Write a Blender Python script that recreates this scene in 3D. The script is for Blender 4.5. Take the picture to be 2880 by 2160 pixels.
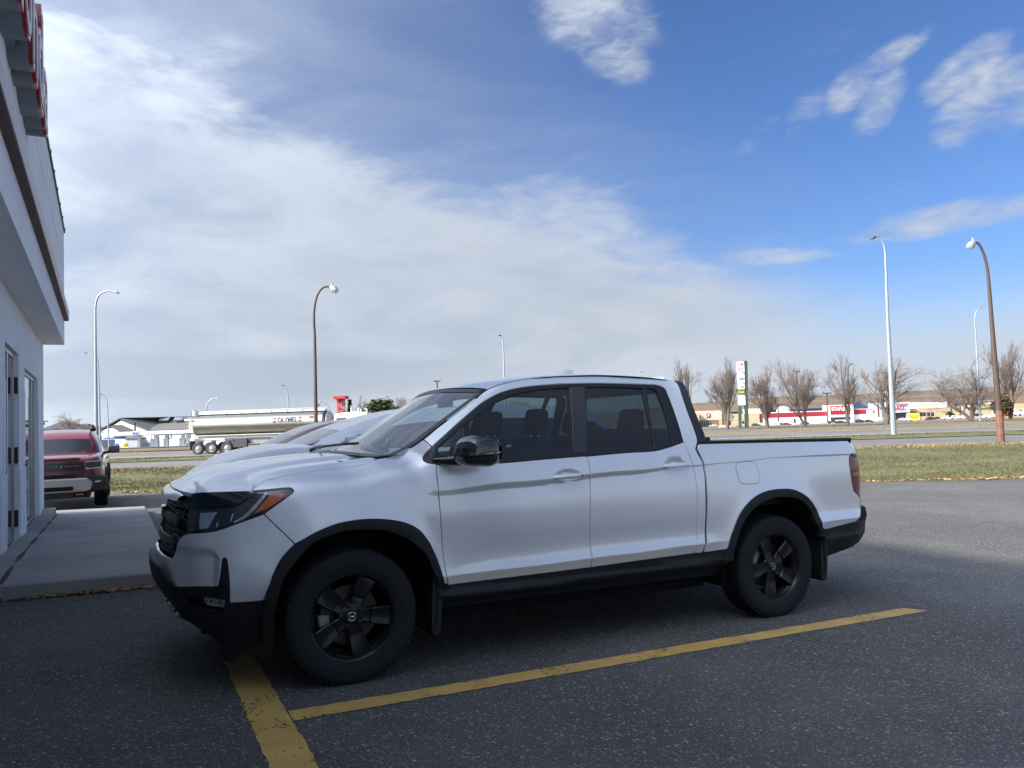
import bpy, bmesh, math, random
import numpy as np
from mathutils import Vector, Matrix
from mathutils.geometry import delaunay_2d_cdt
R=math.radians
for o in list(bpy.data.objects): bpy.data.objects.remove(o)
SC=bpy.context.scene
COL=SC.collection
# ------------------------------------------------ camera, sky, sun, exposure
PITCH,ROLL,CAMH=0.04865,0.03405,1.4255
YAW,TILT=0.46514,0.02496          # parking bays run along YAW; the lot falls away by TILT
cam=bpy.data.cameras.new('camera');camo=bpy.data.objects.new('camera',cam);COL.objects.link(camo)
cam.sensor_width=36;cam.lens=2176.95/2880*36;cam.clip_start=.05;cam.clip_end=9000
cp,sp=math.cos(PITCH),math.sin(PITCH);c_,s_=math.cos(ROLL),math.sin(ROLL)
fw=Vector((0,cp,sp));up0=Vector((0,-sp,cp));rt0=Vector((1,0,0))
rt=c_*rt0-s_*up0;up=s_*rt0+c_*up0
camo.matrix_world=Matrix(((rt.x,up.x,-fw.x,0),(rt.y,up.y,-fw.y,0),(rt.z,up.z,-fw.z,CAMH),(0,0,0,1)))
SC.camera=camo
SUN_EL=R(33)
SUN_DIR=Vector((-math.cos(YAW+.05)*math.cos(SUN_EL),-math.sin(YAW+.05)*math.cos(SUN_EL),math.sin(SUN_EL)))  # towards the sun
sl=bpy.data.lights.new('sun','SUN');so=bpy.data.objects.new('sun',sl);COL.objects.link(so)
sl.energy=4.6;sl.angle=R(2.6);sl.color=(1,.93,.83)
so.rotation_euler=SUN_DIR.to_track_quat('Z','Y').to_euler();so.location=SUN_DIR*60
W=bpy.data.worlds.new('World');SC.world=W;W.use_nodes=True
def build_world():
    nt=W.node_tree;N=nt.nodes;L=nt.links
    for n in list(N): N.remove(n)
    out=N.new('ShaderNodeOutputWorld');bg=N.new('ShaderNodeBackground');L.new(bg.outputs[0],out.inputs[0])
    sky=N.new('ShaderNodeTexSky');sky.sky_type='NISHITA';sky.sun_disc=False
    sky.sun_elevation=SUN_EL;sky.sun_rotation=math.atan2(SUN_DIR.x,SUN_DIR.y)
    sky.air_density=1.0;sky.dust_density=.6;sky.ozone_density=1.3
    tc=N.new('ShaderNodeTexCoord')
    def math_(op,a,b=None,cl=False):
        n=N.new('ShaderNodeMath');n.operation=op;n.use_clamp=cl
        for i,v in enumerate((a,b)):
            if v is None: continue
            if isinstance(v,(int,float)): n.inputs[i].default_value=v
            else: L.new(v,n.inputs[i])
        return n.outputs[0]
    sep=N.new('ShaderNodeSeparateXYZ');L.new(tc.outputs['Generated'],sep.inputs[0])
    x,y,z=sep.outputs
    az=math_('ARCTAN2',x,y)      # 0 = straight ahead, + to the right
    el=math_('ARCSINE',z)
    def noise(vec,scale,det,rough,dist=0.):
        n=N.new('ShaderNodeTexNoise');n.inputs['Scale'].default_value=scale;n.inputs['Detail'].default_value=det
        n.inputs['Roughness'].default_value=rough;n.inputs['Distortion'].default_value=dist;L.new(vec,n.inputs['Vector']);return n.outputs['Fac']
    def ramp(v,lo,hi,a=0.,b=1.,smooth=True):
        n=N.new('ShaderNodeMapRange');n.interpolation_type='SMOOTHSTEP' if smooth else 'LINEAR'
        n.inputs[1].default_value=lo;n.inputs[2].default_value=hi;n.inputs[3].default_value=a;n.inputs[4].default_value=b
        L.new(v,n.inputs[0]);return n.outputs[0]
    # cloud-deck coordinates: direction projected on a high plane
    zz=math_('ADD',math_('MAXIMUM',z,0.0),.10)
    cx=math_('DIVIDE',x,zz);cy=math_('DIVIDE',y,zz)
    cmb=N.new('ShaderNodeCombineXYZ');L.new(cx,cmb.inputs[0]);L.new(cy,cmb.inputs[1]);cmb.inputs[2].default_value=3.1
    mp=N.new('ShaderNodeMapping');mp.inputs['Rotation'].default_value=(0,0,R(-20));mp.inputs['Scale'].default_value=(.7,1.5,1);L.new(cmb.outputs[0],mp.inputs[0])
    deck=mp.outputs[0]
    n1=noise(deck,.55,7,.58,.4);n2=noise(deck,1.9,8,.62,.5);n3=noise(tc.outputs['Generated'],5.,6,.6,.3)
    def sub(a,b):return math_('SUBTRACT',a,b)
    def mul(a,b):return math_('MULTIPLY',a,b)
    def add(a,b):return math_('ADD',a,b)
    def inv(a):return math_('SUBTRACT',1.,a)
    mp2=N.new('ShaderNodeMapping');mp2.inputs['Scale'].default_value=(1,1,2.6);mp2.inputs['Rotation'].default_value=(0,R(-16),0);L.new(tc.outputs['Generated'],mp2.inputs[0])
    st=mp2.outputs[0]
    n4=noise(st,6.,9,.60,.35);n5=noise(st,24.,6,.62,.5);n6=noise(st,2.0,6,.52,.15)
    # main cloud sheet: lies below a line that sinks towards the right, frayed by the streak noise
    top=add(mul(az,-.34),.315)
    s_=sub(top,el)
    s_=add(s_,mul(sub(n4,.5),.20));s_=add(s_,mul(sub(n6,.5),.16))
    sheet=ramp(s_,-.04,.10)
    sheet=mul(sheet,ramp(add(az,mul(sub(n4,.5),.22)),.46,.24))
    sheet=mul(sheet,ramp(math_('ADD',n6,mul(n4,.4)),.40,.75,.70,.97))
    # thinner lilac haze above it on the left, gone at right
    haze=mul(ramp(add(add(az,mul(el,.5)),mul(sub(n1,.5),.6)),.62,-.30),.56)
    haze=mul(haze,ramp(n2,.25,.70,.62,1.15))
    # sky away from the view: the same thin sheet goes on round behind, broken by gaps
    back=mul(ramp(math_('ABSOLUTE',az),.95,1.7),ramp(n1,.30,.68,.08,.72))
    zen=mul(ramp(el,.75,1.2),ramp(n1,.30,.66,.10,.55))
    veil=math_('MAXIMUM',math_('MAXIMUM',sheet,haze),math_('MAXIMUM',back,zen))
    # pale band low over the horizon
    low=ramp(add(el,mul(sub(n6,.5),.10)),.185,.045,0,.93)
    # small broken clouds
    def blob(a0,e0,wa,we,tilt=0.):
        da=sub(az,a0);de=sub(sub(el,e0),mul(da,tilt))
        q=add(math_('POWER',math_('DIVIDE',da,wa),2),math_('POWER',math_('DIVIDE',de,we),2))
        return ramp(q,2.2,0.)
    bl=None
    for b in SKY_BLOBS:
        v=mul(blob(*b[:5]),b[5]);bl=v if bl is None else math_('MAXIMUM',bl,v)
    w4=add(mul(n4,.62),mul(n5,.38))
    puff=mul(ramp(add(w4,mul(bl,.24)),.52,.90),ramp(bl,0.0,.65))
    wisp=mul(ramp(add(mul(n4,.6),mul(n5,.4)),.56,.76),.16)
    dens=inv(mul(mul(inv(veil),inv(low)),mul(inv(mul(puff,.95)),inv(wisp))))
    # cloud tone: lilac-grey where thick and low, whiter in the streaks
    tone=add(mul(ramp(n4,.32,.66),.45),mul(ramp(n6,.32,.66),.40))
    tone=add(tone,mul(ramp(math_('ABSOLUTE',sub(s_,.05)),.10,.0),.35))
    tone=math_('MAXIMUM',tone,puff)
    bank=mul(ramp(az,.20,-.22),mul(ramp(math_('ABSOLUTE',sub(add(el,mul(sub(n6,.5),.07)),.062)),.042,.0),.80))
    tone=math_('SUBTRACT',tone,bank,True)
    lowb=mul(ramp(el,.16,.01),ramp(az,-.28,.05,.25,1.))
    tone=math_('ADD',tone,mul(lowb,.95),True)
    cr=N.new('ShaderNodeMix');cr.data_type='RGBA';cr.inputs[6].default_value=CLOUD_DARK;cr.inputs[7].default_value=CLOUD_LIGHT;L.new(tone,cr.inputs[0])
    # clouds glow towards the sun (forward scattering)
    dt=N.new('ShaderNodeVectorMath');dt.operation='DOT_PRODUCT';L.new(tc.outputs['Generated'],dt.inputs[0]);dt.inputs[1].default_value=tuple(SUN_DIR)
    g=add(mul(dt.outputs['Value'],.5),.5)
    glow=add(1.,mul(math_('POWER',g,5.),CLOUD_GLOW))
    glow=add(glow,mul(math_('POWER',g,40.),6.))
    cg=N.new('ShaderNodeVectorMath');cg.operation='SCALE';L.new(cr.outputs[2],cg.inputs[0]);L.new(glow,cg.inputs['Scale'])
    sm_=N.new('ShaderNodeMix');sm_.data_type='RGBA';sm_.blend_type='MULTIPLY';sm_.inputs[0].default_value=1
    L.new(sky.outputs[0],sm_.inputs[6]);sm_.inputs[7].default_value=(SKY_TINT[0],SKY_TINT[1],SKY_TINT[2],1)
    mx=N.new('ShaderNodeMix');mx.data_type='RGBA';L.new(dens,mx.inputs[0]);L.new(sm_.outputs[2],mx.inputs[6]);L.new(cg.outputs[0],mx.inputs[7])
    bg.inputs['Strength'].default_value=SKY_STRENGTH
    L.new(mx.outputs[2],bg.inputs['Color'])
SKY_STRENGTH=.10
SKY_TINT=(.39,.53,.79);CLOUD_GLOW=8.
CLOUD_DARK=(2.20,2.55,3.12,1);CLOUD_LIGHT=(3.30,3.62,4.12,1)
# azimuth, elevation, half-widths, tilt, weight of the small clouds
SKY_BLOBS=[(.128,.482,.075,.035,-.15,1.),(.145,.445,.045,.03,-.3,.9),(.465,.388,.05,.014,.35,.8),(.429,.367,.03,.025,.5,.85),(.461,.347,.028,.028,.6,.9),(.375,.347,.028,.022,.5,.7),(.327,.333,.035,.014,.5,.5),
 (.55,.362,.045,.022,.35,.95),(.565,.325,.05,.03,.4,1.),(.62,.33,.05,.04,.4,.9),(.52,.209,.10,.016,.06,1.),(.467,.248,.06,.010,.02,.45),(-.36,.44,.06,.03,.2,.5),(.33,.190,.07,.010,-.05,.8)]
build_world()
SC.view_settings.view_transform='Standard';SC.view_settings.look='None';SC.view_settings.exposure=0.9;SC.view_settings.gamma=1;SC.view_settings.use_curve_mapping=False
SC.cycles.max_bounces=8;SC.cycles.transparent_max_bounces=16;SC.cycles.sample_clamp_indirect=6

# ------------------------------------------------ helpers
def thing(name,label,cat,loc=(0,0,0),rz=0.,group=None,parent=None):
    o=bpy.data.objects.new(name,None);COL.objects.link(o);o.location=loc;o.rotation_euler=(0,0,rz);o.empty_display_size=.2
    o['label']=label;o['category']=cat
    if group:o['group']=group
    return o
def tag(o,label,cat,group=None):
    o['label']=label;o['category']=cat
    if group:o['group']=group
    return o
def link(name,me,parent=None,kind=None,loc=None,rz=None):
    o=bpy.data.objects.new(name,me);COL.objects.link(o)
    if parent is not None:o.parent=parent
    if kind:o['kind']=kind
    if loc is not None:o.location=loc
    if rz is not None:o.rotation_euler=(0,0,rz)
    return o
def copy_tree(o,loc,rz,label=None,group=None,scale=None):
    r=o.copy();COL.objects.link(r);r.location=loc;r.rotation_euler=(0,0,rz)
    if label:r['label']=label
    if group:r['group']=group
    if scale:r.scale=scale
    for ch in list(o.children):
        c2=ch.copy();COL.objects.link(c2);c2.parent=r
        for g in list(ch.children):
            g2=g.copy();COL.objects.link(g2);g2.parent=c2
    return r
_M={}
def nodes(m):
    return m.node_tree.nodes,m.node_tree.links
def mat(name,col,rough=.6,metal=0.,coat=0.,spec=.5,var=0.,vscale=3.,bump=0.,bscale=40.,coat_rough=.03,emit=None,col2=None,stretch=None,detail=6):
    if name in _M:return _M[name]
    m=bpy.data.materials.new(name);m.use_nodes=True;N,L=nodes(m);b=N['Principled BSDF']
    b.inputs['Base Color'].default_value=(*col,1);b.inputs['Roughness'].default_value=rough;b.inputs['Metallic'].default_value=metal
    b.inputs['Coat Weight'].default_value=coat;b.inputs['Coat Roughness'].default_value=coat_rough;b.inputs['Specular IOR Level'].default_value=spec
    if var or bump:
        tc=N.new('ShaderNodeTexCoord');src=tc.outputs['Object']
        if stretch:
            mp=N.new('ShaderNodeMapping');mp.inputs['Scale'].default_value=stretch;L.new(src,mp.inputs[0]);src=mp.outputs[0]
    if var:
        n=N.new('ShaderNodeTexNoise');n.inputs['Scale'].default_value=vscale;n.inputs['Detail'].default_value=detail;n.inputs['Roughness'].default_value=.65;L.new(src,n.inputs['Vector'])
        mr=N.new('ShaderNodeMapRange');mr.inputs[1].default_value=.3;mr.inputs[2].default_value=.7;L.new(n.outputs['Fac'],mr.inputs[0])
        mx=N.new('ShaderNodeMix');mx.data_type='RGBA'
        c2=col2 or tuple(min(1,c*(1+var)) for c in col);c1=col if col2 else tuple(c*(1-var) for c in col)
        mx.inputs[6].default_value=(*c1,1);mx.inputs[7].default_value=(*c2,1);L.new(mr.outputs[0],mx.inputs[0]);L.new(mx.outputs[2],b.inputs['Base Color'])
    if bump:
        n=N.new('ShaderNodeTexNoise');n.inputs['Scale'].default_value=bscale;n.inputs['Detail'].default_value=5;L.new(src,n.inputs['Vector'])
        bp=N.new('ShaderNodeBump');bp.inputs['Strength'].default_value=bump;bp.inputs['Distance'].default_value=.02;L.new(n.outputs['Fac'],bp.inputs['Height']);L.new(bp.outputs[0],b.inputs['Normal'])
    if emit:
        b.inputs['Emission Color'].default_value=(*emit[:3],1);b.inputs['Emission Strength'].default_value=emit[3]
    _M[name]=m;return m
def glass(name,tint,f0=.05,rough=.0):
    if name in _M:return _M[name]
    m=bpy.data.materials.new(name);m.use_nodes=True;N,L=nodes(m);N.remove(N['Principled BSDF']);out=N['Material Output']
    g=N.new('ShaderNodeNewGeometry');d=N.new('ShaderNodeVectorMath');d.operation='DOT_PRODUCT';L.new(g.outputs['Normal'],d.inputs[0]);L.new(g.outputs['Incoming'],d.inputs[1])
    def mm(op,a,b):
        n=N.new('ShaderNodeMath');n.operation=op
        for i,v in enumerate((a,b)):
            if v is None:continue
            if isinstance(v,(int,float)):n.inputs[i].default_value=v
            else:L.new(v,n.inputs[i])
        return n.outputs[0]
    c=mm('ABSOLUTE',d.outputs['Value'],None);q=mm('POWER',mm('SUBTRACT',1.,c),5.)
    fr=mm('ADD',mm('MULTIPLY',q,1-f0),f0)
    tr=N.new('ShaderNodeBsdfTransparent');tr.inputs[0].default_value=(*tint,1)
    gl=N.new('ShaderNodeBsdfGlossy');gl.inputs['Roughness'].default_value=rough;gl.inputs['Color'].default_value=(1,1,1,1)
    mx=N.new('ShaderNodeMixShader');L.new(fr,mx.inputs[0]);L.new(tr.outputs[0],mx.inputs[1]);L.new(gl.outputs[0],mx.inputs[2]);L.new(mx.outputs[0],out.inputs[0])
    _M[name]=m;return m
class MB:
    """collects simple shapes into one mesh"""
    def __init__(s):s.v=[];s.f=[];s.m=[];s.mats=[]
    def mi(s,m):
        if m is None:return 0
        if m not in s.mats:s.mats.append(m)
        return s.mats.index(m)
    def add(s,vs,fs,m=None):
        o=len(s.v);s.v+=[tuple(v) for v in vs];k=s.mi(m)
        for f in fs:s.f.append(tuple(i+o for i in f));s.m.append(k)
    def box(s,c,d,rz=0.,m=None,taper=0.,tilt=None):
        hx,hy,hz=d[0]/2,d[1]/2,d[2]/2;V=[]
        for z in(-hz,hz):
            k=1-taper if z>0 else 1
            for x,y in((-hx,-hy),(hx,-hy),(hx,hy),(-hx,hy)):V.append(Vector((x*k,y*k,z)))
        M_=Matrix.Rotation(rz,3,'Z')
        if tilt is not None:M_=M_@tilt
        s.add([M_@v+Vector(c) for v in V],[(0,3,2,1),(4,5,6,7),(0,1,5,4),(1,2,6,5),(2,3,7,6),(3,0,4,7)],m)
    def prism(s,poly,z0,z1,m=None,axis='z'):
        n=len(poly);a=sum(poly[i][0]*poly[(i+1)%n][1]-poly[(i+1)%n][0]*poly[i][1] for i in range(n))
        if a<0:poly=poly[::-1]
        def P3(p,t):
            return (p[0],p[1],t) if axis=='z' else ((p[0],t,p[1]) if axis=='y' else (t,p[0],p[1]))
        vs=[P3(p,z0) for p in poly]+[P3(p,z1) for p in poly]
        fs=[tuple(range(n))[::-1],tuple(range(n,2*n))]+[(i,(i+1)%n,n+(i+1)%n,n+i) for i in range(n)]
        if axis=='y':fs=[f[::-1] for f in fs]
        s.add(vs,fs,m)
    def tube(s,pts,rad,n=8,m=None,cap=True):
        pts=[Vector(p) for p in pts];k=len(pts)
        if not hasattr(rad,'__len__'):rad=[rad]*k
        vs=[];ref=Vector((0,0,1))
        d0=(pts[1]-pts[0]).normalized()
        if abs(d0.z)>.9:ref=Vector((1,0,0))
        u=d0.cross(ref).normalized()
        for i in range(k):
            d=(pts[min(i+1,k-1)]-pts[max(i-1,0)]).normalized()
            u=(u-d*u.dot(d)).normalized();w=d.cross(u)
            for j in range(n):
                t=2*math.pi*j/n;vs.append(pts[i]+(u*math.cos(t)+w*math.sin(t))*rad[i])
        fs=[(i*n+j,i*n+(j+1)%n,(i+1)*n+(j+1)%n,(i+1)*n+j) for i in range(k-1) for j in range(n)]
        if cap:fs+=[tuple(range(n))[::-1],tuple(range((k-1)*n,k*n))]
        s.add(vs,fs,m)
    def cyl(s,p0,p1,r,n=12,m=None):s.tube([p0,p1],r,n,m)
    def lathe(s,prof,n=32,m=None,axis='y',c=(0,0,0),close=False):
        """prof: (radius, t along axis)"""
        vs=[];k=len(prof)
        for r,t in prof:
            for j in range(n):
                a=2*math.pi*j/n
                p=(r*math.cos(a),t,r*math.sin(a)) if axis=='y' else ((t,r*math.cos(a),r*math.sin(a)) if axis=='x' else (r*math.cos(a),r*math.sin(a),t))
                vs.append((p[0]+c[0],p[1]+c[1],p[2]+c[2]))
        fs=[(i*n+j,i*n+(j+1)%n,(i+1)*n+(j+1)%n,(i+1)*n+j) for i in range(k-1) for j in range(n)]
        s.add(vs,fs,m)
    def build(s,name,m=None,parent=None,smooth=False,kind=None,loc=None,rz=None,bevel=0.,auto=None):
        me=bpy.data.meshes.new(name);me.from_pydata(s.v,[],s.f);me.update()
        ms=s.mats if s.mats else ([m] if m else [])
        if m and m not in ms and not s.mats:ms=[m]
        for x in ms:me.materials.append(x)
        if len(ms)>1:me.polygons.foreach_set('material_index',s.m)
        bm=bmesh.new();bm.from_mesh(me);bmesh.ops.recalc_face_normals(bm,faces=bm.faces)
        if bevel:bmesh.ops.bevel(bm,geom=[e for e in bm.edges if e.calc_face_angle(0)>.6],offset=bevel,segments=2,affect='EDGES',profile=.6,clamp_overlap=True)
        if smooth or auto:
            for f in bm.faces:f.smooth=True
            for e in bm.edges:
                if e.calc_face_angle(3)>(auto or R(35)):e.smooth=False
        bm.to_mesh(me);bm.free()
        return link(name,me,parent,kind,loc,rz)
def resample(pts,step,corner=R(42),closed=True):
    """densify a 2-D outline: straight to corners, rounded (Catmull-Rom) between"""
    P_=[Vector(p).to_2d() if len(p)==2 else Vector(p) for p in pts];n=len(P_);out=[]
    def cor(i):
        if not closed and i in(0,n-1):return True
        a=P_[i]-P_[(i-1)%n];b=P_[(i+1)%n]-P_[i]
        if a.length<1e-9 or b.length<1e-9:return True
        return a.angle(b)>corner
    C=[cor(i) for i in range(n)]
    for i in range(n if closed else n-1):
        p1=P_[i];p2=P_[(i+1)%n];d=(p2-p1).length
        if d<1e-6:continue
        k=max(1,int(math.ceil(d/step)))
        def tan(j):
            a=P_[(j-1)%n];b=P_[(j+1)%n];l=(P_[j]-a).length+(b-P_[j]).length
            return (b-a)/max(l,1e-6)*d
        m1=(p2-p1) if C[i] else tan(i);m2=(p2-p1) if C[(i+1)%n] else tan((i+1)%n)
        for q in range(k):
            t=q/k;t2=t*t;t3=t2*t
            out.append((2*t3-3*t2+1)*p1+(t3-2*t2+t)*m1+(-2*t3+3*t2)*p2+(t3-t2)*m2)
    if not closed:out.append(P_[-1])
    return np.array([tuple(p) for p in out])
def area2(p):
    x,y=p[:,0],p[:,1];return .5*np.sum(x*np.roll(y,-1)-np.roll(x,-1)*y)
def offset_poly(p,d):
    """positive d = inwards for a counter-clockwise polygon"""
    a=p-np.roll(p,1,0);b=np.roll(p,-1,0)-p
    na=np.stack([-a[:,1],a[:,0]],1);nb=np.stack([-b[:,1],b[:,0]],1)
    na/=np.linalg.norm(na,axis=1)[:,None]+1e-12;nb/=np.linalg.norm(nb,axis=1)[:,None]+1e-12
    m=na+nb;l=np.sum(m*m,1)[:,None];m=m/np.maximum(l,.5)*2
    m=np.clip(m,-2,2)
    return p+m*d,m
def inside(poly,q):
    x,y=q[:,0],q[:,1];r=np.zeros(len(q),bool);n=len(poly);j=n-1
    for i in range(n):
        xi,yi=poly[i];xj,yj=poly[j]
        c=((yi>y)!=(yj>y))&(x<(xj-xi)*(y-yi)/(yj-yi+1e-15)+xi);r^=c;j=i
    return r
def cdt(outline,holes,grid,minb=.45,extra=None):
    loops=[outline]+list(holes);V=np.vstack(loops);E=[];o=0
    for l in loops:
        k=len(l);E+=[(o+i,o+(i+1)%k) for i in range(k)];o+=k
    lo,hi=outline.min(0),outline.max(0)
    gx=np.arange(lo[0]+grid/2,hi[0],grid);gy=np.arange(lo[1]+grid*.4,hi[1],grid*.8)
    G=np.stack(np.meshgrid(gx,gy),-1).reshape(-1,2)
    if extra is not None and len(extra):
        ex_=np.asarray(extra);ex_=ex_[(ex_[:,0]>lo[0]-.05)&(ex_[:,0]<hi[0]+.05)&(ex_[:,1]>lo[1]-.05)&(ex_[:,1]<hi[1]+.05)];extra=ex_
        if len(ex_):
            kp=np.ones(len(G),bool)
            for q in range(0,len(G),1000):kp[q:q+1000]=np.min(np.hypot(G[q:q+1000,None,0]-ex_[None,:,0],G[q:q+1000,None,1]-ex_[None,:,1]),1)>.017
            G=G[kp]
    if extra is not None and len(extra):G=np.vstack([G,extra])
    isx=np.zeros(len(G),bool)
    if extra is not None and len(extra):isx[-len(extra):]=True
    ok=inside(outline,G)
    for h in holes:ok&=~inside(h,G)
    G=G[ok];isx=isx[ok]
    if len(G):
        keep=np.ones(len(G),bool);ne=0 if extra is None else len(extra)
        for s in range(0,len(G),2000):
            d=np.min(np.hypot(G[s:s+2000,None,0]-V[None,:,0],G[s:s+2000,None,1]-V[None,:,1]),1);keep[s:s+2000]=d>np.where(isx[s:s+2000],.006,grid*minb)
        G=G[keep]
    A=[Vector(v) for v in np.vstack([V,G])]
    v,e,f,ov,oe,of=delaunay_2d_cdt(A,E,[],0,1e-7)
    v=np.array([tuple(x) for x in v]);f=[tuple(x) for x in f]
    cen=np.array([v[list(x)].mean(0) for x in f])
    ok=inside(outline,cen)
    for h in holes:ok&=~inside(h,cen)
    f=[x for x,k in zip(f,ok) if k]
    return v,f
def flip(p,side):
    p=np.array(p,float);p[...,1]*=-side;return p
def mesh_custom(name,V,F,NV,m,parent,kind=None):
    me=bpy.data.meshes.new(name);me.from_pydata([tuple(v) for v in V],[],F);me.update()
    # make winding agree with the analytic normals
    bm=bmesh.new();bm.from_mesh(me);bm.verts.ensure_lookup_table()
    for fc in bm.faces:
        s=Vector((0,0,0))
        for vv in fc.verts:s+=Vector(NV[vv.index])
        if fc.normal.dot(s)<0:fc.normal_flip()
        fc.smooth=True
    bm.to_mesh(me);bm.free()
    me.normals_split_custom_set_from_vertices([tuple(n) for n in NV])
    if m:me.materials.append(m)
    return link(name,me,parent,kind)
def panel(name,outline,m,parent,surf=None,nrm=None,off=0.,holes=(),inset=.0046,grid=.035,step=.018,depth=.016,side=1,extra=None,corner=R(42),edge=.0014):
    """sheet-metal piece: outline in surface parameters, real thickness, rolled edges"""
    surf=surf or P;nrm=nrm or Nrm
    offf=off if callable(off) else (lambda a,z:np.full(np.shape(a),off))
    def prep(l,ins,ccw):
        l=resample(l,step,corner)
        if (area2(l)>0)!=ccw:l=l[::-1]
        q,_=offset_poly(l,ins);return q
    out=prep(outline,inset,True);hs=[prep(h,inset,False) for h in holes]
    # hole loops run clockwise: positive offset still moves into the sheet
    v,f=cdt(out,hs,grid,extra=extra)
    a,z=v[:,0],v[:,1]
    nv=nrm(a,z);V=[surf(a,z)+nv*offf(a,z)[:,None]];NV=[nv];F=list(f);base=len(v)
    for l in [out]+hs:
        _,mv=offset_poly(l,1.);k=len(l)
        n0=nrm(l[:,0],l[:,1]);o0=offf(l[:,0],l[:,1])[:,None]
        p0=surf(l[:,0],l[:,1])
        e=.004;q=l-mv*e;dirv=surf(q[:,0],q[:,1])-p0;dirv/=np.linalg.norm(dirv,axis=1)[:,None]+1e-9
        r0=p0+n0*o0;r1=p0+dirv*edge+n0*(o0-edge);r2=p0+dirv*edge+n0*(o0-depth)
        nn=[n0,(n0*.6+dirv*.8),dirv]
        for rr,q in zip((r0,r1,r2),nn):V.append(rr);NV.append(q/np.linalg.norm(q,axis=1)[:,None])
        for s in range(2):
            for i in range(k):
                j=(i+1)%k;F.append((base+s*k+i,base+s*k+j,base+(s+1)*k+j,base+(s+1)*k+i))
        base+=3*k
    V=flip(np.vstack(V),side);NV=flip(np.vstack(NV),side)
    return mesh_custom(name,V,F,NV,m,parent)
def loft(name,grid_pts,m,parent,side=None,kind=None,both=True):
    """grid (n,m,3) -> smooth sheet"""
    g=np.array(grid_pts,float);n,k=g.shape[:2];g=g.reshape(-1,3)
    F=[(i*k+j,i*k+j+1,(i+1)*k+j+1,(i+1)*k+j) for i in range(n-1) for j in range(k-1)]
    me=bpy.data.meshes.new(name);V=flip(g,1) if side is None else flip(g,side)
    me.from_pydata([tuple(v) for v in V],[],F);me.update();me.shade_smooth()
    if m:me.materials.append(m)
    return link(name,me,parent,kind)
def text_mesh(txt,size,depth,name,m,parent,mtx,align='CENTER',spacing=1.,bevel=0.,squash=1.,bold=0.):
    cu=bpy.data.curves.new('t','FONT');cu.body=txt;cu.size=size;cu.extrude=depth/2;cu.align_x=align;cu.align_y='CENTER';cu.space_character=spacing;cu.offset=bold;cu.bevel_depth=bevel;cu.resolution_u=3
    o=bpy.data.objects.new('t',cu);COL.objects.link(o);dg=bpy.context.evaluated_depsgraph_get();dg.update()
    me=bpy.data.meshes.new_from_object(o.evaluated_get(dg));bpy.data.objects.remove(o);bpy.data.curves.remove(cu)
    me.transform(Matrix.Diagonal((squash,1,1,1)));me.transform(mtx);me.materials.clear();me.materials.append(m);me.name=name
    return link(name,me,parent)
def face_mtx(loc,right,upv=(0,0,1)):
    """text frame: x along right, y along up, facing right x up"""
    r=Vector(right).normalized();u=Vector(upv).normalized();n=r.cross(u)
    return Matrix(((r.x,u.x,n.x,loc[0]),(r.y,u.y,n.y,loc[1]),(r.z,u.z,n.z,loc[2]),(0,0,0,1)))
# parking-lot frame: A along the bays (away from the showroom), B along the showroom wall
TO=Vector((-1.359,5.212,0));CA,SA_=math.cos(YAW),math.sin(YAW)
def lot(A,B):return (TO.x+A*CA-B*SA_,TO.y+A*SA_+B*CA)
def toAB(x,y):
    dx,dy=x-TO.x,y-TO.y;return dx*CA+dy*SA_,-dx*SA_+dy*CA
def smooth(t):
    t=max(0.,min(1.,t));return t*t*(3-2*t)
FARP=((-1e9,-.5),(74,-.5),(90,-.80),(124,-1.33),(141,-1.38),(215,-2.5),(380,-4.75),(450,-5.65),(520,-6.3),(900,-7.),(1e9,-7.))
def far_z(v):
    for (a,za),(b,zb) in zip(FARP[:-1],FARP[1:]):
        if v<=b:return za+(zb-za)*(v-a)/(b-a)
    return -7.
def gz(x,y):
    """height of the ground"""
    A,B=toAB(x,y);v=.085*x+.996*y
    A2=max(-9.,min(20.,A));B2=min(11.,max(0.,B-4.))
    z=-math.tan(TILT)*A2-.030*B2
    t=smooth((v-19.)/16.)
    return z*(1-t)+far_z(v)*t
def lotz(A,B,dz=0.):
    x,y=lot(A,B);return (x,y,gz(x,y)+dz)

def ray(px,py):
    """unit-forward ray through a point of the 2880x2160 photograph"""
    u,w=(px-1440)/2176.95,(1080-py)/2176.95
    d=rt*u+up*w+fw
    return d/d.y
def at(px,py,d):
    """point seen at (px,py) at forward distance d"""
    r=ray(px,py);return Vector((r.x*d,d,CAMH+r.z*d))
def zpx(px,py,d):return CAMH+ray(px,py).z*d
def text_fit(txt,w,h,depth,name,m,parent,loc,right,upv=(0,0,1),bold=0.,shear=0.,spacing=1.):
    """lettering scaled to w x h, centred at loc, reading along right"""
    cu=bpy.data.curves.new('t','FONT');cu.body=txt;cu.size=1;cu.extrude=.5;cu.offset=bold;cu.shear=shear;cu.space_character=spacing;cu.resolution_u=3
    o=bpy.data.objects.new('t',cu);COL.objects.link(o);dg=bpy.context.evaluated_depsgraph_get();dg.update()
    me=bpy.data.meshes.new_from_object(o.evaluated_get(dg));bpy.data.objects.remove(o);bpy.data.curves.remove(cu)
    n=len(me.vertices);a=np.empty(n*3);me.vertices.foreach_get('co',a);a=a.reshape(-1,3);lo,hi=a.min(0),a.max(0)
    a=(a-(lo+hi)/2)/np.maximum(hi-lo,1e-6)*np.array([w,h,depth]);me.vertices.foreach_set('co',a.ravel())
    me.transform(face_mtx(loc,right,upv));me.materials.clear();me.materials.append(m);me.name=name;me.update()
    return link(name,me,parent)

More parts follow.
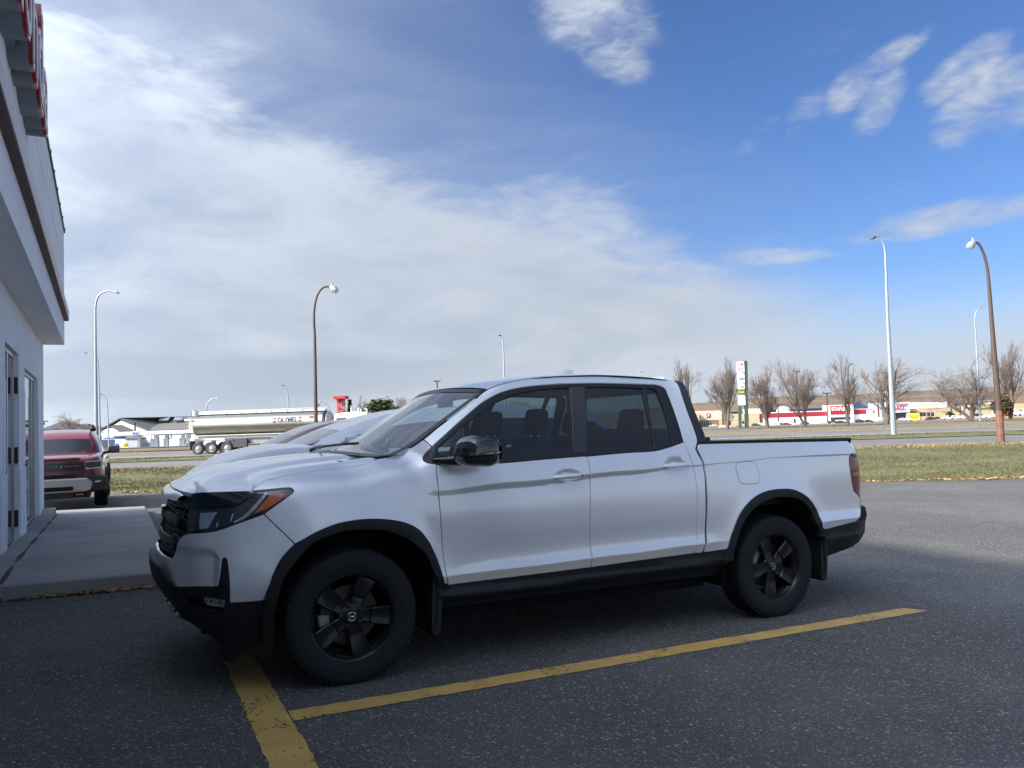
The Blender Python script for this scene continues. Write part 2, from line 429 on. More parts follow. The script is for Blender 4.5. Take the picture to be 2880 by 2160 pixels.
# ---------- truck body surface: P(a,z) in truck space (X rearward, Y to driver's side, Z up) ----------
PLAN=np.array([(-.985,0),(-.978,.2),(-.955,.4),(-.905,.585),(-.82,.73),(-.69,.84),(-.52,.915),(-.32,.955),(-.1,.968),(.2,.972),(.6,.972),(1.2,.973),(2.0,.975),(2.8,.975),(3.3,.975),(3.7,.962),(3.95,.942),(4.15,.90),(4.275,.81),(4.34,.66),(4.365,.45),(4.378,.2),(4.382,0)])
def _plan():
    P=PLAN
    # Catmull-Rom dense
    Q=[]
    n=len(P)
    ext=np.vstack([[P[1][0],-P[1][1]],P,[P[-2][0],-P[-2][1]]])
    for i in range(n-1):
        p0,p1,p2,p3=ext[i:i+4]
        t=np.linspace(0,1,24,endpoint=False)[:,None]
        # centripetal-ish tangents scaled by chord
        d1=np.linalg.norm(p2-p1);d0=np.linalg.norm(p1-p0);d2=np.linalg.norm(p3-p2)
        m1=(p2-p0)/(d0+d1)*d1;m2=(p3-p1)/(d1+d2)*d1
        Q.append((2*t**3-3*t**2+1)*p1+(t**3-2*t**2+t)*m1+(-2*t**3+3*t**2)*p2+(t**3-t**2)*m2)
    Q=np.vstack(Q+[P[-1:]])
    s=np.concatenate([[0],np.cumsum(np.linalg.norm(np.diff(Q,axis=0),axis=1))])
    i=np.argmin(np.abs(Q[:,0]-.5)); s=s-s[i]+Q[i,0]
    T=np.gradient(Q,axis=0);T/=np.linalg.norm(T,axis=1)[:,None]
    Nn=np.stack([-T[:,1],T[:,0]],1)   # outward
    return Q,s,Nn
PQ,PS,PN=_plan()
A0,A1=PS[0],PS[-1]
def herm(z,zk,ok,sl,sr):
    """piecewise cubic hermite along last knot axis; zk..: (N,K), z:(N,)"""
    K=zk.shape[1]
    out=np.zeros_like(z)
    for k in range(K-1):
        z0,z1=zk[:,k],zk[:,k+1]
        m=(z>=z0)&(z<=z1) if 0<k<K-2 else ((z<=z1) if k==0 else (z>=z0))
        if not m.any(): continue
        h=np.maximum(z1-z0,1e-5);t=(z-z0)/h
        v=(2*t**3-3*t**2+1)*ok[:,k]+(t**3-2*t**2+t)*h*sr[:,k]+(-2*t**3+3*t**2)*ok[:,k+1]+(t**3-t**2)*h*sl[:,k+1]
        lo=z<z0; hi=z>z1
        v=np.where(lo,ok[:,k]+(z-z0)*sr[:,k],v);v=np.where(hi,ok[:,k+1]+(z-z1)*sl[:,k+1],v)
        out=np.where(m,v,out)
    return out
# stations: a, list of knots (z,o,sL,sR)
K_front=[(.15,-.20,.35,.35),(.30,-.135,.4,.4),(.40,-.085,.45,.45),(.50,-.045,.3,.3),(.58,-.015,.2,.2),(.66,-.006,-.05,-.05),(.80,-.022,-.14,-.14),(.90,-.038,-.16,-.16),(.98,-.055,-.25,-.25),(1.03,-.075,-.6,-.6),(1.10,-.16,-1.8,-1.8),(1.30,-.6,-2.5,-2.5),(1.42,-.9,-2.5,-2.5)]
K_corner=[(.15,-.14,.4,.4),(.30,-.075,.4,.4),(.40,-.040,.3,.3),(.50,-.018,.2,.2),(.58,-.004,.1,.1),(.66,-.002,-.02,-.02),(.80,-.014,-.12,-.12),(.92,-.032,-.17,-.17),(1.00,-.05,-.3,-.3),(1.05,-.07,-.55,-.55),(1.12,-.13,-1.4,-1.4),(1.22,-.33,-2.5,-2.5),(1.42,-.9,-2.5,-2.5)]
K_arch=[(.15,-.10,.3,.3),(.30,-.05,.3,.3),(.425,-.03,.1,.1),(.50,-.02,.1,.1),(.60,-.014,.06,.06),(.70,-.010,.05,.05),(.84,-.008,-.02,-.02),(.95,-.018,-.15,-.15),(1.02,-.032,-.22,-.22),(1.075,-.050,-.45,-.45),(1.135,-.105,-1.6,-1.6),(1.19,-.25,-3.,-3.),(1.42,-1.0,-3.,-3.)]
K_fender=[(.15,-.10,.3,.3),(.30,-.06,.3,.3),(.425,-.03,.1,.1),(.495,-.024,.1,.1),(.56,-.018,.06,.06),(.65,-.016,.03,.03),(.80,-.012,.02,.02),(.93,-.014,-.09,-.09),(1.025,-.026,-.14,-.14),(1.06,-.032,-.18,-.18),(1.15,-.058,-.6,-.6),(1.22,-.14,-1.5,-1.5),(1.42,-.55,-2.,-2.)]
K_hinge=[(.15,-.20,.6,.6),(.36,-.10,.4,.4),(.425,-.03,.9,-.35),(.460,-.046,-.5,.25),(.487,-.040,.25,.25),(.540,-.022,.28,-.10),(.60,-.026,-.03,-.02),(.80,-.020,.05,.05),(.935,-.019,-.08,-.08),(1.016,-.026,-.10,.16),(1.047,-.022,.10,-.12),(1.20,-.048,-.30,-.36),(1.68,-.256,-.5,-.5),(1.765,-.37,-2.2,-2.2)]
K_door=[(.15,-.20,.6,.6),(.36,-.10,.4,.4),(.425,-.020,.9,-.45),(.462,-.044,-.6,.28),(.495,-.036,.28,.28),(.552,-.012,.38,-.38),(.608,-.030,-.20,-.10),(.80,-.018,.06,.06),(.953,-.018,-.085,-.085),(1.040,-.030,-.16,.42),(1.078,-.014,.36,-.12),(1.205,-.042,-.30,-.36),(1.68,-.250,-.5,-.5),(1.765,-.36,-2.2,-2.2)]
K_rdoor=[(.15,-.20,.6,.6),(.36,-.10,.4,.4),(.432,-.020,.9,-.45),(.470,-.044,-.6,.28),(.512,-.036,.28,.28),(.572,-.010,.38,-.38),(.635,-.030,-.20,-.10),(.80,-.018,.06,.06),(.982,-.018,-.085,-.085),(1.089,-.030,-.15,.42),(1.119,-.016,.36,-.12),(1.238,-.042,-.30,-.36),(1.70,-.255,-.5,-.5),(1.775,-.36,-2.2,-2.2)]
K_cab=[(.15,-.20,.6,.6),(.36,-.10,.4,.4),(.450,-.016,.9,-.35),(.480,-.032,-.5,.28),(.526,-.028,.28,.28),(.590,-.004,.38,-.36),(.645,-.020,-.18,-.08),(.80,-.012,.05,.05),(.994,-.014,-.085,-.085),(1.126,-.030,-.15,.2),(1.138,-.027,.2,-.13),(1.30,-.060,-.33,-.40),(1.70,-.255,-.5,-.5),(1.775,-.36,-2.2,-2.2)]
K_bed=[(.15,-.20,.6,.6),(.36,-.09,.4,.4),(.455,-.014,.6,-.1),(.49,-.018,-.1,.1),(.535,-.016,.1,.1),(.595,-.010,.15,-.05),(.66,-.010,.02,.02),(.80,-.006,.03,.03),(.985,-.012,-.09,-.09),(1.14,-.032,-.15,.03),(1.150,-.031,.0,-.13),(1.287,-.050,-.22,-.22),(1.70,-.16,-.4,-.4),(1.78,-.2,-.5,-.5)]
K_bed2=[(.15,-.12,.4,.4),(.36,-.05,.3,.3),(.47,-.018,.3,.0),(.52,-.018,.0,.1),(.57,-.014,.1,.1),(.63,-.010,.1,.0),(.70,-.008,.02,.02),(.84,-.004,.03,.03),(1.0,-.012,-.09,-.09),(1.165,-.033,-.14,.02),(1.176,-.032,.0,-.14),(1.287,-.050,-.2,-.2),(1.70,-.16,-.4,-.4),(1.78,-.2,-.5,-.5)]
K_tail=[(.15,-.24,.6,.6),(.40,-.09,.5,.5),(.545,-.012,.35,-.2),(.58,-.020,-.2,.25),(.612,-.012,.25,.25),(.672,.006,.36,-.40),(.74,-.016,-.15,-.05),(.86,-.012,.06,.06),(1.03,-.006,-.06,-.06),(1.168,-.020,-.12,.5),(1.180,-.014,.5,-.15),(1.287,-.034,-.25,-.25),(1.70,-.16,-.4,-.4),(1.78,-.2,-.5,-.5)]
K_end=[(.15,-.30,.7,.7),(.40,-.11,.6,.6),(.58,-.004,.3,-.1),(.61,-.006,-.1,.2),(.645,.000,.2,.2),(.70,.010,.2,-.35),(.78,-.010,-.15,-.05),(.90,-.014,-.03,-.03),(1.06,-.022,-.08,-.08),(1.185,-.040,-.2,-.1),(1.195,-.042,-.2,-.4),(1.287,-.085,-.55,-.55),(1.70,-.25,-.4,-.4),(1.78,-.3,-.5,-.5)]
def _pad(k): return k if len(k)==14 else k+[(k[-1][0]+.3,k[-1][1]+k[-1][2]*.3,k[-1][2],k[-1][2])]
STN=[(A0-.1,K_front),(-1.28,K_front),(-.95,K_corner),(-.55,K_corner),(-.05,K_arch),(.30,K_fender),(.515,K_hinge),(1.0,K_door),(1.85,K_rdoor),(2.40,K_cab),(2.72,K_bed),(3.26,K_bed2),(3.72,K_tail),(4.15,K_tail),(4.45,K_end),(A1+.1,K_end)]
SA=np.array([s[0] for s in STN]);SK=np.array([_pad(s[1]) for s in STN])  # S,K,4
def sm(x): x=np.clip(x,0,1); return x*x*(3-2*x)
# front edge of the side-window opening (X as function of z) used to roll the A-pillar inward
DZ=np.array([1.19,1.30,1.442,1.571,1.629,1.664,1.694,1.72]);DX=np.array([.40,.534,.70,.867,.955,1.00,1.03,1.05])
def outoff(a,z):
    a=np.asarray(a,float);z=np.asarray(z,float)
    i=np.clip(np.searchsorted(SA,a)-1,0,len(SA)-2)
    t=sm((a-SA[i])/(SA[i+1]-SA[i]))[:,None,None]
    k=SK[i]*(1-t)+SK[i+1]*t
    o=herm(z,k[:,:,0],k[:,:,1],k[:,:,2],k[:,:,3])
    # arch lip swell
    for (wx,wz,amp,rr) in ((.03,.40,.014,.50),(3.22,.42,.016,.50)):
        dz=z-wz;r=np.hypot((a-wx),dz)
        o=o+amp*np.exp(-((r-rr)/.075)**2)*sm((dz+.1)/.25)
    # A pillar roll
    xd=np.interp(z,DZ,DX)+.02
    d=np.maximum(0,xd-a)
    w=sm((z-1.17)/.10)*sm((a-.1)/.3)
    o=o-w*np.minimum(4.5*d*d,.15)
    return o
def P(a,z,off=0.):
    a=np.asarray(a,float);z=np.asarray(z,float)
    sh=np.broadcast_shapes(a.shape,z.shape)
    a=np.broadcast_to(a,sh).ravel();z=np.broadcast_to(z,sh).ravel()
    o=outoff(a,z)+off
    x=np.interp(a,PS,PQ[:,0]);y=np.interp(a,PS,PQ[:,1])
    nx=np.interp(a,PS,PN[:,0]);ny=np.interp(a,PS,PN[:,1])
    return np.stack([x+o*nx,y+o*ny,z],-1).reshape(sh+(3,))
def Nrm(a,z):
    e=.0015
    da=P(a+e,z)-P(a-e,z);dz=P(a,z+e)-P(a,z-e)
    n=np.cross(dz,da);n/=np.linalg.norm(n,axis=-1,keepdims=True)+1e-12
    return n

# ---------- flat version without the handle dents, and the handle dents
outoff_base=outoff
def outoff_plain(a,z):return outoff_base(a,z)
DENTS=((1.395,1.106),(2.262,1.149))
def outoff(a,z):
    o=outoff_base(a,z);a=np.asarray(a,float);z=np.asarray(z,float)
    for a0,z0 in DENTS:
        r=((a-a0)/.100)**2+((z-z0)/.036)**2
        o=o-.020*sm(1.15-r)*1.0
    # scoop beside the fog lamp
    ae=-.715-.9*np.maximum(0,z-.735)
    o=o-.020*sm((.79-z)/.05)*sm((ae-a)/.045)*sm((a+1.10)/.15)
    return o

TR={
 'flare_f_outer':[(0.555,0.484),(0.537,0.509),(0.513,0.578),(0.488,0.650),(0.458,0.713),(0.449,0.732),(0.429,0.763),(0.379,0.823),(0.304,0.867),(0.208,0.893),(0.090,0.906),(-0.024,0.902),(-0.114,0.887),(-0.218,0.850),(-0.286,0.815),(-0.324,0.796),(-0.379,0.741),(-0.406,0.702),(-0.432,0.646),(-0.451,0.586),(-0.464,0.542),(-0.472,0.505)],
 'flare_f_inner':[(-0.433,0.414),(-0.426,0.449),(-0.415,0.513),(-0.402,0.575),(-0.379,0.632),(-0.252,0.784),(-0.192,0.818),(-0.113,0.843),(-0.024,0.856),(0.091,0.853),(0.208,0.831),(0.303,0.787),(0.367,0.737),(0.426,0.679),(0.457,0.616),(0.481,0.558),(0.508,0.492)],
 'flare_r_outer':[(2.685,0.537),(2.697,0.549),(2.714,0.605),(2.753,0.682),(2.800,0.765),(2.869,0.836),(2.963,0.895),(3.073,0.928),(3.192,0.937),(3.314,0.929),(3.413,0.897),(3.500,0.844),(3.573,0.767),(3.606,0.693),(3.633,0.629),(3.663,0.609)],
 'flare_r_inner':[(2.749,0.557),(2.771,0.613),(2.810,0.690),(2.864,0.762),(2.941,0.821),(3.036,0.863),(3.149,0.883),(3.271,0.881),(3.379,0.860),(3.477,0.803),(3.542,0.732),(3.570,0.664),(3.615,0.599)],
 'hood_side':[(-0.574,1.081),(-0.545,1.108),(-0.503,1.135),(-0.463,1.147),(-0.466,1.141),(-0.366,1.162),(-0.236,1.175),(-0.087,1.186),(0.035,1.196),(0.129,1.216),(0.188,1.236)],
 'ws_low':[(0.207,1.244),(0.302,1.251),(0.353,1.264),(0.396,1.287),(0.476,1.349)],
 'ws_edge':[(0.476,1.348),(0.570,1.419),(0.712,1.513),(0.832,1.591),(0.940,1.663)],
 'pillar_joint':[(0.476,1.349),(0.488,1.327),(0.498,1.303)],
 'seam_fd':[(0.504,1.203),(0.502,1.156),(0.508,1.052),(0.512,0.986),(0.520,0.868),(0.527,0.763),(0.535,0.659),(0.547,0.574),(0.569,0.485)],
 'hl_bot':[(-0.981,0.849),(-0.811,0.868),(-0.752,0.877),(-0.697,0.893),(-0.626,0.917),(-0.557,0.939),(-0.491,0.961),(-0.400,1.023),(-0.336,1.067),(-0.329,1.078),(-0.336,1.089),(-0.355,1.095),(-0.460,1.088),(-0.574,1.081)],
 'hl_in':[(-0.981,0.849),(-0.999,0.970)],
 'bump_seam':[(-0.491,0.961),(-0.379,0.852),(-0.324,0.796)],
 'bump_grille':[(-0.981,0.848),(-1.038,0.812),(-1.051,0.777),(-1.067,0.744)],
 'tusk':[(-1.169,0.642),(-1.106,0.604),(-1.046,0.558)],
 'bump_bot':[(-1.046,0.558),(-0.855,0.576),(-0.747,0.580),(-0.725,0.586),(-0.718,0.602),(-0.709,0.659),(-0.705,0.703),(-0.703,0.726),(-0.695,0.736),(-0.685,0.733),(-0.677,0.713),(-0.669,0.652),(-0.664,0.585),(-0.668,0.495),(-0.569,0.499),(-0.472,0.505)],
 'fog':[(-0.842,0.514),(-0.691,0.502),(-0.700,0.483),(-0.715,0.465),(-0.822,0.473),(-0.841,0.489)],
 'fogrecess':[(-1.034,0.513),(-0.873,0.516),(-0.669,0.518),(-0.674,0.494),(-0.703,0.444),(-0.768,0.446),(-0.985,0.458)],
 'wingedge':[(-0.852,0.786),(-0.762,0.787),(-0.724,0.781),(-0.702,0.766),(-0.686,0.739)],
 'lowlip':[(-0.898,0.332),(-0.726,0.246),(-0.569,0.197),(-0.452,0.175)],
 'creaseblk':[(-0.733,0.419),(-0.552,0.413),(-0.435,0.414)],
 'turnsig':[(-0.544,0.961),(-0.469,1.050),(-0.459,1.054),(-0.414,1.070),(-0.374,1.065),(-0.400,1.036),(-0.457,1.006)],
 'drl':[(-0.875,0.968),(-0.761,0.978),(-0.813,0.883),(-0.871,0.882)],
 'bar':[(-0.989,1.063),(-0.574,1.080),(-0.601,1.039),(-0.620,1.018),(-0.671,1.007),(-0.835,0.999),(-1.002,0.991)],
 'seam_bp':[(1.550,1.222),(1.559,1.188),(1.562,1.141),(1.565,1.047),(1.561,0.999),(1.556,0.750),(1.562,0.661),(1.563,0.570),(1.566,0.501)],
 'seam_rd':[(2.371,1.302),(2.388,1.237),(2.412,1.169),(2.423,1.119),(2.433,1.012),(2.437,0.960),(2.428,0.765),(2.426,0.670),(2.424,0.594),(2.409,0.525)],
 'gap_l':[(2.489,1.300),(2.461,1.250),(2.477,1.213),(2.506,1.155),(2.516,1.065),(2.512,0.957),(2.505,0.687),(2.497,0.594),(2.480,0.523)],
 'gap_r':[(2.499,1.287),(2.478,1.252),(2.492,1.218),(2.519,1.149),(2.528,1.036),(2.527,0.956),(2.519,0.686),(2.512,0.593),(2.492,0.524)],
 'white_bot':[(0.571,0.485),(0.949,0.491),(1.565,0.501),(1.964,0.513),(2.410,0.523),(2.487,0.526),(2.666,0.535)],
 'belt':[(0.507,1.200),(0.892,1.196),(1.244,1.212),(1.544,1.224),(1.856,1.238),(2.111,1.246),(2.233,1.268),(2.369,1.302)],
 'dlo_top':[(0.501,1.305),(0.682,1.441),(0.775,1.507),(0.870,1.571),(0.933,1.603),(0.996,1.631),(1.060,1.653),(1.122,1.667),(1.215,1.684),(1.341,1.698),(1.501,1.711),(1.705,1.720),(1.825,1.723),(2.097,1.722),(2.272,1.719),(2.312,1.714),(2.342,1.703),(2.367,1.678),(2.376,1.547),(2.372,1.367),(2.369,1.302)],
 'dlo_front':[(0.501,1.305),(0.451,1.258),(0.440,1.237),(0.440,1.223),(0.451,1.213),(0.507,1.202)],
 'g_front':[(0.765,1.454),(0.953,1.571),(1.048,1.609),(1.175,1.645),(1.363,1.673),(1.544,1.683),(1.428,1.238),(0.895,1.214),(0.720,1.207)],
 'g_fq':[(0.537,1.307),(0.735,1.439),(0.701,1.250),(0.563,1.249),(0.527,1.250)],
 'g_rear':[(1.687,1.690),(1.945,1.694),(2.163,1.689),(2.149,1.581),(2.128,1.421),(2.104,1.266),(1.860,1.252),(1.553,1.239)],
 'g_rq':[(2.199,1.692),(2.256,1.688),(2.285,1.663),(2.294,1.523),(2.273,1.301),(2.118,1.268),(2.149,1.466)],
 'roof_line':[(0.955,1.669),(1.045,1.702),(1.213,1.736),(1.419,1.762),(1.772,1.783),(1.898,1.786),(2.101,1.782),(2.302,1.773),(2.479,1.756)],
 'cpill_rear':[(2.479,1.756),(2.485,1.728),(2.483,1.529),(2.495,1.337),(2.489,1.300)],
 'buttress':[(2.521,1.734),(2.526,1.696),(2.536,1.523),(2.565,1.336),(2.555,1.305)],
 'bed_top':[(2.499,1.287),(2.756,1.287),(3.309,1.286),(4.048,1.284)],
 'bed_rear':[(4.048,1.284),(4.091,1.240),(4.141,1.200),(4.141,1.182)],
 'tl_left':[(4.125,1.178),(4.056,1.173),(4.035,1.151),(4.021,1.094),(4.027,1.011),(4.042,0.947),(4.070,0.881),(4.222,0.811)],
 'bed_rear2':[(4.222,0.811),(4.245,0.746),(4.189,0.707),(4.112,0.662),(4.089,0.643),(4.015,0.635),(3.663,0.609)],
 'rb_bot':[(3.777,0.377),(3.861,0.396),(4.051,0.438),(4.239,0.456),(4.294,0.485)],
 'fuel':[(2.811,1.114),(2.824,1.134),(2.848,1.144),(2.963,1.146),(2.996,1.131),(3.013,1.108),(3.024,1.026),(3.009,0.997),(2.983,0.989),(2.862,0.990),(2.833,1.003),(2.822,1.039)],
 'handle':[(1.271,1.095),(1.511,1.101),(2.132,1.136),(2.379,1.140)],
 'sill_bot':[(0.620,0.343),(1.438,0.346),(1.813,0.348),(2.425,0.346),(2.711,0.343)],
 'sill_crest':[(0.586,0.417),(1.559,0.428),(2.708,0.460)],
}

WS= [(0.204, 0.735, 1.244), (0.285, 0.731, 1.253), (0.337, 0.728, 1.265), (0.39, 0.724, 1.287), (0.493, 0.72, 1.349), (0.591, 0.716, 1.419), (0.729, 0.712, 1.514), (0.843, 0.709, 1.592), (0.939, 0.705, 1.663)]
FIN_Y=.0

# ------------------------------------------------ shared materials
PAINT=mat('white_paint',(.80,.81,.83),.30,.30,1.,.5,coat_rough=.015)
PAINT.node_tree.nodes['Principled BSDF'].inputs['Coat IOR'].default_value=1.62
PLAST=mat('black_plastic',(.011,.012,.014),.55,0,0,.35,bump=.12,bscale=900)
GLOSSB=mat('gloss_black',(.008,.009,.011),.12,0,1.,.5)
DARK=mat('dark_cavity',(.008,.008,.009),.9,spec=.1)
RUBBER=mat('rubber',(.012,.013,.015),.75,spec=.3,bump=.15,bscale=500)
TRIM=mat('window_trim',(.014,.015,.017),.35,spec=.4)
CHROME=mat('chrome',(.75,.76,.78),.12,1.)
SILVER=mat('silver_metal',(.52,.53,.54),.35,.9)
RIMM=mat('black_rim',(.005,.0055,.006),.42,0,.25,.3,coat_rough=.15)
AMBER=mat('amber_lens',(.55,.13,.025),.15,0,1.)
REDL=mat('red_lens',(.13,.003,.006),.12,0,.5,.35)
CLEARL=mat('clear_lens',(.55,.57,.60),.12,.6,1.)
LAMPDARK=mat('lamp_inner',(.045,.050,.058),.22,.3,1.)
INTER=mat('cabin_trim',(.030,.030,.033),.8,spec=.2)
SEATM=mat('seat_fabric',(.022,.022,.025),.85,spec=.2)
HEADL=mat('headliner',(.16,.16,.16),.9,spec=.1)
G_FRONT=glass('door_glass',(.66,.74,.72),.06)
G_WIND=glass('windscreen_glass',(.70,.80,.78),.15)
G_DARK=glass('privacy_glass',(.22,.28,.30),.065)

GRILLM=mat('grille_black',(.008,.009,.010),.38,spec=.4)

# ------------------------------------------------ ground, roads, far land
def ground_mat(name,c1,c2,scale,rough=.9,speck=None,sscale=260.,patch=None,pscale=.25,bump=.5,bscale=180.,stretch=(1,1,1),dist=.006,cracks=0.):
    m=bpy.data.materials.new(name);m.use_nodes=True;N,L=nodes(m);b=N['Principled BSDF'];b.inputs['Roughness'].default_value=rough;b.inputs['Specular IOR Level'].default_value=.3
    tc=N.new('ShaderNodeTexCoord');mp=N.new('ShaderNodeMapping');mp.inputs['Scale'].default_value=stretch;mp.inputs['Rotation'].default_value=(0,0,-YAW);L.new(tc.outputs['Object'],mp.inputs[0]);src=mp.outputs[0]
    def noise(s,d=6,r=.65):
        n=N.new('ShaderNodeTexNoise');n.inputs['Scale'].default_value=s;n.inputs['Detail'].default_value=d;n.inputs['Roughness'].default_value=r;L.new(src,n.inputs['Vector']);return n.outputs['Fac']
    def rng(v,a,bb,lo=0,hi=1):
        n=N.new('ShaderNodeMapRange');n.inputs[1].default_value=a;n.inputs[2].default_value=bb;n.inputs[3].default_value=lo;n.inputs[4].default_value=hi;L.new(v,n.inputs[0]);return n.outputs[0]
    def mix(f,a,bb,mode='MIX'):
        n=N.new('ShaderNodeMix');n.data_type='RGBA';n.blend_type=mode
        if isinstance(f,float):n.inputs[0].default_value=f
        else:L.new(f,n.inputs[0])
        for i,v in ((6,a),(7,bb)):
            if isinstance(v,tuple):n.inputs[i].default_value=(*v,1)
            else:L.new(v,n.inputs[i])
        return n.outputs[2]
    col=mix(rng(noise(scale),.32,.68),c1,c2)
    if patch:col=mix(rng(noise(pscale,4,.6),.42,.66),col,patch)
    hgt=None
    if speck:
        for sc,th,cc,amt in speck:
            v=N.new('ShaderNodeTexVoronoi');v.inputs['Scale'].default_value=sc;v.inputs['Randomness'].default_value=1;L.new(src,v.inputs['Vector'])
            sep=N.new('ShaderNodeSeparateColor');L.new(v.outputs['Color'],sep.inputs[0])
            pick=rng(sep.outputs[0],th,min(1.,th+.12));core=rng(v.outputs['Distance'],.55,.30)
            mul=N.new('ShaderNodeMath');mul.operation='MULTIPLY';L.new(pick,mul.inputs[0]);L.new(core,mul.inputs[1])
            m2=N.new('ShaderNodeMath');m2.operation='MULTIPLY';L.new(mul.outputs[0],m2.inputs[0]);m2.inputs[1].default_value=amt
            shade=mix(sep.outputs[1],tuple(x*.65 for x in cc),tuple(min(1,x*1.5) for x in cc))
            col=mix(m2.outputs[0],col,shade)
    if cracks:
        v=N.new('ShaderNodeTexVoronoi');v.feature='DISTANCE_TO_EDGE';v.inputs['Scale'].default_value=.22;L.new(src,v.inputs['Vector'])
        nz=noise(1.3,5,.7);add=N.new('ShaderNodeMath');add.operation='MULTIPLY_ADD';L.new(nz,add.inputs[0]);add.inputs[1].default_value=.03;L.new(v.outputs['Distance'],add.inputs[2])
        cm=rng(add.outputs[0],.0155,.0185,cracks,0);col=mix(cm,col,tuple(x*.35 for x in c1))
    L.new(col,b.inputs['Base Color'])
    if bump:
        v=N.new('ShaderNodeTexVoronoi');v.inputs['Scale'].default_value=bscale;L.new(src,v.inputs['Vector'])
        bp=N.new('ShaderNodeBump');bp.inputs['Strength'].default_value=bump;bp.inputs['Distance'].default_value=dist;L.new(v.outputs['Distance'],bp.inputs['Height']);L.new(bp.outputs[0],b.inputs['Normal'])
    return m
ASPH=ground_mat('lot_asphalt',(.080,.078,.075),(.135,.130,.122),1.1,.88,speck=[(95.,.68,(.27,.255,.23),.85),(55.,.84,(.34,.32,.29),.8),(130.,.72,(.028,.028,.028),.85)],patch=(.078,.075,.072),pscale=.22,bump=.9,bscale=95.,dist=.008)
ROAD=ground_mat('road_asphalt',(.13,.124,.115),(.17,.163,.15),.6,.9,patch=(.11,.105,.098),pscale=.08,bump=0,stretch=(1,1,1))
CONC=ground_mat('concrete_walk',(.29,.28,.265),(.37,.355,.335),1.6,.9,speck=[(60.,.9,(.36,.35,.33),.5)],patch=(.25,.24,.23),pscale=.5,bump=.35,bscale=140.,dist=.003)
GRASS=ground_mat('grass_soil',(.095,.088,.040),(.150,.130,.068),1.1,1.,patch=(.072,.080,.034),pscale=.33,bump=.6,bscale=25.,dist=.03)
DRYG=ground_mat('dry_grass_soil',(.17,.125,.070),(.24,.185,.105),.5,1.,patch=(.12,.105,.045),pscale=.12,bump=.5,bscale=12.,dist=.05)
BROWN=ground_mat('brown_bank',(.12,.085,.055),(.19,.135,.085),.4,1.,patch=(.15,.12,.07),pscale=.1,bump=.4,bscale=8.,dist=.05)
HILLM=ground_mat('hill_grass',(.135,.095,.060),(.20,.145,.090),.012,1.,patch=(.10,.070,.048),pscale=.006,bump=0,stretch=(.35,1.6,1))
PAVE=ground_mat('mall_lot',(.17,.165,.16),(.22,.215,.205),.3,.9,bump=0)
VD=Vector((.996,-.085,0));VN=Vector((.085,.996,0))
def uv2xy(u,v):return (VD.x*u+VN.x*v,VD.y*u+VN.y*v)
def vz(x,y,v):
    """ground height with the highway profile added beyond the grass strip"""
    z=gz(x,y)
    z+=-.18*smooth((v-27)/4)*smooth((37-v)/4)          # shallow ditch
    z+=-.12*smooth((v-51)/2)*smooth((58-v)/3)
    return z
def strip(name,v0,v1,u0,u1,m,dz=0.,du=6.,dv=2.5,kind='structure',lump=0.,tuck=0.):
    nu=max(2,int((u1-u0)/du));nv=max(2,int((v1-v0)/dv));vs=[]
    for i in range(nu+1):
        for j in range(nv+1):
            u=u0+(u1-u0)*i/nu;v=v0+(v1-v0)*j/nv;x,y=uv2xy(u,v)
            zz=vz(x,y,v)+dz
            if lump and 0<j<nv:zz+=lump*(math.sin(u*.9+v*1.3)+math.sin(u*.37-v*.8))*.5
            if tuck and j==0:zz-=tuck
            vs.append((x,y,zz))
    k=nv+1
    me=bpy.data.meshes.new(name);me.from_pydata(vs,[],[(i*k+j,(i+1)*k+j,(i+1)*k+j+1,i*k+j+1) for i in range(nu) for j in range(nv)]);me.update();me.shade_smooth();me.materials.append(m)
    return link(name,me,None,kind)
strip('parking_lot',-30,22.2,-45,60,ASPH,0,du=1.5,dv=1.5)
strip('grass_strip',22.1,40.6,-90,110,GRASS,.03,du=1.5,dv=.9,lump=.02,tuck=.10)
strip('frontage_road',40.6,51.6,-160,190,ROAD,.035)
strip('grass_verge',51.5,60.2,-160,190,GRASS,.05,lump=.04)
strip('highway_road',60.2,74.0,-220,260,ROAD,.06)
strip('grass_median',73.9,124.,-260,300,DRYG,.075,lump=.05)
strip('highway_road',123.9,140.,-300,340,ROAD,.085)
strip('grass_bank',139.9,215,-200,380,BROWN,.10,lump=.10,dv=4)
strip('station_forecourt',140.5,260.,-360,-24,PAVE,.30,du=12,dv=8)
strip('grass_bank',90.0,140.6,-300,-26,BROWN,.16,lump=.08)
strip('mall_field',214.5,370,-200,520,DRYG,.05,du=20,dv=12,lump=.1)
strip('mall_parking_lot',369.,560.,-60,1000,PAVE,.11,du=25,dv=20)
mb=MB();mb.add([(-6000,-300,-9.),(6000,-300,-9.),(6000,8000,-9.),(-6000,8000,-9.)],[(0,1,2,3)]);mb.build('terrain',HILLM,kind='structure')
strip('dry_field',259,1500,-2200,2200,DRYG,-.6,du=60,dv=40)
# lane lines and gravel shoulders (flat paint a few mm above the road)
LINEW=mat('road_paint_white',(.62,.61,.58),.8,var=.15,vscale=4)
GRAV=mat('gravel_shoulder',(.24,.215,.18),.95,var=.2,vscale=3)
for nm,v0,v1,u0,u1,dz in (('gravel_shoulder',40.2,40.9,-120,150,.039),('gravel_shoulder',51.2,51.9,-120,150,.055),('gravel_shoulder',59.9,61.2,-150,200,.064),('gravel_shoulder',73.0,74.2,-150,200,.079),('lane_line',62.0,62.18,-150,200,.066),('lane_line',72.2,72.4,-150,200,.066)):
    o=strip(nm,v0,v1,u0,u1,LINEW if 'lane' in nm else GRAV,dz)
for k in range(24):
    strip('lane_line',67.0,67.16,-110+k*9,-107+k*9,LINEW,.066)
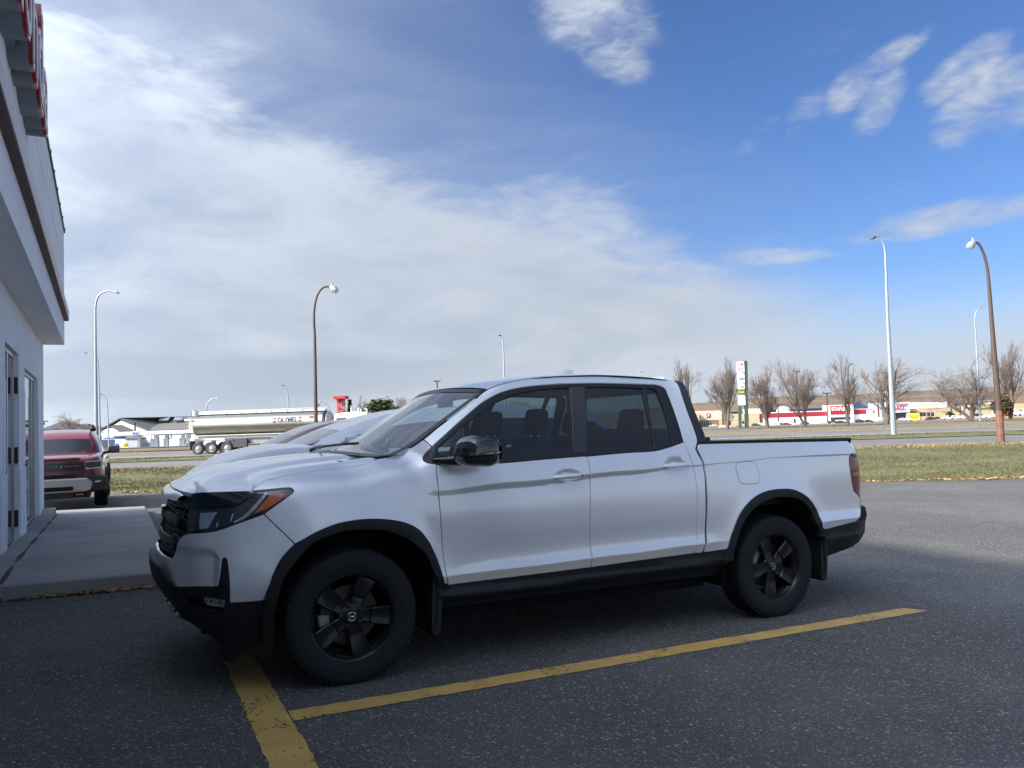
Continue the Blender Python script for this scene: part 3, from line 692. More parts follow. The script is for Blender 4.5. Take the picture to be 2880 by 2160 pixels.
# hill range on the right
def hill(name,pts,d0,depth,m):
    vs=[];n=len(pts);rows=((0,0.),(.35,.45),(.7,.85),(1.,1.),(1.5,.95))
    for px,py in pts:
        for t,h in rows:
            d=d0+depth*t;r=ray(px,py);x=r.x*d;top=CAMH+r.z*(d0+depth)
            vs.append((x,d,-8+(top+8)*h+(random.random()-.5)*1.2*(t>0)*(t<1)))
    k=len(rows)
    me=bpy.data.meshes.new(name);me.from_pydata(vs,[],[(i*k+j,(i+1)*k+j,(i+1)*k+j+1,i*k+j+1) for i in range(n-1) for j in range(k-1)]);me.update();me.shade_smooth();me.materials.append(m);return link(name,me,None,'structure')
random.seed(4)
hp=[(1500,1178),(1700,1160),(1850,1146),(1950,1134),(1990,1131),(2060,1128),(2110,1121),(2190,1115),(2300,1112),(2400,1110),(2480,1105),(2560,1100),(2640,1097),(2720,1092),(2800,1089),(2880,1086),(3000,1082),(3300,1080),(3800,1085)]
pp=[];
for (a,b) in zip(hp[:-1],hp[1:]):
    for k in range(6):
        t=k/6;pp.append((a[0]+(b[0]-a[0])*t,a[1]+(b[1]-a[1])*t+random.uniform(-.5,.5)))
hill('hills',pp,760,1300,HILLM)
# painted bay lines in front of the showroom
YEL=None
def yellow_paint():
    m=bpy.data.materials.new('bay_paint_yellow');m.use_nodes=True;N,L=nodes(m);b=N['Principled BSDF'];b.inputs['Roughness'].default_value=.8;b.inputs['Specular IOR Level'].default_value=.3
    tc=N.new('ShaderNodeTexCoord')
    def noise(s,d,r):
        n=N.new('ShaderNodeTexNoise');n.inputs['Scale'].default_value=s;n.inputs['Detail'].default_value=d;n.inputs['Roughness'].default_value=r;L.new(tc.outputs['Object'],n.inputs['Vector']);return n.outputs['Fac']
    def rng(v,a,c,lo=0,hi=1):
        n=N.new('ShaderNodeMapRange');n.inputs[1].default_value=a;n.inputs[2].default_value=c;n.inputs[3].default_value=lo;n.inputs[4].default_value=hi;L.new(v,n.inputs[0]);return n.outputs[0]
    def mix(f,a,c):
        n=N.new('ShaderNodeMix');n.data_type='RGBA';L.new(f,n.inputs[0])
        for i,v in ((6,a),(7,c)):
            if isinstance(v,tuple):n.inputs[i].default_value=(*v,1)
            else:L.new(v,n.inputs[i])
        return n.outputs[2]
    base=mix(rng(noise(5,5,.6),.35,.65),(.50,.31,.085),(.60,.39,.12))
    base=mix(rng(noise(1.3,4,.6),.50,.72,0,.6),base,(.36,.26,.13))
    v=N.new('ShaderNodeTexVoronoi');v.inputs['Scale'].default_value=75;L.new(tc.outputs['Object'],v.inputs['Vector'])
    sep=N.new('ShaderNodeSeparateColor');L.new(v.outputs['Color'],sep.inputs[0])
    mu=N.new('ShaderNodeMath');mu.operation='MULTIPLY';L.new(sep.outputs[0],mu.inputs[0]);L.new(rng(noise(3,6,.7),.45,.72,.55,1.25),mu.inputs[1])
    base=mix(rng(mu.outputs[0],.66,.80),base,(.045,.042,.040))
    at_=N.new('ShaderNodeAttribute');at_.attribute_name='wear'
    wn=N.new('ShaderNodeMath');wn.operation='ADD';L.new(at_.outputs['Fac'],wn.inputs[0]);L.new(rng(noise(16,6,.75),.2,.8,-.35,.35),wn.inputs[1])
    base=mix(rng(wn.outputs[0],.48,.60),base,(.05,.047,.045))
    bp=N.new('ShaderNodeBump');bp.inputs['Strength'].default_value=.6;bp.inputs['Distance'].default_value=.005;L.new(v.outputs['Distance'],bp.inputs['Height']);L.new(bp.outputs[0],b.inputs['Normal'])
    L.new(base,b.inputs['Base Color']);return m
YEL=yellow_paint()
def bay_line(A0_,B0_,A1_,B1_,w,name,wear=lambda t:0.,skew=0.):
    n=max(2,int(math.hypot(A1_-A0_,B1_-B0_)/.06));d=Vector((A1_-A0_,B1_-B0_)).normalized();p=Vector((-d.y,d.x));vs=[];wv=[];random.seed(int(A0_*100+B0_*37)%991)
    for i in range(n+1):
        t=i/n
        for s in (-1,-.33,.33,1):
            j=random.uniform(-.006,.006) if abs(s)==1 else 0
            a=A0_+(A1_-A0_)*t+p.x*(s*w/2+j)+(skew*s if i==n else 0);b=B0_+(B1_-B0_)*t+p.y*(s*w/2+j)
            vs.append(lotz(a,b,.004));wv.append(wear(t,s))
    me=bpy.data.meshes.new(name);me.from_pydata(vs,[],[(i*4+j,(i+1)*4+j,(i+1)*4+j+1,i*4+j+1) for i in range(n) for j in range(3)]);me.update();me.materials.append(YEL)
    at_=me.attributes.new('wear','FLOAT','POINT');at_.data.foreach_set('value',wv)
    return link(name,me,None,'structure')
bay_line(-.40,-1.275,4.24,-1.285,.145,'bay_line',lambda t,s:.12*abs(s)+.1*(t<.25),skew=-.04)
bay_line(-.50,-4.5,-.50,1.10,.185,'bay_line',lambda t,s:.1+.75*smooth((t-.73)/.10)*(.6+.4*s)+.15*(t>.7))
bay_line(-.40,-3.95,4.24,-3.95,.13,'bay_line',lambda t,s:.1)
for k in range(1,3):bay_line(-.40,1.4+2.7*(k-1),4.24,1.4+2.7*(k-1),.13,'bay_line',lambda t,s:.2)

# grass tufts and leaf litter near enough to read
def tufts(name,n,v0,v1,u0,u1,m,h0,h1,seed,stuffname=None,w=.012,dens=None):
    rng=np.random.default_rng(seed);vs=[];fs=[];cnt=0
    while cnt<n:
        u=rng.uniform(u0,u1);v=v0+(v1-v0)*rng.random();
        if dens and rng.random()>dens(u,v):continue
        x,y=uv2xy(u,v);z=vz(x,y,v)+.03;cnt+=1
        for b in range(4):
            a=rng.uniform(0,6.28);hh=rng.uniform(h0,h1);le=rng.uniform(.3,1.)*hh;ca,sa=math.cos(a),math.sin(a);ox,oy=rng.normal(0,.05,2);ww=w*rng.uniform(.7,1.5)
            i=len(vs);vs+=[(x+ox-sa*ww,y+oy+ca*ww,z),(x+ox+sa*ww,y+oy-ca*ww,z),(x+ox+ca*le*.7,y+oy+sa*le*.7,z+hh)];fs.append((i,i+1,i+2))
    me=bpy.data.meshes.new(name);me.from_pydata(vs,[],fs);me.update();me.materials.append(m);return link(name,me,None,'stuff')
GB=mat('grass_blade',(.095,.090,.042),.9,spec=.2,var=.5,vscale=1.2,col2=(.155,.132,.070))
GB2=mat('grass_blade_green',(.060,.078,.030),.9,spec=.2,var=.5,vscale=1.2,col2=(.10,.105,.045))
GD=mat('grass_blade_dry',(.21,.16,.09),.9,spec=.2,var=.4,vscale=.8)
pn=lambda u,v:.5+.5*math.sin(u*.7+math.sin(v*.9)*2.)
tufts('grass',34000,22.3,40.3,-24,30,GB,.02,.06,1)
tufts('grass',16000,22.3,38,-24,30,GB2,.02,.06,2,dens=lambda u,v:pn(u,v)**1.5)
tufts('grass',7000,38.5,40.6,-30,34,GD,.05,.16,3,w=.02)
tufts('grass',9000,51.8,59.8,-45,48,GB,.03,.09,4,w=.03)
tufts('grass',9000,74.2,110,-30,90,GD,.04,.11,5,w=.05)
tufts('grass',6000,140.5,170,20,160,mat('grass_blade_brown',(.15,.105,.07),.9,var=.4,vscale=.5),.10,.3,6,w=.07)
tufts('grass',4000,90.5,110,-90,-28,bpy.data.materials['grass_blade_brown'],.10,.25,7,w=.05)
LEAF=mat('fallen_leaf',(.22,.10,.035),.9,var=.6,vscale=30,col2=(.42,.27,.12))
def leaves(name,pts,seed,s0=.02,s1=.05):
    rng=np.random.default_rng(seed);vs=[];fs=[]
    for (x,y,z) in pts:
        s=rng.uniform(s0,s1);M_=Matrix.Rotation(rng.uniform(0,6.28),3,'Z')@Matrix.Rotation(rng.uniform(-.9,.9),3,'X')
        i=len(vs)
        for p in ((-1,0,.05),(0,-.55,0),(1,0,.1),(0,.55,0)):
            q=M_@(Vector(p)*s);vs.append((x+q.x,y+q.y,z+q.z+s*.5))
        fs+=[(i,i+1,i+2),(i,i+2,i+3)]
    me=bpy.data.meshes.new(name);me.from_pydata(vs,[],fs);me.update();me.materials.append(LEAF);return link(name,me,None,'stuff')
rng_=np.random.default_rng(8);pts=[]
for k in range(5200):
    u=rng_.uniform(-14,26);v=22.15+abs(rng_.normal(0,.16))*(1 if rng_.random()<.8 else 2.5)-.05;x,y=uv2xy(u,v)
    if rng_.random()<.35+.65*(math.sin(u*1.7)*math.sin(u*.53+1)>-.2):pts.append((x,y,gz(x,y)+.02))
leaves('leaf_litter',pts,9,.025,.07)
pts=[]
for k in range(900):
    A=rng_.uniform(-2.3,-.7);B=2.66-abs(rng_.normal(0,.05));t=(A+2.1)/1.4
    if rng_.random()<.25+.75*math.exp(-((t-.45)/.28)**2):pts.append(lotz(A,B,.005))
leaves('leaf_litter',pts,10,.008,.028)

# ------------------------------------------------ showroom on the left
STUC=mat('white_stucco',(.84,.85,.86),.85,spec=.2,var=.05,vscale=2.5,bump=.35,bscale=220)
STUC2=mat('white_panel',(.80,.81,.82),.7,spec=.3,var=.05,vscale=1.)
GREYB=mat('sign_box_grey',(.20,.225,.245),.6)
REDL_=mat('sign_red',(.36,.010,.020),.35,coat=.4)
WHITEL=mat('sign_white',(.72,.72,.70),.4)
ALU=mat('aluminium_frame',(.42,.44,.45),.35,.8)
G_SHOP=glass('shop_glass',(.42,.47,.46),.10)
BEND=-.0228
def wallA(B,o=0.):return -2.25+BEND*B+o
def wp(B,o,z):
    x,y=lot(wallA(B,o),B);return Vector((x,y,z))
def wbox(mb,B0,B1,o0,o1,z0,z1,m=None):
    vs=[wp(b,o,z) for z in (z0,z1) for b,o in ((B0,o0),(B1,o0),(B1,o1),(B0,o1))]
    mb.add(vs,[(0,3,2,1),(4,5,6,7),(0,1,5,4),(1,2,6,5),(2,3,7,6),(3,0,4,7)],m)
def build_showroom():
    o0=wp(12.3,0,0);T=thing('showroom','white stucco car showroom with overhanging sign fascia at the left edge','building',(0,0,0))
    BE=12.3;SOF=3.24;TOP=5.48
    ops=[(10.0,10.95+.25,.02,2.50,'w'),(8.0-.0,9.55,.02,2.62,'w'),(5.9,7.35,.02,2.62,'d'),(2.5,5.4,.1,2.7,'w'),(-1.2,2.0,.1,2.7,'w'),(-5.5,-1.7,.1,2.7,'w')]
    ops=[(8.15,10.75,.02,2.47,'w'),(5.55,7.20,.05,2.58,'d'),(1.6,4.9,.1,2.6,'w'),(-2.4,1.1,.1,2.6,'w'),(-7,-3,.1,2.6,'w')]
    mb=MB();edges=[BE]
    cur=BE
    for (b0,b1,z0,z1,k) in ops:
        wbox(mb,b1,cur,-.30,0,-.4,SOF);wbox(mb,b0,b1,-.30,-.0008,z1,SOF-.001);
        wbox(mb,b0,b1,-.30,-.0,-.4,z0);cur=b0
    wbox(mb,-16,cur,-.30,0,-.4,SOF)
    wbox(mb,BE-.3,BE-.002,-14,-.29,-.5,SOF)
    mb.build('wall',STUC,T)
    # stepped returns on the piers
    for (b0,b1,z0,z1,k) in ops:
        for bb,s in ((b0,-1),(b1,1)):
            lo,hi=(bb+.02,bb+.42) if s>0 else (bb-.42,bb-.02)
            if hi>BE:hi=BE-.01
            for z_0,z_1,pr in ((-.05,1.02,.022),(1.045,2.12,.011)):
                mb=MB();wbox(mb,lo,hi,.0,pr,z_0,z_1);mb.build('pier_trim',STUC,T,bevel=.006)
    # canopy fascia
    mb=MB();FO=.36
    wbox(mb,-16,BE,-14.,FO,SOF,3.70,);wbox(mb,-16,BE-.001,-14.,FO-.02,3.70,3.90);wbox(mb,-16,BE,-14.,FO,3.90,4.005);wbox(mb,-16,BE-.002,-14,FO-.012,4.005,4.025);wbox(mb,-16,BE,-14,FO,4.025,4.79);wbox(mb,-16,BE-.002,-14,FO-.012,4.79,4.81);wbox(mb,-16,BE,-14,FO,4.81,TOP)
    mb.build('fascia',STUC2,T)
    mb=MB();wbox(mb,-16,BE-.12,FO-.02,FO+.085,3.72,3.89);mb.build('accent_band',mat('pale_pink_band',(.62,.50,.48),.5),T)
    mb=MB();wbox(mb,-16,BE-.12,FO-.02,FO+.08,3.70,3.7185);mb.build('accent_underside',mat('brown_underside',(.10,.055,.045),.6),T)
    mb=MB();wbox(mb,-16,BE+.02,FO-.25,FO+.025,TOP,TOP+.05);
    for k in range(16):wbox(mb,BE-.2-k*.95,BE-.17-k*.95,FO+.024,FO+.036,TOP+.005,TOP+.052)
    mb.build('parapet_cap',mat('cap_metal',(.09,.10,.12),.5,.4),T)
    # glazing
    for (b0,b1,z0,z1,k) in ops:
        mb=MB();w=.055
        wbox(mb,b0,b0+w,-.11,-.05,z0,z1);wbox(mb,b1-w,b1,-.11,-.05,z0,z1);wbox(mb,b0+w,b1-w,-.11,-.05,z1-w,z1);wbox(mb,b0+w,b1-w,-.11,-.05,z0,z0+w)
        mid=b1-.55 if k=='w' else (b0+b1)/2
        wbox(mb,mid-.03,mid+.03,-.109,-.051,z0+w,z1-w)
        f=mb.build('window_frame' if k=='w' else 'door_frame',ALU,T,bevel=.004)
        for (a,b) in ((b0+w,mid-.03),(mid+.03,b1-w)):
            mb=MB();wbox(mb,a,b,-.075,-.068,z0+w,z1-w);mb.build('pane',G_SHOP,f)
        if k=='d':
            for zz in (.35,1.20,2.15):
                mb=MB();wbox(mb,b1-.05,b1-.005,-.05,-.005,zz-.11,zz+.11)
                mb.build('hinge',mat('hinge_black',(.02,.02,.022),.5),f,bevel=.004)
    # room behind the glass
    mb=MB();wbox(mb,-10,11.9,-7.,-6.9,-.2,3.2,mat('room_wall',(.30,.30,.29),.8));wbox(mb,-10,11.9,-7,-.35,-.25,-.12,mat('room_floor',(.14,.14,.14),.4));wbox(mb,-10,11.9,-7,-.31,3.1,3.2,bpy.data.materials['room_wall']);mb.build('interior',None,T)
    mb=MB();wbox(mb,-16,BE,-.02,.20,-.3,.06);mb.build('sill_kerb',CONC,T)
    return T
def fascia_sign():
    """deep channel letters along the fascia"""
    S=thing('shop_sign','red and white channel letters standing off the white showroom fascia','shop sign')
    FO=.36;d=(wp(12,0,0)-wp(0,0,0)).normalized();B=3.78
    for ch,w,h in (('a',.62,.60),('d',.62,.98),('n',.60,.60),('o',.64,.60),('H',.80,.98)):
        zz=4.44;c=B-w/2
        L_=text_fit(ch,w,h,.15,'letter',GREYB,S,wp(c,FO+.074,zz+h/2),d,bold=.06)
        text_fit(ch,w,h,.028,'letter_rim',REDL_,L_,wp(c,FO+.163,zz+h/2),d,bold=.06)
        text_fit(ch,w*.86,h*.88,.006,'letter_face',WHITEL,L_,wp(c,FO+.1805,zz+h/2),d,bold=.0)
        B-=w+.07
    mb=MB();wbox(mb,B-.2,3.7,FO+.001,FO+.06,4.50,4.62);mb.build('letter_raceway',GREYB,S)
    return S
build_showroom()
fascia_sign()
# raised concrete walk along the showroom
def walk():
    n=40;vs=[];outA=-.72;B0_,B1_=2.72,13.6
    def wz(A,B):
        x,y=lot(A,B);return gz(x,y)+.125
    cols=[wallA(0)-.05,-2.0,-1.6,-1.1,outA-.03,outA,outA]
    mb=MB()
    for i in range(n+1):
        B=B0_+(B1_-B0_)*i/n
        for j,A in enumerate(cols):
            A_=A-.02*(B-2)*(j<2)
            x,y=lot(A_,B);z=wz(A_,B)
            if j==5:z-=.02
            if j==6:z-=.22
            vs.append((x,y,z))
    k=len(cols);fs=[(i*k+j,i*k+j+1,(i+1)*k+j+1,(i+1)*k+j) for i in range(n) for j in range(k-1)]
    # front kerb face
    o=len(vs)
    for j,A in enumerate(cols[:-1]):
        A_=A-.02*(B0_-2)*(j<2);x,y=lot(A_,B0_-.02);z=wz(A_,B0_);vs+=[(x,y,z-.015),(x,y,z-.22)]
    for j in range(len(cols)-2):
        fs+=[(o+2*j,o+2*j+1,o+2*j+3,o+2*j+2),(j,o+2*j,o+2*j+2,j+1)]
    mb.add(vs,fs);w=mb.build('concrete_walk',CONC,kind='structure')
    # joint with grit along the wall and slab joints
    mb=MB()
    for (a0,b0,a1,b1,wd) in ((-2.09,2.72,-2.09-.0228*9.6,12.35,.032),(-2.1,5.6,-.75,5.6,.008),(-2.1,8.6,-.75,8.6,.008),(-2.2,11.4,-.75,11.4,.008)):
        m_=24;q=[]
        for i in range(m_+1):
            t=i/m_;A=a0+(a1-a0)*t;B=b0+(b1-b0)*t
            for s in (-1,1):
                ww=wd*(.5+.35*math.sin(t*37)+.15*math.sin(t*91)) if wd>.02 else wd/2
                AA,BB=(A+s*ww,B) if abs(b1-b0)>abs(a1-a0) else (A,B+s*ww)
                x,y=lot(AA,BB);q.append((x,y,wz(AA,BB)+.003))
        mb.add(q,[(2*i,2*i+1,2*i+3,2*i+2) for i in range(m_)])
    mb.build('walk_joint',mat('joint_dirt',(.055,.042,.032),.95),w)
    # paler worn chip on the kerb nose
    return w
walk()

# ------------------------------------------------ filling station across the highway (left)
ROOFG=mat('grey_roof',(.115,.108,.10),.85,var=.08,vscale=.3)
WSIDE=mat('white_siding',(.62,.62,.61),.7,var=.05,vscale=.6)
BLUEF=mat('blue_fascia',(.018,.075,.33),.45)
WHITEF=mat('white_fascia',(.72,.73,.74),.5)
SOLAR=mat('roof_panel_glass',(.30,.34,.37),.15,.2,.6)
DKWIN=mat('dark_window',(.02,.022,.028),.15,spec=.6)
YSIGN=mat('yellow_sign',(.75,.52,.03),.5)
BSIGN=mat('blue_sign',(.02,.09,.40),.5)
def pbox(mb,x0,x1,z0,z1,y0,y1,m=None):mb.box(((x0+x1)/2,(y0+y1)/2,(z0+z1)/2),(x1-x0,y1-y0,z1-z0),m=m)
def S(px,d):return (px-1440)/2176.95*d   # sideways offset of a photo column at distance d (roll ignored)
SX=(200,1050,.22604)
def spx(x,y,d):
    p=at(SX[0]+x*SX[2],SX[1]+y*SX[2],d);return p
def build_station():
    d=196.
    T=thing('gas_station','white filling station building with broad grey gabled roof and four roof panels','gas station',(0,0,0))
    def X(x):return spx(x,900,d).x
    def Z(y,x=900):return spx(x,y,d).z
    gz0=-2.2
    # main hall: gable to the left front, long roof to the right
    ridge=Z(553,620);eave=Z(706,1000)
    xl,xa,xr=X(330),X(620),X(1900)
    y0=d;y1=d+44
    mb=MB();pbox(mb,X(480),xr,gz0-.3,eave,y0+.5,y1);mb.build('wall',WSIDE,T)
    mb=MB()
    th=.25
    # front-facing gable with ridge running back, then the long side roof
    mb.add([(xl,y0-.4,Z(712,360)),(xa,y0-.4,ridge),(xa+16,y1,ridge+.4),(xl+11,y1,Z(712,360))],[(0,1,2,3)])
    mb.add([(xa,y0-.4,ridge),(X(985),y0-.6,eave-.05),(xr,y0-.6,eave-.05),(xr,y0+20,ridge),(xa+2,y0+20,ridge)],[(0,1,2,3,4)])
    mb.add([(xa,y0-.4,ridge),(xa,y0-.4,ridge-th),(X(985),y0-.6,eave-.05-th),(X(985),y0-.6,eave-.05)],[(0,1,2,3)])
    mb.add([(xa,y0-.4,ridge),(xa,y0-.4,ridge-th),(xl,y0-.4,Z(712,360)-th),(xl,y0-.4,Z(712,360))],[(0,1,2,3)])
    mb.build('roof',ROOFG,T)
    mb=MB();mb.add([(X(545),y0-.1,Z(640,545)),(xa+.1,y0-.1,Z(585,640)),(X(945),y0-.1,Z(713,945)),(X(480),y0-.1,Z(713,480))],[(0,1,2,3)]);mb.build('gable_wall',WSIDE,T)
    # small porch gable
    mb=MB();pz=Z(660,545)
    mb.add([(X(420),y0-3.,Z(725,420)),(X(545),y0-3,pz),(X(640),y0-.3,Z(640,620)),(X(545),y0-.3,Z(640,620))],[(0,1,2,3)]);mb.add([(X(545),y0-3,pz),(X(690),y0-3,Z(722,690)),(X(830),y0-.3,Z(722,830)),(X(640),y0-.3,Z(640,620))],[(0,1,2,3)]);mb.build('porch_roof',ROOFG,T)
    mb=MB();mb.add([(X(450),y0-2.9,Z(722,450)),(X(545),y0-2.9,Z(678,545)),(X(665),y0-2.9,Z(722,665))],[(0,1,2)]);mb.build('porch_gable',WSIDE,T)
    for (a,b) in ((790,990),(980,1170),(1160,1345),(1325,1500)):
        mb=MB();q=[(X(a),y0+15,Z(548,a)),(X(b-75),y0+15,Z(548,b)),(X(b),y0+10.3,Z(585,b)),(X(a+75),y0+10.3,Z(583,b))]
        vs=[Vector(p)+Vector((0,-.2,.12)) for p in q]+[Vector(p)+Vector((0,-.1,-.2)) for p in q];mb.add(vs,[(0,1,2,3),(0,1,5,4),(1,2,6,5),(2,3,7,6),(3,0,4,7)]);pn=mb.build('roof_panel',mat('panel_frame',(.10,.105,.11),.5),T)
        for k in range(4):
            t0,t1=k/4+.02,(k+1)/4-.02;c=[vs[0].lerp(vs[1],t0),vs[0].lerp(vs[1],t1),vs[3].lerp(vs[2],t1),vs[3].lerp(vs[2],t0)]
            mb=MB();mb.add([v+Vector((0,-.03,.03)) for v in c],[(0,1,2,3)]);mb.build('panel_pane',SOLAR,pn)
    for (a,b,t,bo) in ((1168,1226,758,806),(1378,1462,752,800)):
        mb=MB();pbox(mb,X(a),X(b),Z(bo,a),Z(t,a),y0+.3,y0+.49);w=mb.build('window',DKWIN,T)
        n=3 if b-a<70 else 4
        for k in range(n+1):
            x=X(a)+(X(b)-X(a))*k/n;mb=MB();pbox(mb,x-.1,x+.1,Z(bo,a)-.05,Z(t,a)+.05,y0+.22,y0+.31);mb.build('mullion',WHITEF,w)
        mb=MB();pbox(mb,X(a)-.05,X(b)+.05,(Z(bo,a)+Z(t,a))/2-.1,(Z(bo,a)+Z(t,a))/2+.1,y0+.23,y0+.30);mb.build('mullion',WHITEF,w)
    for (a,b) in ((1000,1080),(1240,1340)):
        mb=MB();pbox(mb,X(a),X(b),gz0,Z(800,a),y0+.35,y0+.5);mb.build('garage_door',mat('door_white',(.52,.53,.54),.6),T)
    # kiosk under the canopy on the left
    mb=MB();pbox(mb,X(515),X(725),gz0,Z(806,600),y0-17,y0-7);mb.build('kiosk',mat('kiosk_grey',(.48,.49,.49),.7),T)
    mb=MB();pbox(mb,X(395),X(515),gz0,Z(822,450),y0-17.3,y0-7);mb.build('kiosk',WHITEF,T)
    mb=MB();pbox(mb,X(750),X(945),gz0,Z(808,850),y0-3,y0-.5);mb.build('annex_wall',mat('annex_grey',(.36,.37,.38),.7),T)
    mb=MB();pbox(mb,X(745),X(955),Z(812,850),Z(800,850),y0-3.3,y0-.5);mb.build('annex_eave',ROOFG,T)
    mb=MB();pbox(mb,X(395),X(517),Z(846,450),Z(823,450),y0-17.7,y0-17.3);mb.build('yellow_band',YSIGN,T)
    mb=MB();pbox(mb,X(430),X(508),Z(892,450),Z(880,450),y0-17.5,y0-17.3);mb.build('window',DKWIN,T)
    return T
def build_canopy():
    d=174.
    T=thing('fuel_canopy','long flat fuel canopy with blue band and name sign above the pumps','canopy')
    def X(x):return spx(x,740,d).x
    def Z(y,x):return spx(x,y,d).z
    zl0,zl1=Z(768,375),Z(733,375)
    zr0,zr1=Z(752,1565),Z(698,1565)
    zt=(zl1+zr1)/2;zb=(zl0+zr0)/2
    x0,x1=X(372),X(1640)
    mb=MB();pbox(mb,x0,x1,zb,zt-.02,d,d+9);mb.build('canopy_deck',WHITEF,T)
    for a,b in ((x0+.02,X(764)),(X(850),x1-.02)):
        mb=MB();pbox(mb,a,b,zb+.80,zt,d-.06,d-.001);mb.build('blue_band',BLUEF,T)
    mb=MB();pbox(mb,X(765),X(849),zb,zt+.05,d-.12,d-.001);sg=mb.build('name_panel',WHITEF,T)
    w=X(842)-X(772)
    text_fit('M',w*.30,.72,.03,'lettering',BLUEF,sg,(X(772)+w*.15,d-.14,(zb+zt)/2),(1,0,0),bold=.03)
    text_fit('o',w*.20,.5,.03,'lettering',mat('red_letter',(.5,.02,.02),.5),sg,(X(772)+w*.42,d-.14,(zb+zt)/2-.10),(1,0,0),bold=.03)
    text_fit('bil',w*.42,.75,.03,'lettering',BLUEF,sg,(X(772)+w*.77,d-.14,(zb+zt)/2),(1,0,0),bold=.03)
    for x in (735,957,1088,1290,1350,1520):
        mb=MB();pbox(mb,X(x)-.32,X(x)+.32,-2.2,zb,d+4,d+4.6);mb.build('column',WHITEF,T)
    mb=MB();pbox(mb,X(1352),X(1428),zt,zt+1.9,d+5,d+5.3);mb.build('roof_sign',mat('cream_sign',(.58,.50,.42),.6),T)
    for k,x in enumerate((1060,1272,1450,890)):
        P_=thing('fuel_pump',('fuel pump below the left blue window of the canopy row','fuel pump just left of the tanker ladder','fuel pump hidden closest to the tanker rear','fuel pump nearest the grey annex wall')[k],'fuel pump',(X(x),d+5,-1.75),group='fuel pumps under the canopy')
        mb=MB();mb.box((0,0,1.0),(1.1,.6,2.0));mb.build('body',WHITEF,P_);mb=MB();mb.box((0,-.26,1.25),(.6,.03,.5));mb.build('display',DKWIN,P_)
        mb=MB();mb.box((0,0,3.3),(3.6,.4,.8));mb.build('top_sign',mat('maroon_sign',(.10,.02,.02),.6),P_);mb=MB();mb.cyl((-.3,0,1.7),(-.3,0,3.0),.07,6);mb.build('post',WHITEF,P_);mb=MB();mb.cyl((.3,0,1.7),(.3,0,3.0),.07,6);mb.build('post',WHITEF,P_)
    # wash sign and posters
    d2=179.
    X2=lambda x:spx(x,800,d2).x;Z2=lambda y,x=500:spx(x,y,d2).z
    sgn=thing('wall_sign','white sign with blue slanted lettering under the canopy end','sign',(0,0,0))
    mb=MB();pbox(mb,X2(385),X2(690),Z2(822),Z2(772),d2,d2+.2);mb.build('board',WHITEF,sgn)
    text_fit('wholesale',X2(678)-X2(398),Z2(782)-Z2(818),.05,'lettering',BSIGN,sgn,((X2(678)+X2(398))/2,d2-.03,(Z2(782)+Z2(818))/2),(1,0,0),bold=.03,shear=.35)
    for nm,lab,a,b,t,bo,m,m2,tx in (('poster','blue price poster standing beside the white kiosk',533,596,875,942,BSIGN,WHITEF,'107.9'),('poster','yellow advertising poster on the grey kiosk wall',648,706,872,936,YSIGN,mat('black_letter',(.02,.02,.02),.6),'Blizzard')):
        p=thing(nm,lab,'poster',(0,0,0));mb=MB();pbox(mb,X2(a),X2(b),Z2(bo,a),Z2(t,a),d2,d2+.1);mb.build('board',m,p)
        text_fit(tx,(X2(b)-X2(a))*.75,(Z2(t)-Z2(bo))*.25,.03,'lettering',m2,p,((X2(a)+X2(b))/2,d2-.02,Z2((t+bo)/2-2,a)),(1,0,0),bold=.02)
build_station();build_canopy()
# brown roofed houses far left
HB=mat('brown_roof',(.085,.055,.038),.9,var=.1,vscale=.4)
for nm,pts,lab in (('house',[(-420,660),(-210,600),(130,690)],'dark grey roofed house half hidden by the showroom corner'),('house',[(-60,682),(65,625),(225,682)],'brown hip roofed house beyond the red sport utility')):
    d=240 if 'brown' in lab else 225;q=[spx(x,y,d) for x,y in pts];T=thing(nm,lab,'house',(0,0,0))
    mb=MB();mid=q[1];y0=d;y1=d+10;b0,b1=q[0],q[2];zb=min(b0.z,b1.z)
    mb.add([(b0.x,y0,zb),(b1.x,y0,zb),(b1.x,y1,zb),(b0.x,y1,zb),(mid.x-.8,d+5,mid.z),(mid.x+.8,d+5,mid.z)],[(0,1,5,4),(1,2,5),(2,3,4,5),(3,0,4)]);mb.build('roof',HB if 'brown' in lab else mat('slate_roof',(.05,.052,.055),.8),T)
    mb=MB();pbox(mb,b0.x+.6,b1.x-.6,-3.,zb-.01,y0+.6,y1-.6);mb.build('wall',mat('house_wall',(.4,.38,.35),.8),T)

# ------------------------------------------------ shopping mall across the highway (right)
TAN=mat('tan_brick',(.50,.32,.16),.85,var=.08,vscale=1.2)
TANL=mat('tan_stucco',(.47,.40,.30),.85,var=.05,vscale=.5)
REDB=mat('store_red',(.30,.014,.022),.5)
WHITW=mat('store_white',(.72,.72,.71),.7,var=.03,vscale=.5)
GREYW=mat('mall_grey',(.40,.42,.44),.6)
BANDG=mat('grey_band',(.36,.34,.33),.8)
SOLP=mat('solar_dark',(.022,.028,.045),.2,spec=.6)
GREENS=mat('green_sign',(.015,.055,.028),.5)
YELL=mat('yellow_letter',(.72,.60,.04),.5)
REDLT=mat('red_letter2',(.42,.02,.03),.5)
DARKG=mat('storefront_glass',(.03,.035,.04),.12,spec=.7)
LINTEL=mat('dark_metal',(.10,.10,.11),.6)  # dark grey metal shared by lintels, seams, posts and fittings
MA=(1880,950,.23508);MC=(2300,900,.30146)
def mpx(f,x,y,d):return at(f[0]+x*f[2],f[1]+y*f[2],d)
MZ0=-7.5
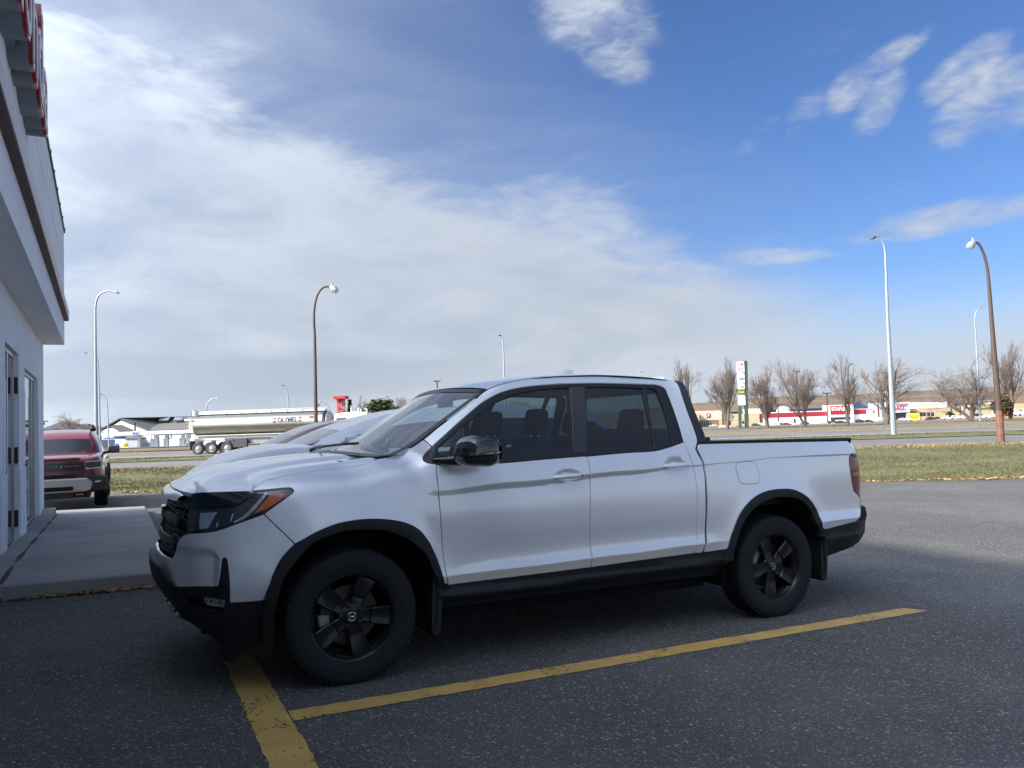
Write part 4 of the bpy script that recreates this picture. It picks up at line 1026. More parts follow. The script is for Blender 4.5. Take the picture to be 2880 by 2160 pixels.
def wallbox(T,f,x0,x1,yt,d,m,depth=14,name='wall',zb=None,dy=0.,parent=None):
    a=mpx(f,x0,yt,d);b=mpx(f,x1,yt,d);mb=MB();z1=(a.z+b.z)/2
    pbox(mb,a.x,b.x,MZ0 if zb is None else zb,z1,d+dy,d+dy+depth);return mb.build(name,m,parent or T)
def slab(T,f,x0,x1,y0,y1,d,m,name,thick=.25,dy=0.):
    a=mpx(f,x0,y0,d);b=mpx(f,x1,y0,d);c=mpx(f,(x0+x1)/2,y0,d);e=mpx(f,(x0+x1)/2,y1,d);mb=MB()
    pbox(mb,a.x,b.x,e.z,c.z,d-thick+dy,d+dy+.0);return mb.build(name,m,T)
def letters(par,f,txt,x0,x1,y0,y1,d,m,bold=.02,dy=0.,shear=0.):
    a=mpx(f,x0,(y0+y1)/2,d);b=mpx(f,x1,(y0+y1)/2,d);c=mpx(f,(x0+x1)/2,(y0+y1)/2,d);h=abs(y1-y0)*f[2]/2176.95*d
    return text_fit(txt,b.x-a.x,h,.08,'lettering',m,par,(c.x,d-dy-.05,c.z),(1,0,0),bold=bold,shear=shear)
def build_mall():
    D=452.
    # supermarket
    T=thing('supermarket','beige supermarket front with round red emblem beside the leafless trees','store',(0,0,0))
    wallbox(T,MA,150,372,885,D,TAN,16);wallbox(T,MA,371,636,872,D-1.5,TANL,14);wallbox(T,MA,330,364,884,D-9,TAN,8,'side_wall')
    lint=slab(T,MA,372,640,990,984,D-1.5,LINTEL,'lintel',.2)
    slab(T,MA,375,488,1062,992,D-1.4,DARKG,'storefront',.25)
    w=bpy.data.objects[T.children[-1].name]
    for k in range(6):slab(w,MA,377+k*22,380+k*22,1062,992,D-1.6,ALU,'mullion',.1)
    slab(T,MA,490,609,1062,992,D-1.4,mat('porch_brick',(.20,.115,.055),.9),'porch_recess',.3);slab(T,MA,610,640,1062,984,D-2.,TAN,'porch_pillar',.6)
    c=mpx(MA,479,924,D-1.5);r=25*MA[2]/2176.95*D
    mb=MB();mb.lathe([(0,-.1),(r*.97,-.1),(r,-.05),(r,.0)],28,c=(c.x,D-1.75,c.z));em=mb.build('emblem',REDLT,T)
    mb=MB();s=r
    mb.tube([(c.x+.45*s,D-1.9,c.z+.62*s),(c.x-.05*s,D-1.9,c.z+.48*s),(c.x-.30*s,D-1.9,c.z+.2*s),(c.x+.02*s,D-1.9,c.z-.02*s),(c.x+.26*s,D-1.9,c.z-.25*s),(c.x+.0*s,D-1.9,c.z-.55*s),(c.x-.45*s,D-1.9,c.z-.62*s)],[.06*s,.16*s,.22*s,.2*s,.2*s,.14*s,.06*s],6);mb.build('emblem_mark',WHITW,em)
    letters(T,MA,'SAFEWAY',456,504,955,945,D-1.7,mat('black_letter',(.02,.02,.02),.6))
    # tan wing
    T=thing('mall_wing','low tan brick mall wing with grey stripe and dark solar roof','building',(0,0,0))
    wallbox(T,MA,636,1088,908,D,TAN,26);slab(T,MA,640,1086,972,948,D,BANDG,'stripe',.06)
    slab(T,MA,640,760,990,908,D,mat('shade_wall',(.30,.22,.15),.85),'wall_shade',.3)  # darker sheet over the tan wall: shade painted in as colour
    sg=slab(T,MA,688,776,950,928,D-.3,GREENS,'name_board',.2);letters(sg,MA,'Warehouse One',694,770,944,934,D-.55,WHITW)
    for x in (720,880,925):slab(T,MA,x,x+28,1046,996,D,DARKG,'window',.05)
    # stationery store
    T=thing('stationery_store','long white store with red band and square red name block','store',(0,0,0))
    wallbox(T,MA,1084,1908,893,D+.5,WHITW,30);slab(T,MA,1084,1908,948,893,D+.5,REDB,'red_band',.15);slab(T,MA,1084,1908,893,884,D+.5,WHITW,'coping',.2)
    slab(T,MA,1084,1130,1030,935,D+.45,mat('dark_entry',(.06,.05,.05),.7),'entry',.1)
    slab(T,MA,1500,1522,1020,968,D+.5,DARKG,'door',.1)
    wallbox(T,MC,105,330,792,D-2.5,WHITW,10,'name_block');rp=slab(T,MC,119,303,882,800,D-2.5,REDB,'red_panel',.15)
    letters(rp,MC,'STAPLES',128,276,846,810,D-2.7,WHITW,bold=.03)
    slab(T,MC,120,306,930,905,D-2.5,DARKG,'window_strip',.1)
    wallbox(T,MC,330,566,828,D+.4,WHITW,28);slab(T,MC,332,562,876,832,D+.4,REDB,'red_band',.15);ws=slab(T,MC,455,545,872,838,D+.2,WHITW,'white_board',.15)
    letters(ws,MC,'Print Copy',462,510,862,848,D,LINTEL);slab(ws,MC,514,541,868,842,D,REDLT,'picture',.05)
    # glass pyramid
    a=mpx(MC,305,828,D+20);b=mpx(MC,478,828,D+20);t=mpx(MC,368,762,D+26)
    mb=MB();mb.add([(a.x,D+18,a.z),(b.x,D+18,a.z),(b.x,D+34,a.z),(a.x,D+34,a.z),tuple(t)],[(0,1,4),(1,2,4),(2,3,4),(3,0,4)]);mb.build('glass_pyramid',mat('pyramid_glass',(.05,.075,.12),.15,.3,.5),T)
    wallbox(T,MC,455,560,797,D+22,mat('blue_penthouse',(.07,.10,.17),.4),6,'roof_house',zb=6.)
    # entrance block
    T=thing('mall_entrance','grey metal mall entrance front with red name lettering','building',(0,0,0))
    wallbox(T,MC,556,858,768,D-4,GREYW,12,zb=mpx(MC,700,866,D-4).z);wallbox(T,MC,556,600,866,D-3.9,GREYW,12);wallbox(T,MC,838,858,866,D-3.9,GREYW,12)
    slab(T,MC,600,838,935,866,D-1.,DARKG,'storefront',.2)
    letters(T,MC,'SWIFT CURRENT',650,842,808,782,D-4.1,REDLT,bold=.015);letters(T,MC,'MALL',690,818,840,808,D-4.1,REDLT,bold=.02)
    for k in range(9):slab(T,MC,556+33.4*k,557.2+33.4*k,866,770,D-4,LINTEL,'seam',.04)
    # east wing
    T=thing('mall_wing','long tan brick mall wing with dark strip windows right of the entrance','building',(0,0,0))
    wallbox(T,MC,857,1440,814,D+1,TAN,30);slab(T,MC,860,1440,858,842,D+1,BANDG,'stripe',.06)
    for x in (948,980,1020,1056):slab(T,MC,x,x+30,897,861,D+1,DARKG,'window',.06)
    slab(T,MC,865,920,897,850,D+.9,LINTEL,'window',.06);slab(T,MC,1342,1372,895,858,D+1,mat('grey_door',(.16,.17,.18),.7),'door',.06)
    T=thing('discount_store','tan store wing carrying a green sign board with yellow letters','store',(0,0,0))
    wallbox(T,MC,1440,2300,780,D+2,TAN,30);slab(T,MC,1440,2300,838,826,D+2,BANDG,'stripe',.06)
    gb=slab(T,MC,1436,1736,822,785,D+1.5,GREENS,'sign_board',.3);letters(gb,MC,'DOLLARAMA',1468,1692,819,789,D+1.1,YELL,bold=.03)
    slab(T,MC,1625,1660,895,840,D+2,mat('grey_door',(.16,.17,.18),.7),'door',.06)
    # roof solar rows, one thing per array
    def rows(f,x0,x1,y0,y1,n,d,lab):
        T=thing('solar_array',lab,'solar panels',(0,0,0))
        for k in range(n):
            t0,t1=k/n,(k+.94)/n;xa,xb=x0+(x1-x0)*t0,x0+(x1-x0)*t1;ya=y0+(y1-y0)*(t0+t1)/2
            a=mpx(f,xa,ya,d);b=mpx(f,xb,ya,d);mb=MB();mb.add([(a.x,d,a.z-2.6),(b.x,d,b.z-2.6),(b.x,d+6,b.z),(a.x,d+6,a.z),(a.x,d+6.2,a.z-3),(b.x,d+6.2,b.z-3)],[(0,1,2,3),(3,2,5,4),(0,3,4),(1,5,2)]);mb.build('solar_panel',SOLP,T)
    rows(MA,690,1080,888,872,14,D+10,'row of dark solar panels on the tan wing behind the pylon sign')
    rows(MA,1060,1880,868,838,24,D+14,'long row of dark solar panels over the red banded store')
    rows(MC,860,1340,785,768,18,D+16,'row of dark solar panels on the wing right of the entrance')
    rows(MC,1460,1780,765,752,12,D+18,'row of dark solar panels above the green sign board')
    T=thing('roof_unit','white round roof vent on the red banded store','roof vent',(0,0,0));c=mpx(MA,1378,880,D+6);mb=MB();mb.lathe([(0,3.),(2.7,2.5),(4.0,.8),(4.2,-1.8)],14,axis='z',c=tuple(c));mb.build('dome',WHITW,T,smooth=True)
    for k,(x,y) in enumerate(((955,797),(1110,795),(1650,773),(1000,885))):
        f=MC if k<3 else MA;c=mpx(f,x,y,D+8);T=thing('roof_unit',('pale rooftop unit just right of the grey mall entrance','pale rooftop unit on the tan wing behind the billboard','pale rooftop unit above the green sign board','pale rooftop unit on the roof left of the pylon green post')[k],'roof unit',tuple(c),group='boxy rooftop units');mb=MB();mb.box((0,0,0),(9,6.,3.4));mb.build('housing',WHITW,T);mb=MB();mb.box((0,-.4,2.),(3.5,3.,.8));mb.build('fan_cowl',LINTEL,T)
build_mall()
def pylon_sign():
    d=224.;zg=-2.75
    T=thing('pylon_sign','tall green posted mall pylon sign stacked with white tenant panels','sign',(0,0,0))
    GP=mat('pylon_green',(.035,.065,.048),.6)
    X=lambda x,y=600:mpx(MA,x,y,d).x;Z=lambda y,x=900:mpx(MA,x,y,d).z
    mb=MB();mb.add([(X(850,1060)-.02,d,zg),(X(876,1060),d,zg),(X(872,815),d,Z(815,870)),(X(846,815),d,Z(815,860)),(X(850,1060),d+1.2,zg),(X(876,1060),d+1.2,zg),(X(872,815),d+1.2,Z(815,870)),(X(846,815),d+1.2,Z(815,860))],[(0,1,2,3),(4,5,6,7),(0,1,5,4),(1,2,6,5),(2,3,7,6),(3,0,4,7)]);mb.build('post',GP,T)
    mb=MB();mb.add([(X(936,1060),d,zg),(X(962,1060),d,zg),(X(944,275),d,Z(275,930)),(X(902,275),d,Z(275,910)),(X(936,1060),d+1.8,zg),(X(962,1060),d+1.8,zg),(X(944,275),d+1.8,Z(275,930)),(X(902,275),d+1.8,Z(275,910))],[(0,1,2,3),(4,5,6,7),(0,1,5,4),(1,2,6,5),(2,3,7,6),(3,0,4,7)]);mb.build('post',GP,T)
    PW=mat('panel_white',(.66,.67,.68),.5);OL=mat('olive_panel',(.10,.12,.03),.5)
    for (x0,x1,y0,y1,m,tx,mt,hh) in ((812,902,288,415,PW,('THE','OUT'),REDLT,1),(822,905,425,548,PW,('Urban',),LINTEL,.4),(830,908,560,614,PW,('T2IE',),REDLT,.7),(826,914,622,682,OL,('DOLLAR',),YELL,.5),(832,916,690,742,PW,(),LINTEL,.4),(832,918,748,806,PW,(),LINTEL,.4)):
        mb=MB();pbox(mb,X(x0,y0),X(x1,y0),Z(y1,x0),Z(y0,x0),d-.25,d+.1);p=mb.build('tenant_panel',m,T)
        n=len(tx)
        for i,s in enumerate(tx):
            zc=Z(y0+(y1-y0)*(i+.5)/n,x0);text_fit(s,(X(x1)-X(x0))*.78,(Z(y0)-Z(y1))/n*.62*hh**.5,.03,'lettering',mt,p,((X(x0,y0)+X(x1,y0))/2,d-.27,zc),(1,0,0),bold=.02)
    for (y0,y1) in ((288,400),(425,540),(560,665),(690,790)):
        mb=MB();pbox(mb,X(944,y0),X(952,y0),Z(y1,950),Z(y0,950),d+.2,d+1.4);mb.build('panel_edge',PW,T)
pylon_sign()
def billboard():
    d=385;T=thing('roadside_billboard','small white and yellow roadside billboard before the mall entrance','billboard',(0,0,0))
    a=mpx(MC,835,932,d);b=mpx(MC,948,868,d);mb=MB();pbox(mb,a.x,b.x,a.z,b.z,d,d+.2);bd=mb.build('board',WHITW,T)
    mb=MB();pbox(mb,a.x,b.x,b.z-2.3,b.z+.05,d-.04,d-.001);mb.build('yellow_header',YSIGN,bd)
    text_fit('Sunshine Gifts',(b.x-a.x)*.8,1.2,.02,'lettering',LINTEL,bd,((a.x+b.x)/2,d-.06,b.z-1.15),(1,0,0));text_fit('home.com',(b.x-a.x)*.55,1.5,.02,'lettering',YSIGN,bd,((a.x*.4+b.x*.6),d-.03,(a.z+b.z)/2-.6),(1,0,0),bold=.02)
    mb=MB();mb.lathe([(0,-.02),(1.6,-.02),(1.6,0)],8,c=(a.x+3.6,d-.01,(a.z+b.z)/2-.7));mb.build('flower',YSIGN,bd)
    for x in (a.x+.6,b.x-.6):mb=MB();mb.cyl((x,d+.1,-4.5),(x,d+.1,a.z),.2,6);mb.build('post',LINTEL,T)
billboard()
def red_pylon():
    d=98.;f=(500,1050,.31646);T=thing('red_pylon_sign','red flat-topped pylon sign standing behind the white truck cab','sign',(0,0,0))
    RP=mat('pylon_red',(.36,.035,.030),.5);X=lambda x,y=300:mpx(f,x,y,d).x;Z=lambda y,x=1440:mpx(f,x,y,d).z
    mb=MB();pbox(mb,X(1388),X(1500),Z(228),Z(200),d-.5,d+1.5);mb.build('cap',RP,T,bevel=.05)
    mb=MB();pbox(mb,X(1413),X(1433),-.6,Z(228),d,d+.5);mb.build('post',mat('pylon_red_bright',(.45,.06,.045),.5),T)
    mb=MB();pbox(mb,X(1433),X(1480),Z(368),Z(228),d+.1,d+.6);p=mb.build('panel',mat('pylon_red_dark',(.24,.03,.03),.5),T)
    SQ=mat('faded_script',(.42,.16,.15),.6)
    for k in range(4):
        zc=Z(250+k*30);xc=X(1457);mb=MB();mb.tube([(xc+.42*math.sin(q*1.9+k),d+.07,zc+.36*math.cos(q*1.3+k*2)) for q in np.linspace(0,5,12)],.07,5);mb.build('script_mark',SQ,p)
red_pylon()

# ------------------------------------------------ street lamps
GALV=mat('galvanised',(.27,.30,.32),.5,.5,var=.08,vscale=6,stretch=(1,1,.2))
BRNP=mat('brown_pole',(.050,.036,.030),.6,.2,var=.35,vscale=5,col2=(.085,.045,.028),stretch=(1,1,.35))
RUST=mat('rusty_base',(.15,.07,.040),.85,var=.4,vscale=3)
HEADG=mat('lamp_head_grey',(.30,.33,.32),.5,.3);HEADD=mat('lamp_head_dark',(.06,.065,.07),.5,.3)
def lamp(label,pts,d,r0,r1,head,m,style='led',base_z=-.5,group=None,rust=False,cat='street lamp'):
    """pts run from the lowest traced point up and along the arm; the pole is carried down to the ground"""
    W_=[at(x,y,d) for x,y in pts]
    b=W_[0].copy();dirn=(W_[1]-W_[0]);k=(base_z-b.z)/dirn.z if abs(dirn.z)>1e-6 else 0
    foot=b+dirn*k if b.z>base_z+.1 else b
    T=thing('street_lamp',label,cat,tuple(foot),group=group)
    P_=[Vector((0,0,0))]+[p-foot for p in W_]
    if (P_[1]).length<.3:P_.pop(0)
    L_=[0];
    for a,c in zip(P_[:-1],P_[1:]):L_.append(L_[-1]+(c-a).length)
    # smooth the arm
    Q=[];n=len(P_)
    for i in range(n-1):
        p0,p1,p2,p3=P_[max(i-1,0)],P_[i],P_[i+1],P_[min(i+2,n-1)];s=1 if i<1 else 4
        for j in range(s):
            t=j/s;d1=(p2-p1).length
            m1=(p2-p0)/max((p2-p1).length+(p1-p0).length,1e-6)*d1;m2=(p3-p1)/max((p3-p2).length+(p2-p1).length,1e-6)*d1
            if i==0 :m1=p2-p1
            t2=t*t;t3=t2*t;Q.append((2*t3-3*t2+1)*p1+(t3-2*t2+t)*m1+(-2*t3+3*t2)*p2+(t3-t2)*m2)
    Q.append(P_[-1])
    if rust:
        h=Q[1]-Q[0];Q.insert(1,Q[0]+h*.28)
    ll=[0]
    for a,c in zip(Q[:-1],Q[1:]):ll.append(ll[-1]+(c-a).length)
    rr=[r0+(r1-r0)*l/ll[-1] for l in ll]
    mb=MB();mb.tube(Q,rr,10);mb.build('pole',m,T,smooth=True)
    if rust:
        mb=MB();mb.tube([Q[0],Q[0].lerp(Q[1],.8),Q[1]],[r0*1.03,r0*1.01,rr[1]*1.012],10);mb.build('rusty_base',RUST,T,smooth=True)
    mb=MB();mb.cyl((0,0,-.3),(0,0,.05),r0*1.7,10);mb.build('base_plate',m,T)
    a,c=[at(x,y,d)-foot for x,y in head];dv=c-a;ln=dv.length;u=dv.normalized()
    if style=='cobra':
        mb=MB();mb.tube([a-u*.05,a+u*ln*.15,a+u*ln*.45+Vector((0,0,-.08)),a+u*ln*.8+Vector((0,0,-.10)),c+Vector((0,0,-.05))],[.06,.13,.20,.17,.03],10);mb.build('lamp_head',HEADG,T,smooth=True)
        mb=MB();mb.lathe([(0,-.30),(.13,-.26),(.19,-.15),(.19,-.06)],12,axis='z',c=tuple(a+u*ln*.62));mb.build('lens',CLEARL,T,smooth=True)
        mb=MB();mb.cyl(a+u*ln*.2+Vector((0,0,.08)),a+u*ln*.2+Vector((0,0,.24)),.05,8);mb.build('photocell',HEADG,T)
    else:
        mb=MB();mb.tube([a-u*.1,a+u*ln*.2,a+u*ln*.6,c],[.05,.09,.14,.05],8);mb.v=[(x,y,a.z+(z-a.z)*.75) for x,y,z in mb.v];mb.build('lamp_head',HEADD if style=='dark' else HEADG,T,smooth=True)
        mb=MB();mb.box(tuple(a+u*ln*.6+Vector((0,0,-.085))),(ln*.4,.18,.03));mb.build('lens',CLEARL,T)
    return T
lamp('tall galvanised lamp at far left with arm curving right',[(271,1197),(268.3,871),(271.5,846),(278,831),(288,823.5),(304,818.5),(319,821)],58,.145,.055,[(318,820.5),(336,826)],GALV)
lamp('thin galvanised lamp behind the left tall one, arm to the left',[(281,1210),(277.5,1061),(276,1030),(273,1012),(261,998),(247,993)],112,.15,.06,[(244,992.5),(234,993.5)],GALV,'dark')
lamp('small lamp before the filling station with short left arm',[(306,1232),(301.5,1140),(299,1121),(293,1113),(287,1109)],134,.14,.06,[(288,1109),(281,1110)],GALV,'dark')
lamp('dark brown cobra-head lamp over the tanker, arm to the right',[(888.5,1180),(885.2,944),(883,905),(883.8,873),(889,841),(898,820),(909,809),(920,806),(931,808)],41,.115,.05,[(930,807.5),(950,811)],BRNP,'cobra')
lamp('dark brown rusty-footed cobra-head lamp on the grass at right',[(2817,1251),(2789.7,910),(2781,794),(2776,752),(2770,725),(2760,698),(2750,684),(2739,680)],38,.165,.055,[(2741,681),(2720,688)],BRNP,'cobra',base_z=-.55,rust=True)
lamp('tallest galvanised lamp right of the pickup, arm to the left',[(2514,1226),(2497.3,910),(2490,717),(2488,700),(2484,684),(2476,668),(2469,663.5),(2462,666.5)],56,.20,.055,[(2464,665.5),(2448,676)],GALV,'dark')
lamp('galvanised lamp between tree and rusty pole, arm to the right',[(2757,1178),(2743.5,929),(2741,902),(2745,879),(2754,866),(2766,860.8)],140,.24,.08,[(2764,861),(2774,859.5)],GALV,base_z=-1.36)
lamp('lamp rising above the pickup windscreen, stub arm left',[(1418,1060),(1415,965),(1414,953),(1411,946.5),(1407,943.5)],75,.13,.06,[(1408,943.5),(1402,944)],GALV,'dark')
lamp('tiny hooked lamp peeping over the pickup roof rear',[(1796,1056),(1797,1050),(1800,1046.5),(1804,1046)],130,.13,.08,[(1802,1046),(1808,1047)],GALV,'dark')
lamp('hooked lamp over the tanker rear, arm to the right',[(580,1155),(581,1146),(584,1136),(590,1127),(597,1122),(607,1120)],112,.15,.07,[(606,1120),(616,1119)],GALV)
lamp('dark lamp over the tanker middle, arm to the left',[(812,1146),(810.5,1120),(808.6,1107),(804,1091.5),(799,1085.5),(796,1084)],100,.13,.06,[(798,1084.5),(792,1085)],GALV,'dark')
lamp('lamp bowing left behind the tanker front',[(926,1152),(924,1144),(919,1138),(910,1132.5),(901,1131)],120,.14,.06,[(904,1131),(896,1130)],GALV)
lamp('dark lamp close beside the tree before the stationery store',[(2387,1190),(2386,1100),(2385.3,1042),(2387,1031),(2391,1025.5),(2396,1024)],138,.17,.08,[(2394,1024),(2401,1022.5)],BRNP,'dark',base_z=-1.36)
def post(label,x0,y0,x1,y1,d,group='thin lot lamps'):
    f_=at(x0,y0,d);t=at(x1,y1,d);T=thing('lot_lamp',label,'lot lamp',tuple(f_),group=group);mb=MB();mb.tube([(0,0,0),t-f_],.0010*d,6);mb.build('post',BRNP,T);mb=MB();mb.box(tuple(t-f_),(.009*d,.003*d,.0015*d));mb.build('lamp_head',HEADD,T)
post('thin brown lot lamp left of the two before the tan wing',2676,1167,2674.5,1122,399)
post('thin brown lot lamp right of the two before the tan wing',2701,1168,2699.5,1134,404)
post('thin brown lot lamp where the red band meets the grey entrance',2471,1173,2469,1122,399)
post('thin pale lot lamp left of the red store name block',2327,1186,2325.5,1106,393)
post('thin lot lamp in front of the long white store wall',2190,1192,2188,1138,393)
post('thin lot lamp right of the doorway of the white store',2243,1150,2240,1045,427)
post('short lamp post showing over the pickup windscreen edge',1230,1110,1229,1072,70)
post('utility pole in front of the bare tree at far left',124,1195,122.5,1185,130)
post('thin lamp post before the filling station gable',380,1212,379.5,1187,92)

# ------------------------------------------------ bare trees
BARK=mat('bark',(.11,.088,.072),.9,var=.25,vscale=3,bump=.3,bscale=9)
TWIG=mat('twig',(.15,.115,.095),.9)
BARKL=mat('bark_light',(.17,.14,.12),.9,var=.2,vscale=2)
def grow(seed,stems,levels,spread,upb,lenf,len0,nchild=(3,5)):
    rng=random.Random(seed);segs=[]   # (p0,p1,r0,r1,level)
    def branch(p,d,ln,r,lv):
        n=3 if lv<2 else 2;q=p;pts=[p]
        for i in range(n):
            d=(d+Vector((rng.gauss(0,.10),rng.gauss(0,.10),rng.gauss(0,.06)+upb*.12))).normalized();q2=q+d*ln/n
            segs.append((q,q2,r*(1-.35*i/n),r*(1-.35*(i+1)/n),lv));q=q2;pts.append(q)
        if lv>=levels:return
        k=rng.randint(*nchild) if lv>0 else 5
        for j in range(k):
            t=rng.uniform(.30,1.) if j>0 else 1.;i=min(int(t*n),n-1);b=pts[i].lerp(pts[i+1],t*n-i)
            ax=Vector((rng.gauss(0,1),rng.gauss(0,1),rng.gauss(0,.45)));ax=(ax-d*ax.dot(d)).normalized()
            sp=spread*(.45 if j==0 else rng.uniform(.8,1.45))
            nd=(d*math.cos(sp)+ax*math.sin(sp)+Vector((0,0,upb*.28))).normalized()
            branch(b,nd,ln*lenf*rng.uniform(.7,1.15),r*(.60 if j==0 else .42),lv+1)
    for (dx,dy,l,r) in stems:branch(Vector((0,0,0)),Vector((dx,dy,1)).normalized(),len0*l,r,0)
    return segs
def tree(label,base,top_y,xl,xr,d,seed,stems,levels=5,spread=.62,upb=.35,lenf=.72,r=.2,bark=BARK,group=None,trunk_frac=.2,bz=-.6,name='bare_tree'):
    foot=at(base[0],base[1],d);
    segs=grow(seed,stems,levels,spread,upb,lenf,1.)
    P_=np.array([s[1] for s in segs]);zmax=np.percentile(P_[:,2],99.8);x0,x1=np.percentile(P_[:,0],.6),np.percentile(P_[:,0],99.4)
    H=at(base[0],top_y,d).z-foot.z;wl=at(xl,base[1],d).x-foot.x;wr=at(xr,base[1],d).x-foot.x
    sz=H/zmax
    def mapx(x):return x/x0*wl if x<0 else x/x1*wr
    sy=(wr-wl)/(x1-x0)
    T=thing(name,label,'tree',tuple(foot),group=group)
    tr_,cr_=MB(),MB()
    for (a,b,r0,r1,lv) in segs:
        A_=Vector((mapx(a.x),a.y*sy,a.z*sz));B_=Vector((mapx(b.x),b.y*sy,b.z*sz))
        n=6 if lv<2 else 3
        k=.0085*d/100
        (tr_ if lv==0 else cr_).tube([A_,B_],[max(r*r0,k),max(r*r1,k)],n,m=(BARK if lv<3 else TWIG) if lv else None,cap=False)
    tr_.build('trunk',bark,T,smooth=True)
    o=cr_.build('crown',bark,T)
    return T
G1='bare trees along the far verge'
V1=[(.0,.0,1.,1.)]
tree('slim oval bare tree right behind the pickup cab sail',(1945,1205),1008,1902,1985,140,11,[(0.02,0,1.3,1.)],upb=.75,spread=.5,group=G1,r=.30)
tree('tall oval bare tree left of the green pylon sign',(2045,1209),1010,1990,2076,140,23,[(-.02,0,1.15,1.),(.16,.1,.9,.6),(-.22,0,.7,.5)],upb=.75,spread=.52,group=G1,r=.33)
tree('forked bare tree just right of the green pylon sign',(2159,1204),1030,2102,2196,139,37,[(-.30,0,1.1,.8),(.22,.1,1.15,.8),(-.02,-.1,.8,.5)],upb=.55,group=G1,r=.36)
tree('wide leaning bare tree before the red banded store',(2266,1200),1010,2172,2328,139,41,[(-.65,0,1.1,.9),(.10,.1,1.15,.9),(-.12,.1,.8,.6)],upb=.5,group=G1,r=.30)
tree('upright bare tree beside the dark lamp at the store name block',(2385,1195),996,2324,2432,139,53,[(0,0,1.25,1.),(.12,.1,.9,.5)],upb=.45,spread=.7,group=G1,r=.30)
tree('round crowned bare tree before the grey mall entrance',(2493,1191),1013,2422,2572,96,67,[(-.28,0,.9,.8),(.16,0,1.0,.9)],upb=.42,spread=.7,group=G1,r=.34)
tree('widest bare tree with low spreading limbs near the green sign board',(2731,1182),1010,2618,2800,141,71,[(-.62,0,.95,.9),(.16,.1,1.,.9),(.02,-.1,.8,.7)],upb=.30,spread=.72,group=G1,r=.36)
tree('tallest bare tree at the right edge behind the rusty lamp',(2843,1177),962,2790,2905,141,83,[(-.10,0,1.2,.9),(.14,.05,1.2,.9)],upb=.55,spread=.6,group=G1,r=.33)
G2='bare trees beyond the tanker'
tree('hazy bare tree rising behind the red sport utility',(192,1226),1160,148,232,190,91,[(0,0,1,1),(.4,0,.8,.6),(-.4,0,.8,.6)],levels=4,upb=.3,bark=BARKL,r=.2,group=G2)
tree('bare tree between the red pylon and the dark evergreen',(1008,1190),1110,975,1034,140,97,[(0,0,1.1,1),(.3,0,.8,.6)],levels=4,upb=.6,bark=BARKL,r=.16,group=G2)
tree('small bare tree right beside the evergreen, above the silver car roof',(1040,1190),1128,1020,1062,142,99,[(0,0,1.1,1),(.2,0,.9,.6)],levels=4,upb=.6,bark=BARKL,r=.14,group=G2)
tree('bare tree half hidden behind the pickup windscreen top',(1130,1185),1112,1095,1165,140,103,[(-.1,0,1.1,1),(.3,0,.8,.6)],levels=4,upb=.5,bark=BARKL,r=.16,group=G2)
tree('bare tree seen through the side window of the pickup',(1452,1225),1118,1405,1492,139,107,[(-.1,0,1.,1),(.25,0,1.,.8)],levels=5,upb=.5,bark=BARK,r=.2,group=G1)
# evergreens beyond the tanker
NEED=mat('conifer_needles',(.030,.048,.026),.9,spec=.2,var=.5,vscale=1.5,col2=(.060,.075,.035))
BUSHG=mat('evergreen_leaves',(.040,.060,.028),.9,spec=.2,var=.5,vscale=.8,col2=(.085,.098,.045))
def leafy(name,label,base,top_y,xl,xr,d,seed,shape,m,n=2600,leaf=.22):
    foot=at(base[0],base[1],d);H=at(base[0],top_y,d).z-foot.z;hw=(at(xr,base[1],d).x-at(xl,base[1],d).x)/2;cx=(at(xr,base[1],d).x+at(xl,base[1],d).x)/2-foot.x
    T=thing(name,label,'tree',tuple(foot));mb=MB();mb.tube([(0,0,-.3),(cx*.5,0,H*.5),(cx,0,H*.85)],[.18,.12,.04],7);mb.build('trunk',BARK,T)
    rng=np.random.default_rng(seed);vs=[];fs=[];
    cl=[(rng.uniform(-1,1),rng.uniform(-1,1),rng.uniform(.15,1)) for _ in range(34)]
    for k in range(n):
        if shape=='cone':
            t=rng.random()**.8;z=.06+.94*t;rr=(1-t)*(.75+.25*math.sin(z*40))*math.sqrt(rng.random());a=rng.uniform(0,6.28);x,y=rr*math.cos(a),rr*math.sin(a)
        else:
            c=cl[rng.integers(34)];rad=(1-c[0]**2*.5)*(1-max(0,c[2]-.4)**2)
            x=c[0]*.75+rng.normal(0,.16);y=c[1]*.75+rng.normal(0,.16);z=.12+c[2]*.78*math.sqrt(max(.05,1-c[0]**2*.75))+rng.normal(0,.06)
        p=Vector((cx+x*hw,y*hw*.8,z*H));s=leaf*rng.uniform(.6,1.4);q=Matrix.Rotation(rng.uniform(0,6.28),3,'Z')@Matrix.Rotation(rng.uniform(-1.2,1.2),3,'X');i=len(vs)
        for v in ((-1,0,0),(0,-.35,0),(1,0,.1),(0,.35,0)):vs.append(p+q@(Vector(v)*s))
        fs.append((i,i+1,i+2,i+3))
    mb=MB();mb.add(vs,fs);mb.build('crown',m,T);return T
leafy('conifer_tree','small pointed conifer right of the red pylon sign',(985,1192),1124,973,997,128,5,'cone',NEED,1500,.28)
leafy('evergreen_tree','broad dark evergreen left of the pickup windscreen',(1078,1190),1118,1032,1120,130,6,'bush',BUSHG,4200,.34)
leafy('autumn_shrub','olive autumn shrub by the white vehicles at right',(2822,1176),1100,2795,2850,140,7,'bush',mat('autumn_leaves',(.12,.085,.03),.9,var=.5,vscale=1.),1500,.4)
leafy('evergreen_shrub','small dark shrub among the cars before the tan wing',(2672,1170),1156,2663,2681,138,8,'bush',BUSHG,500,.25)
leafy('orange_shrub','rust coloured shrub under the tanker frame',(742,1262),1240,728,756,80,9,'bush',mat('rust_leaves',(.20,.10,.04),.9,var=.4,vscale=2.),700,.18)

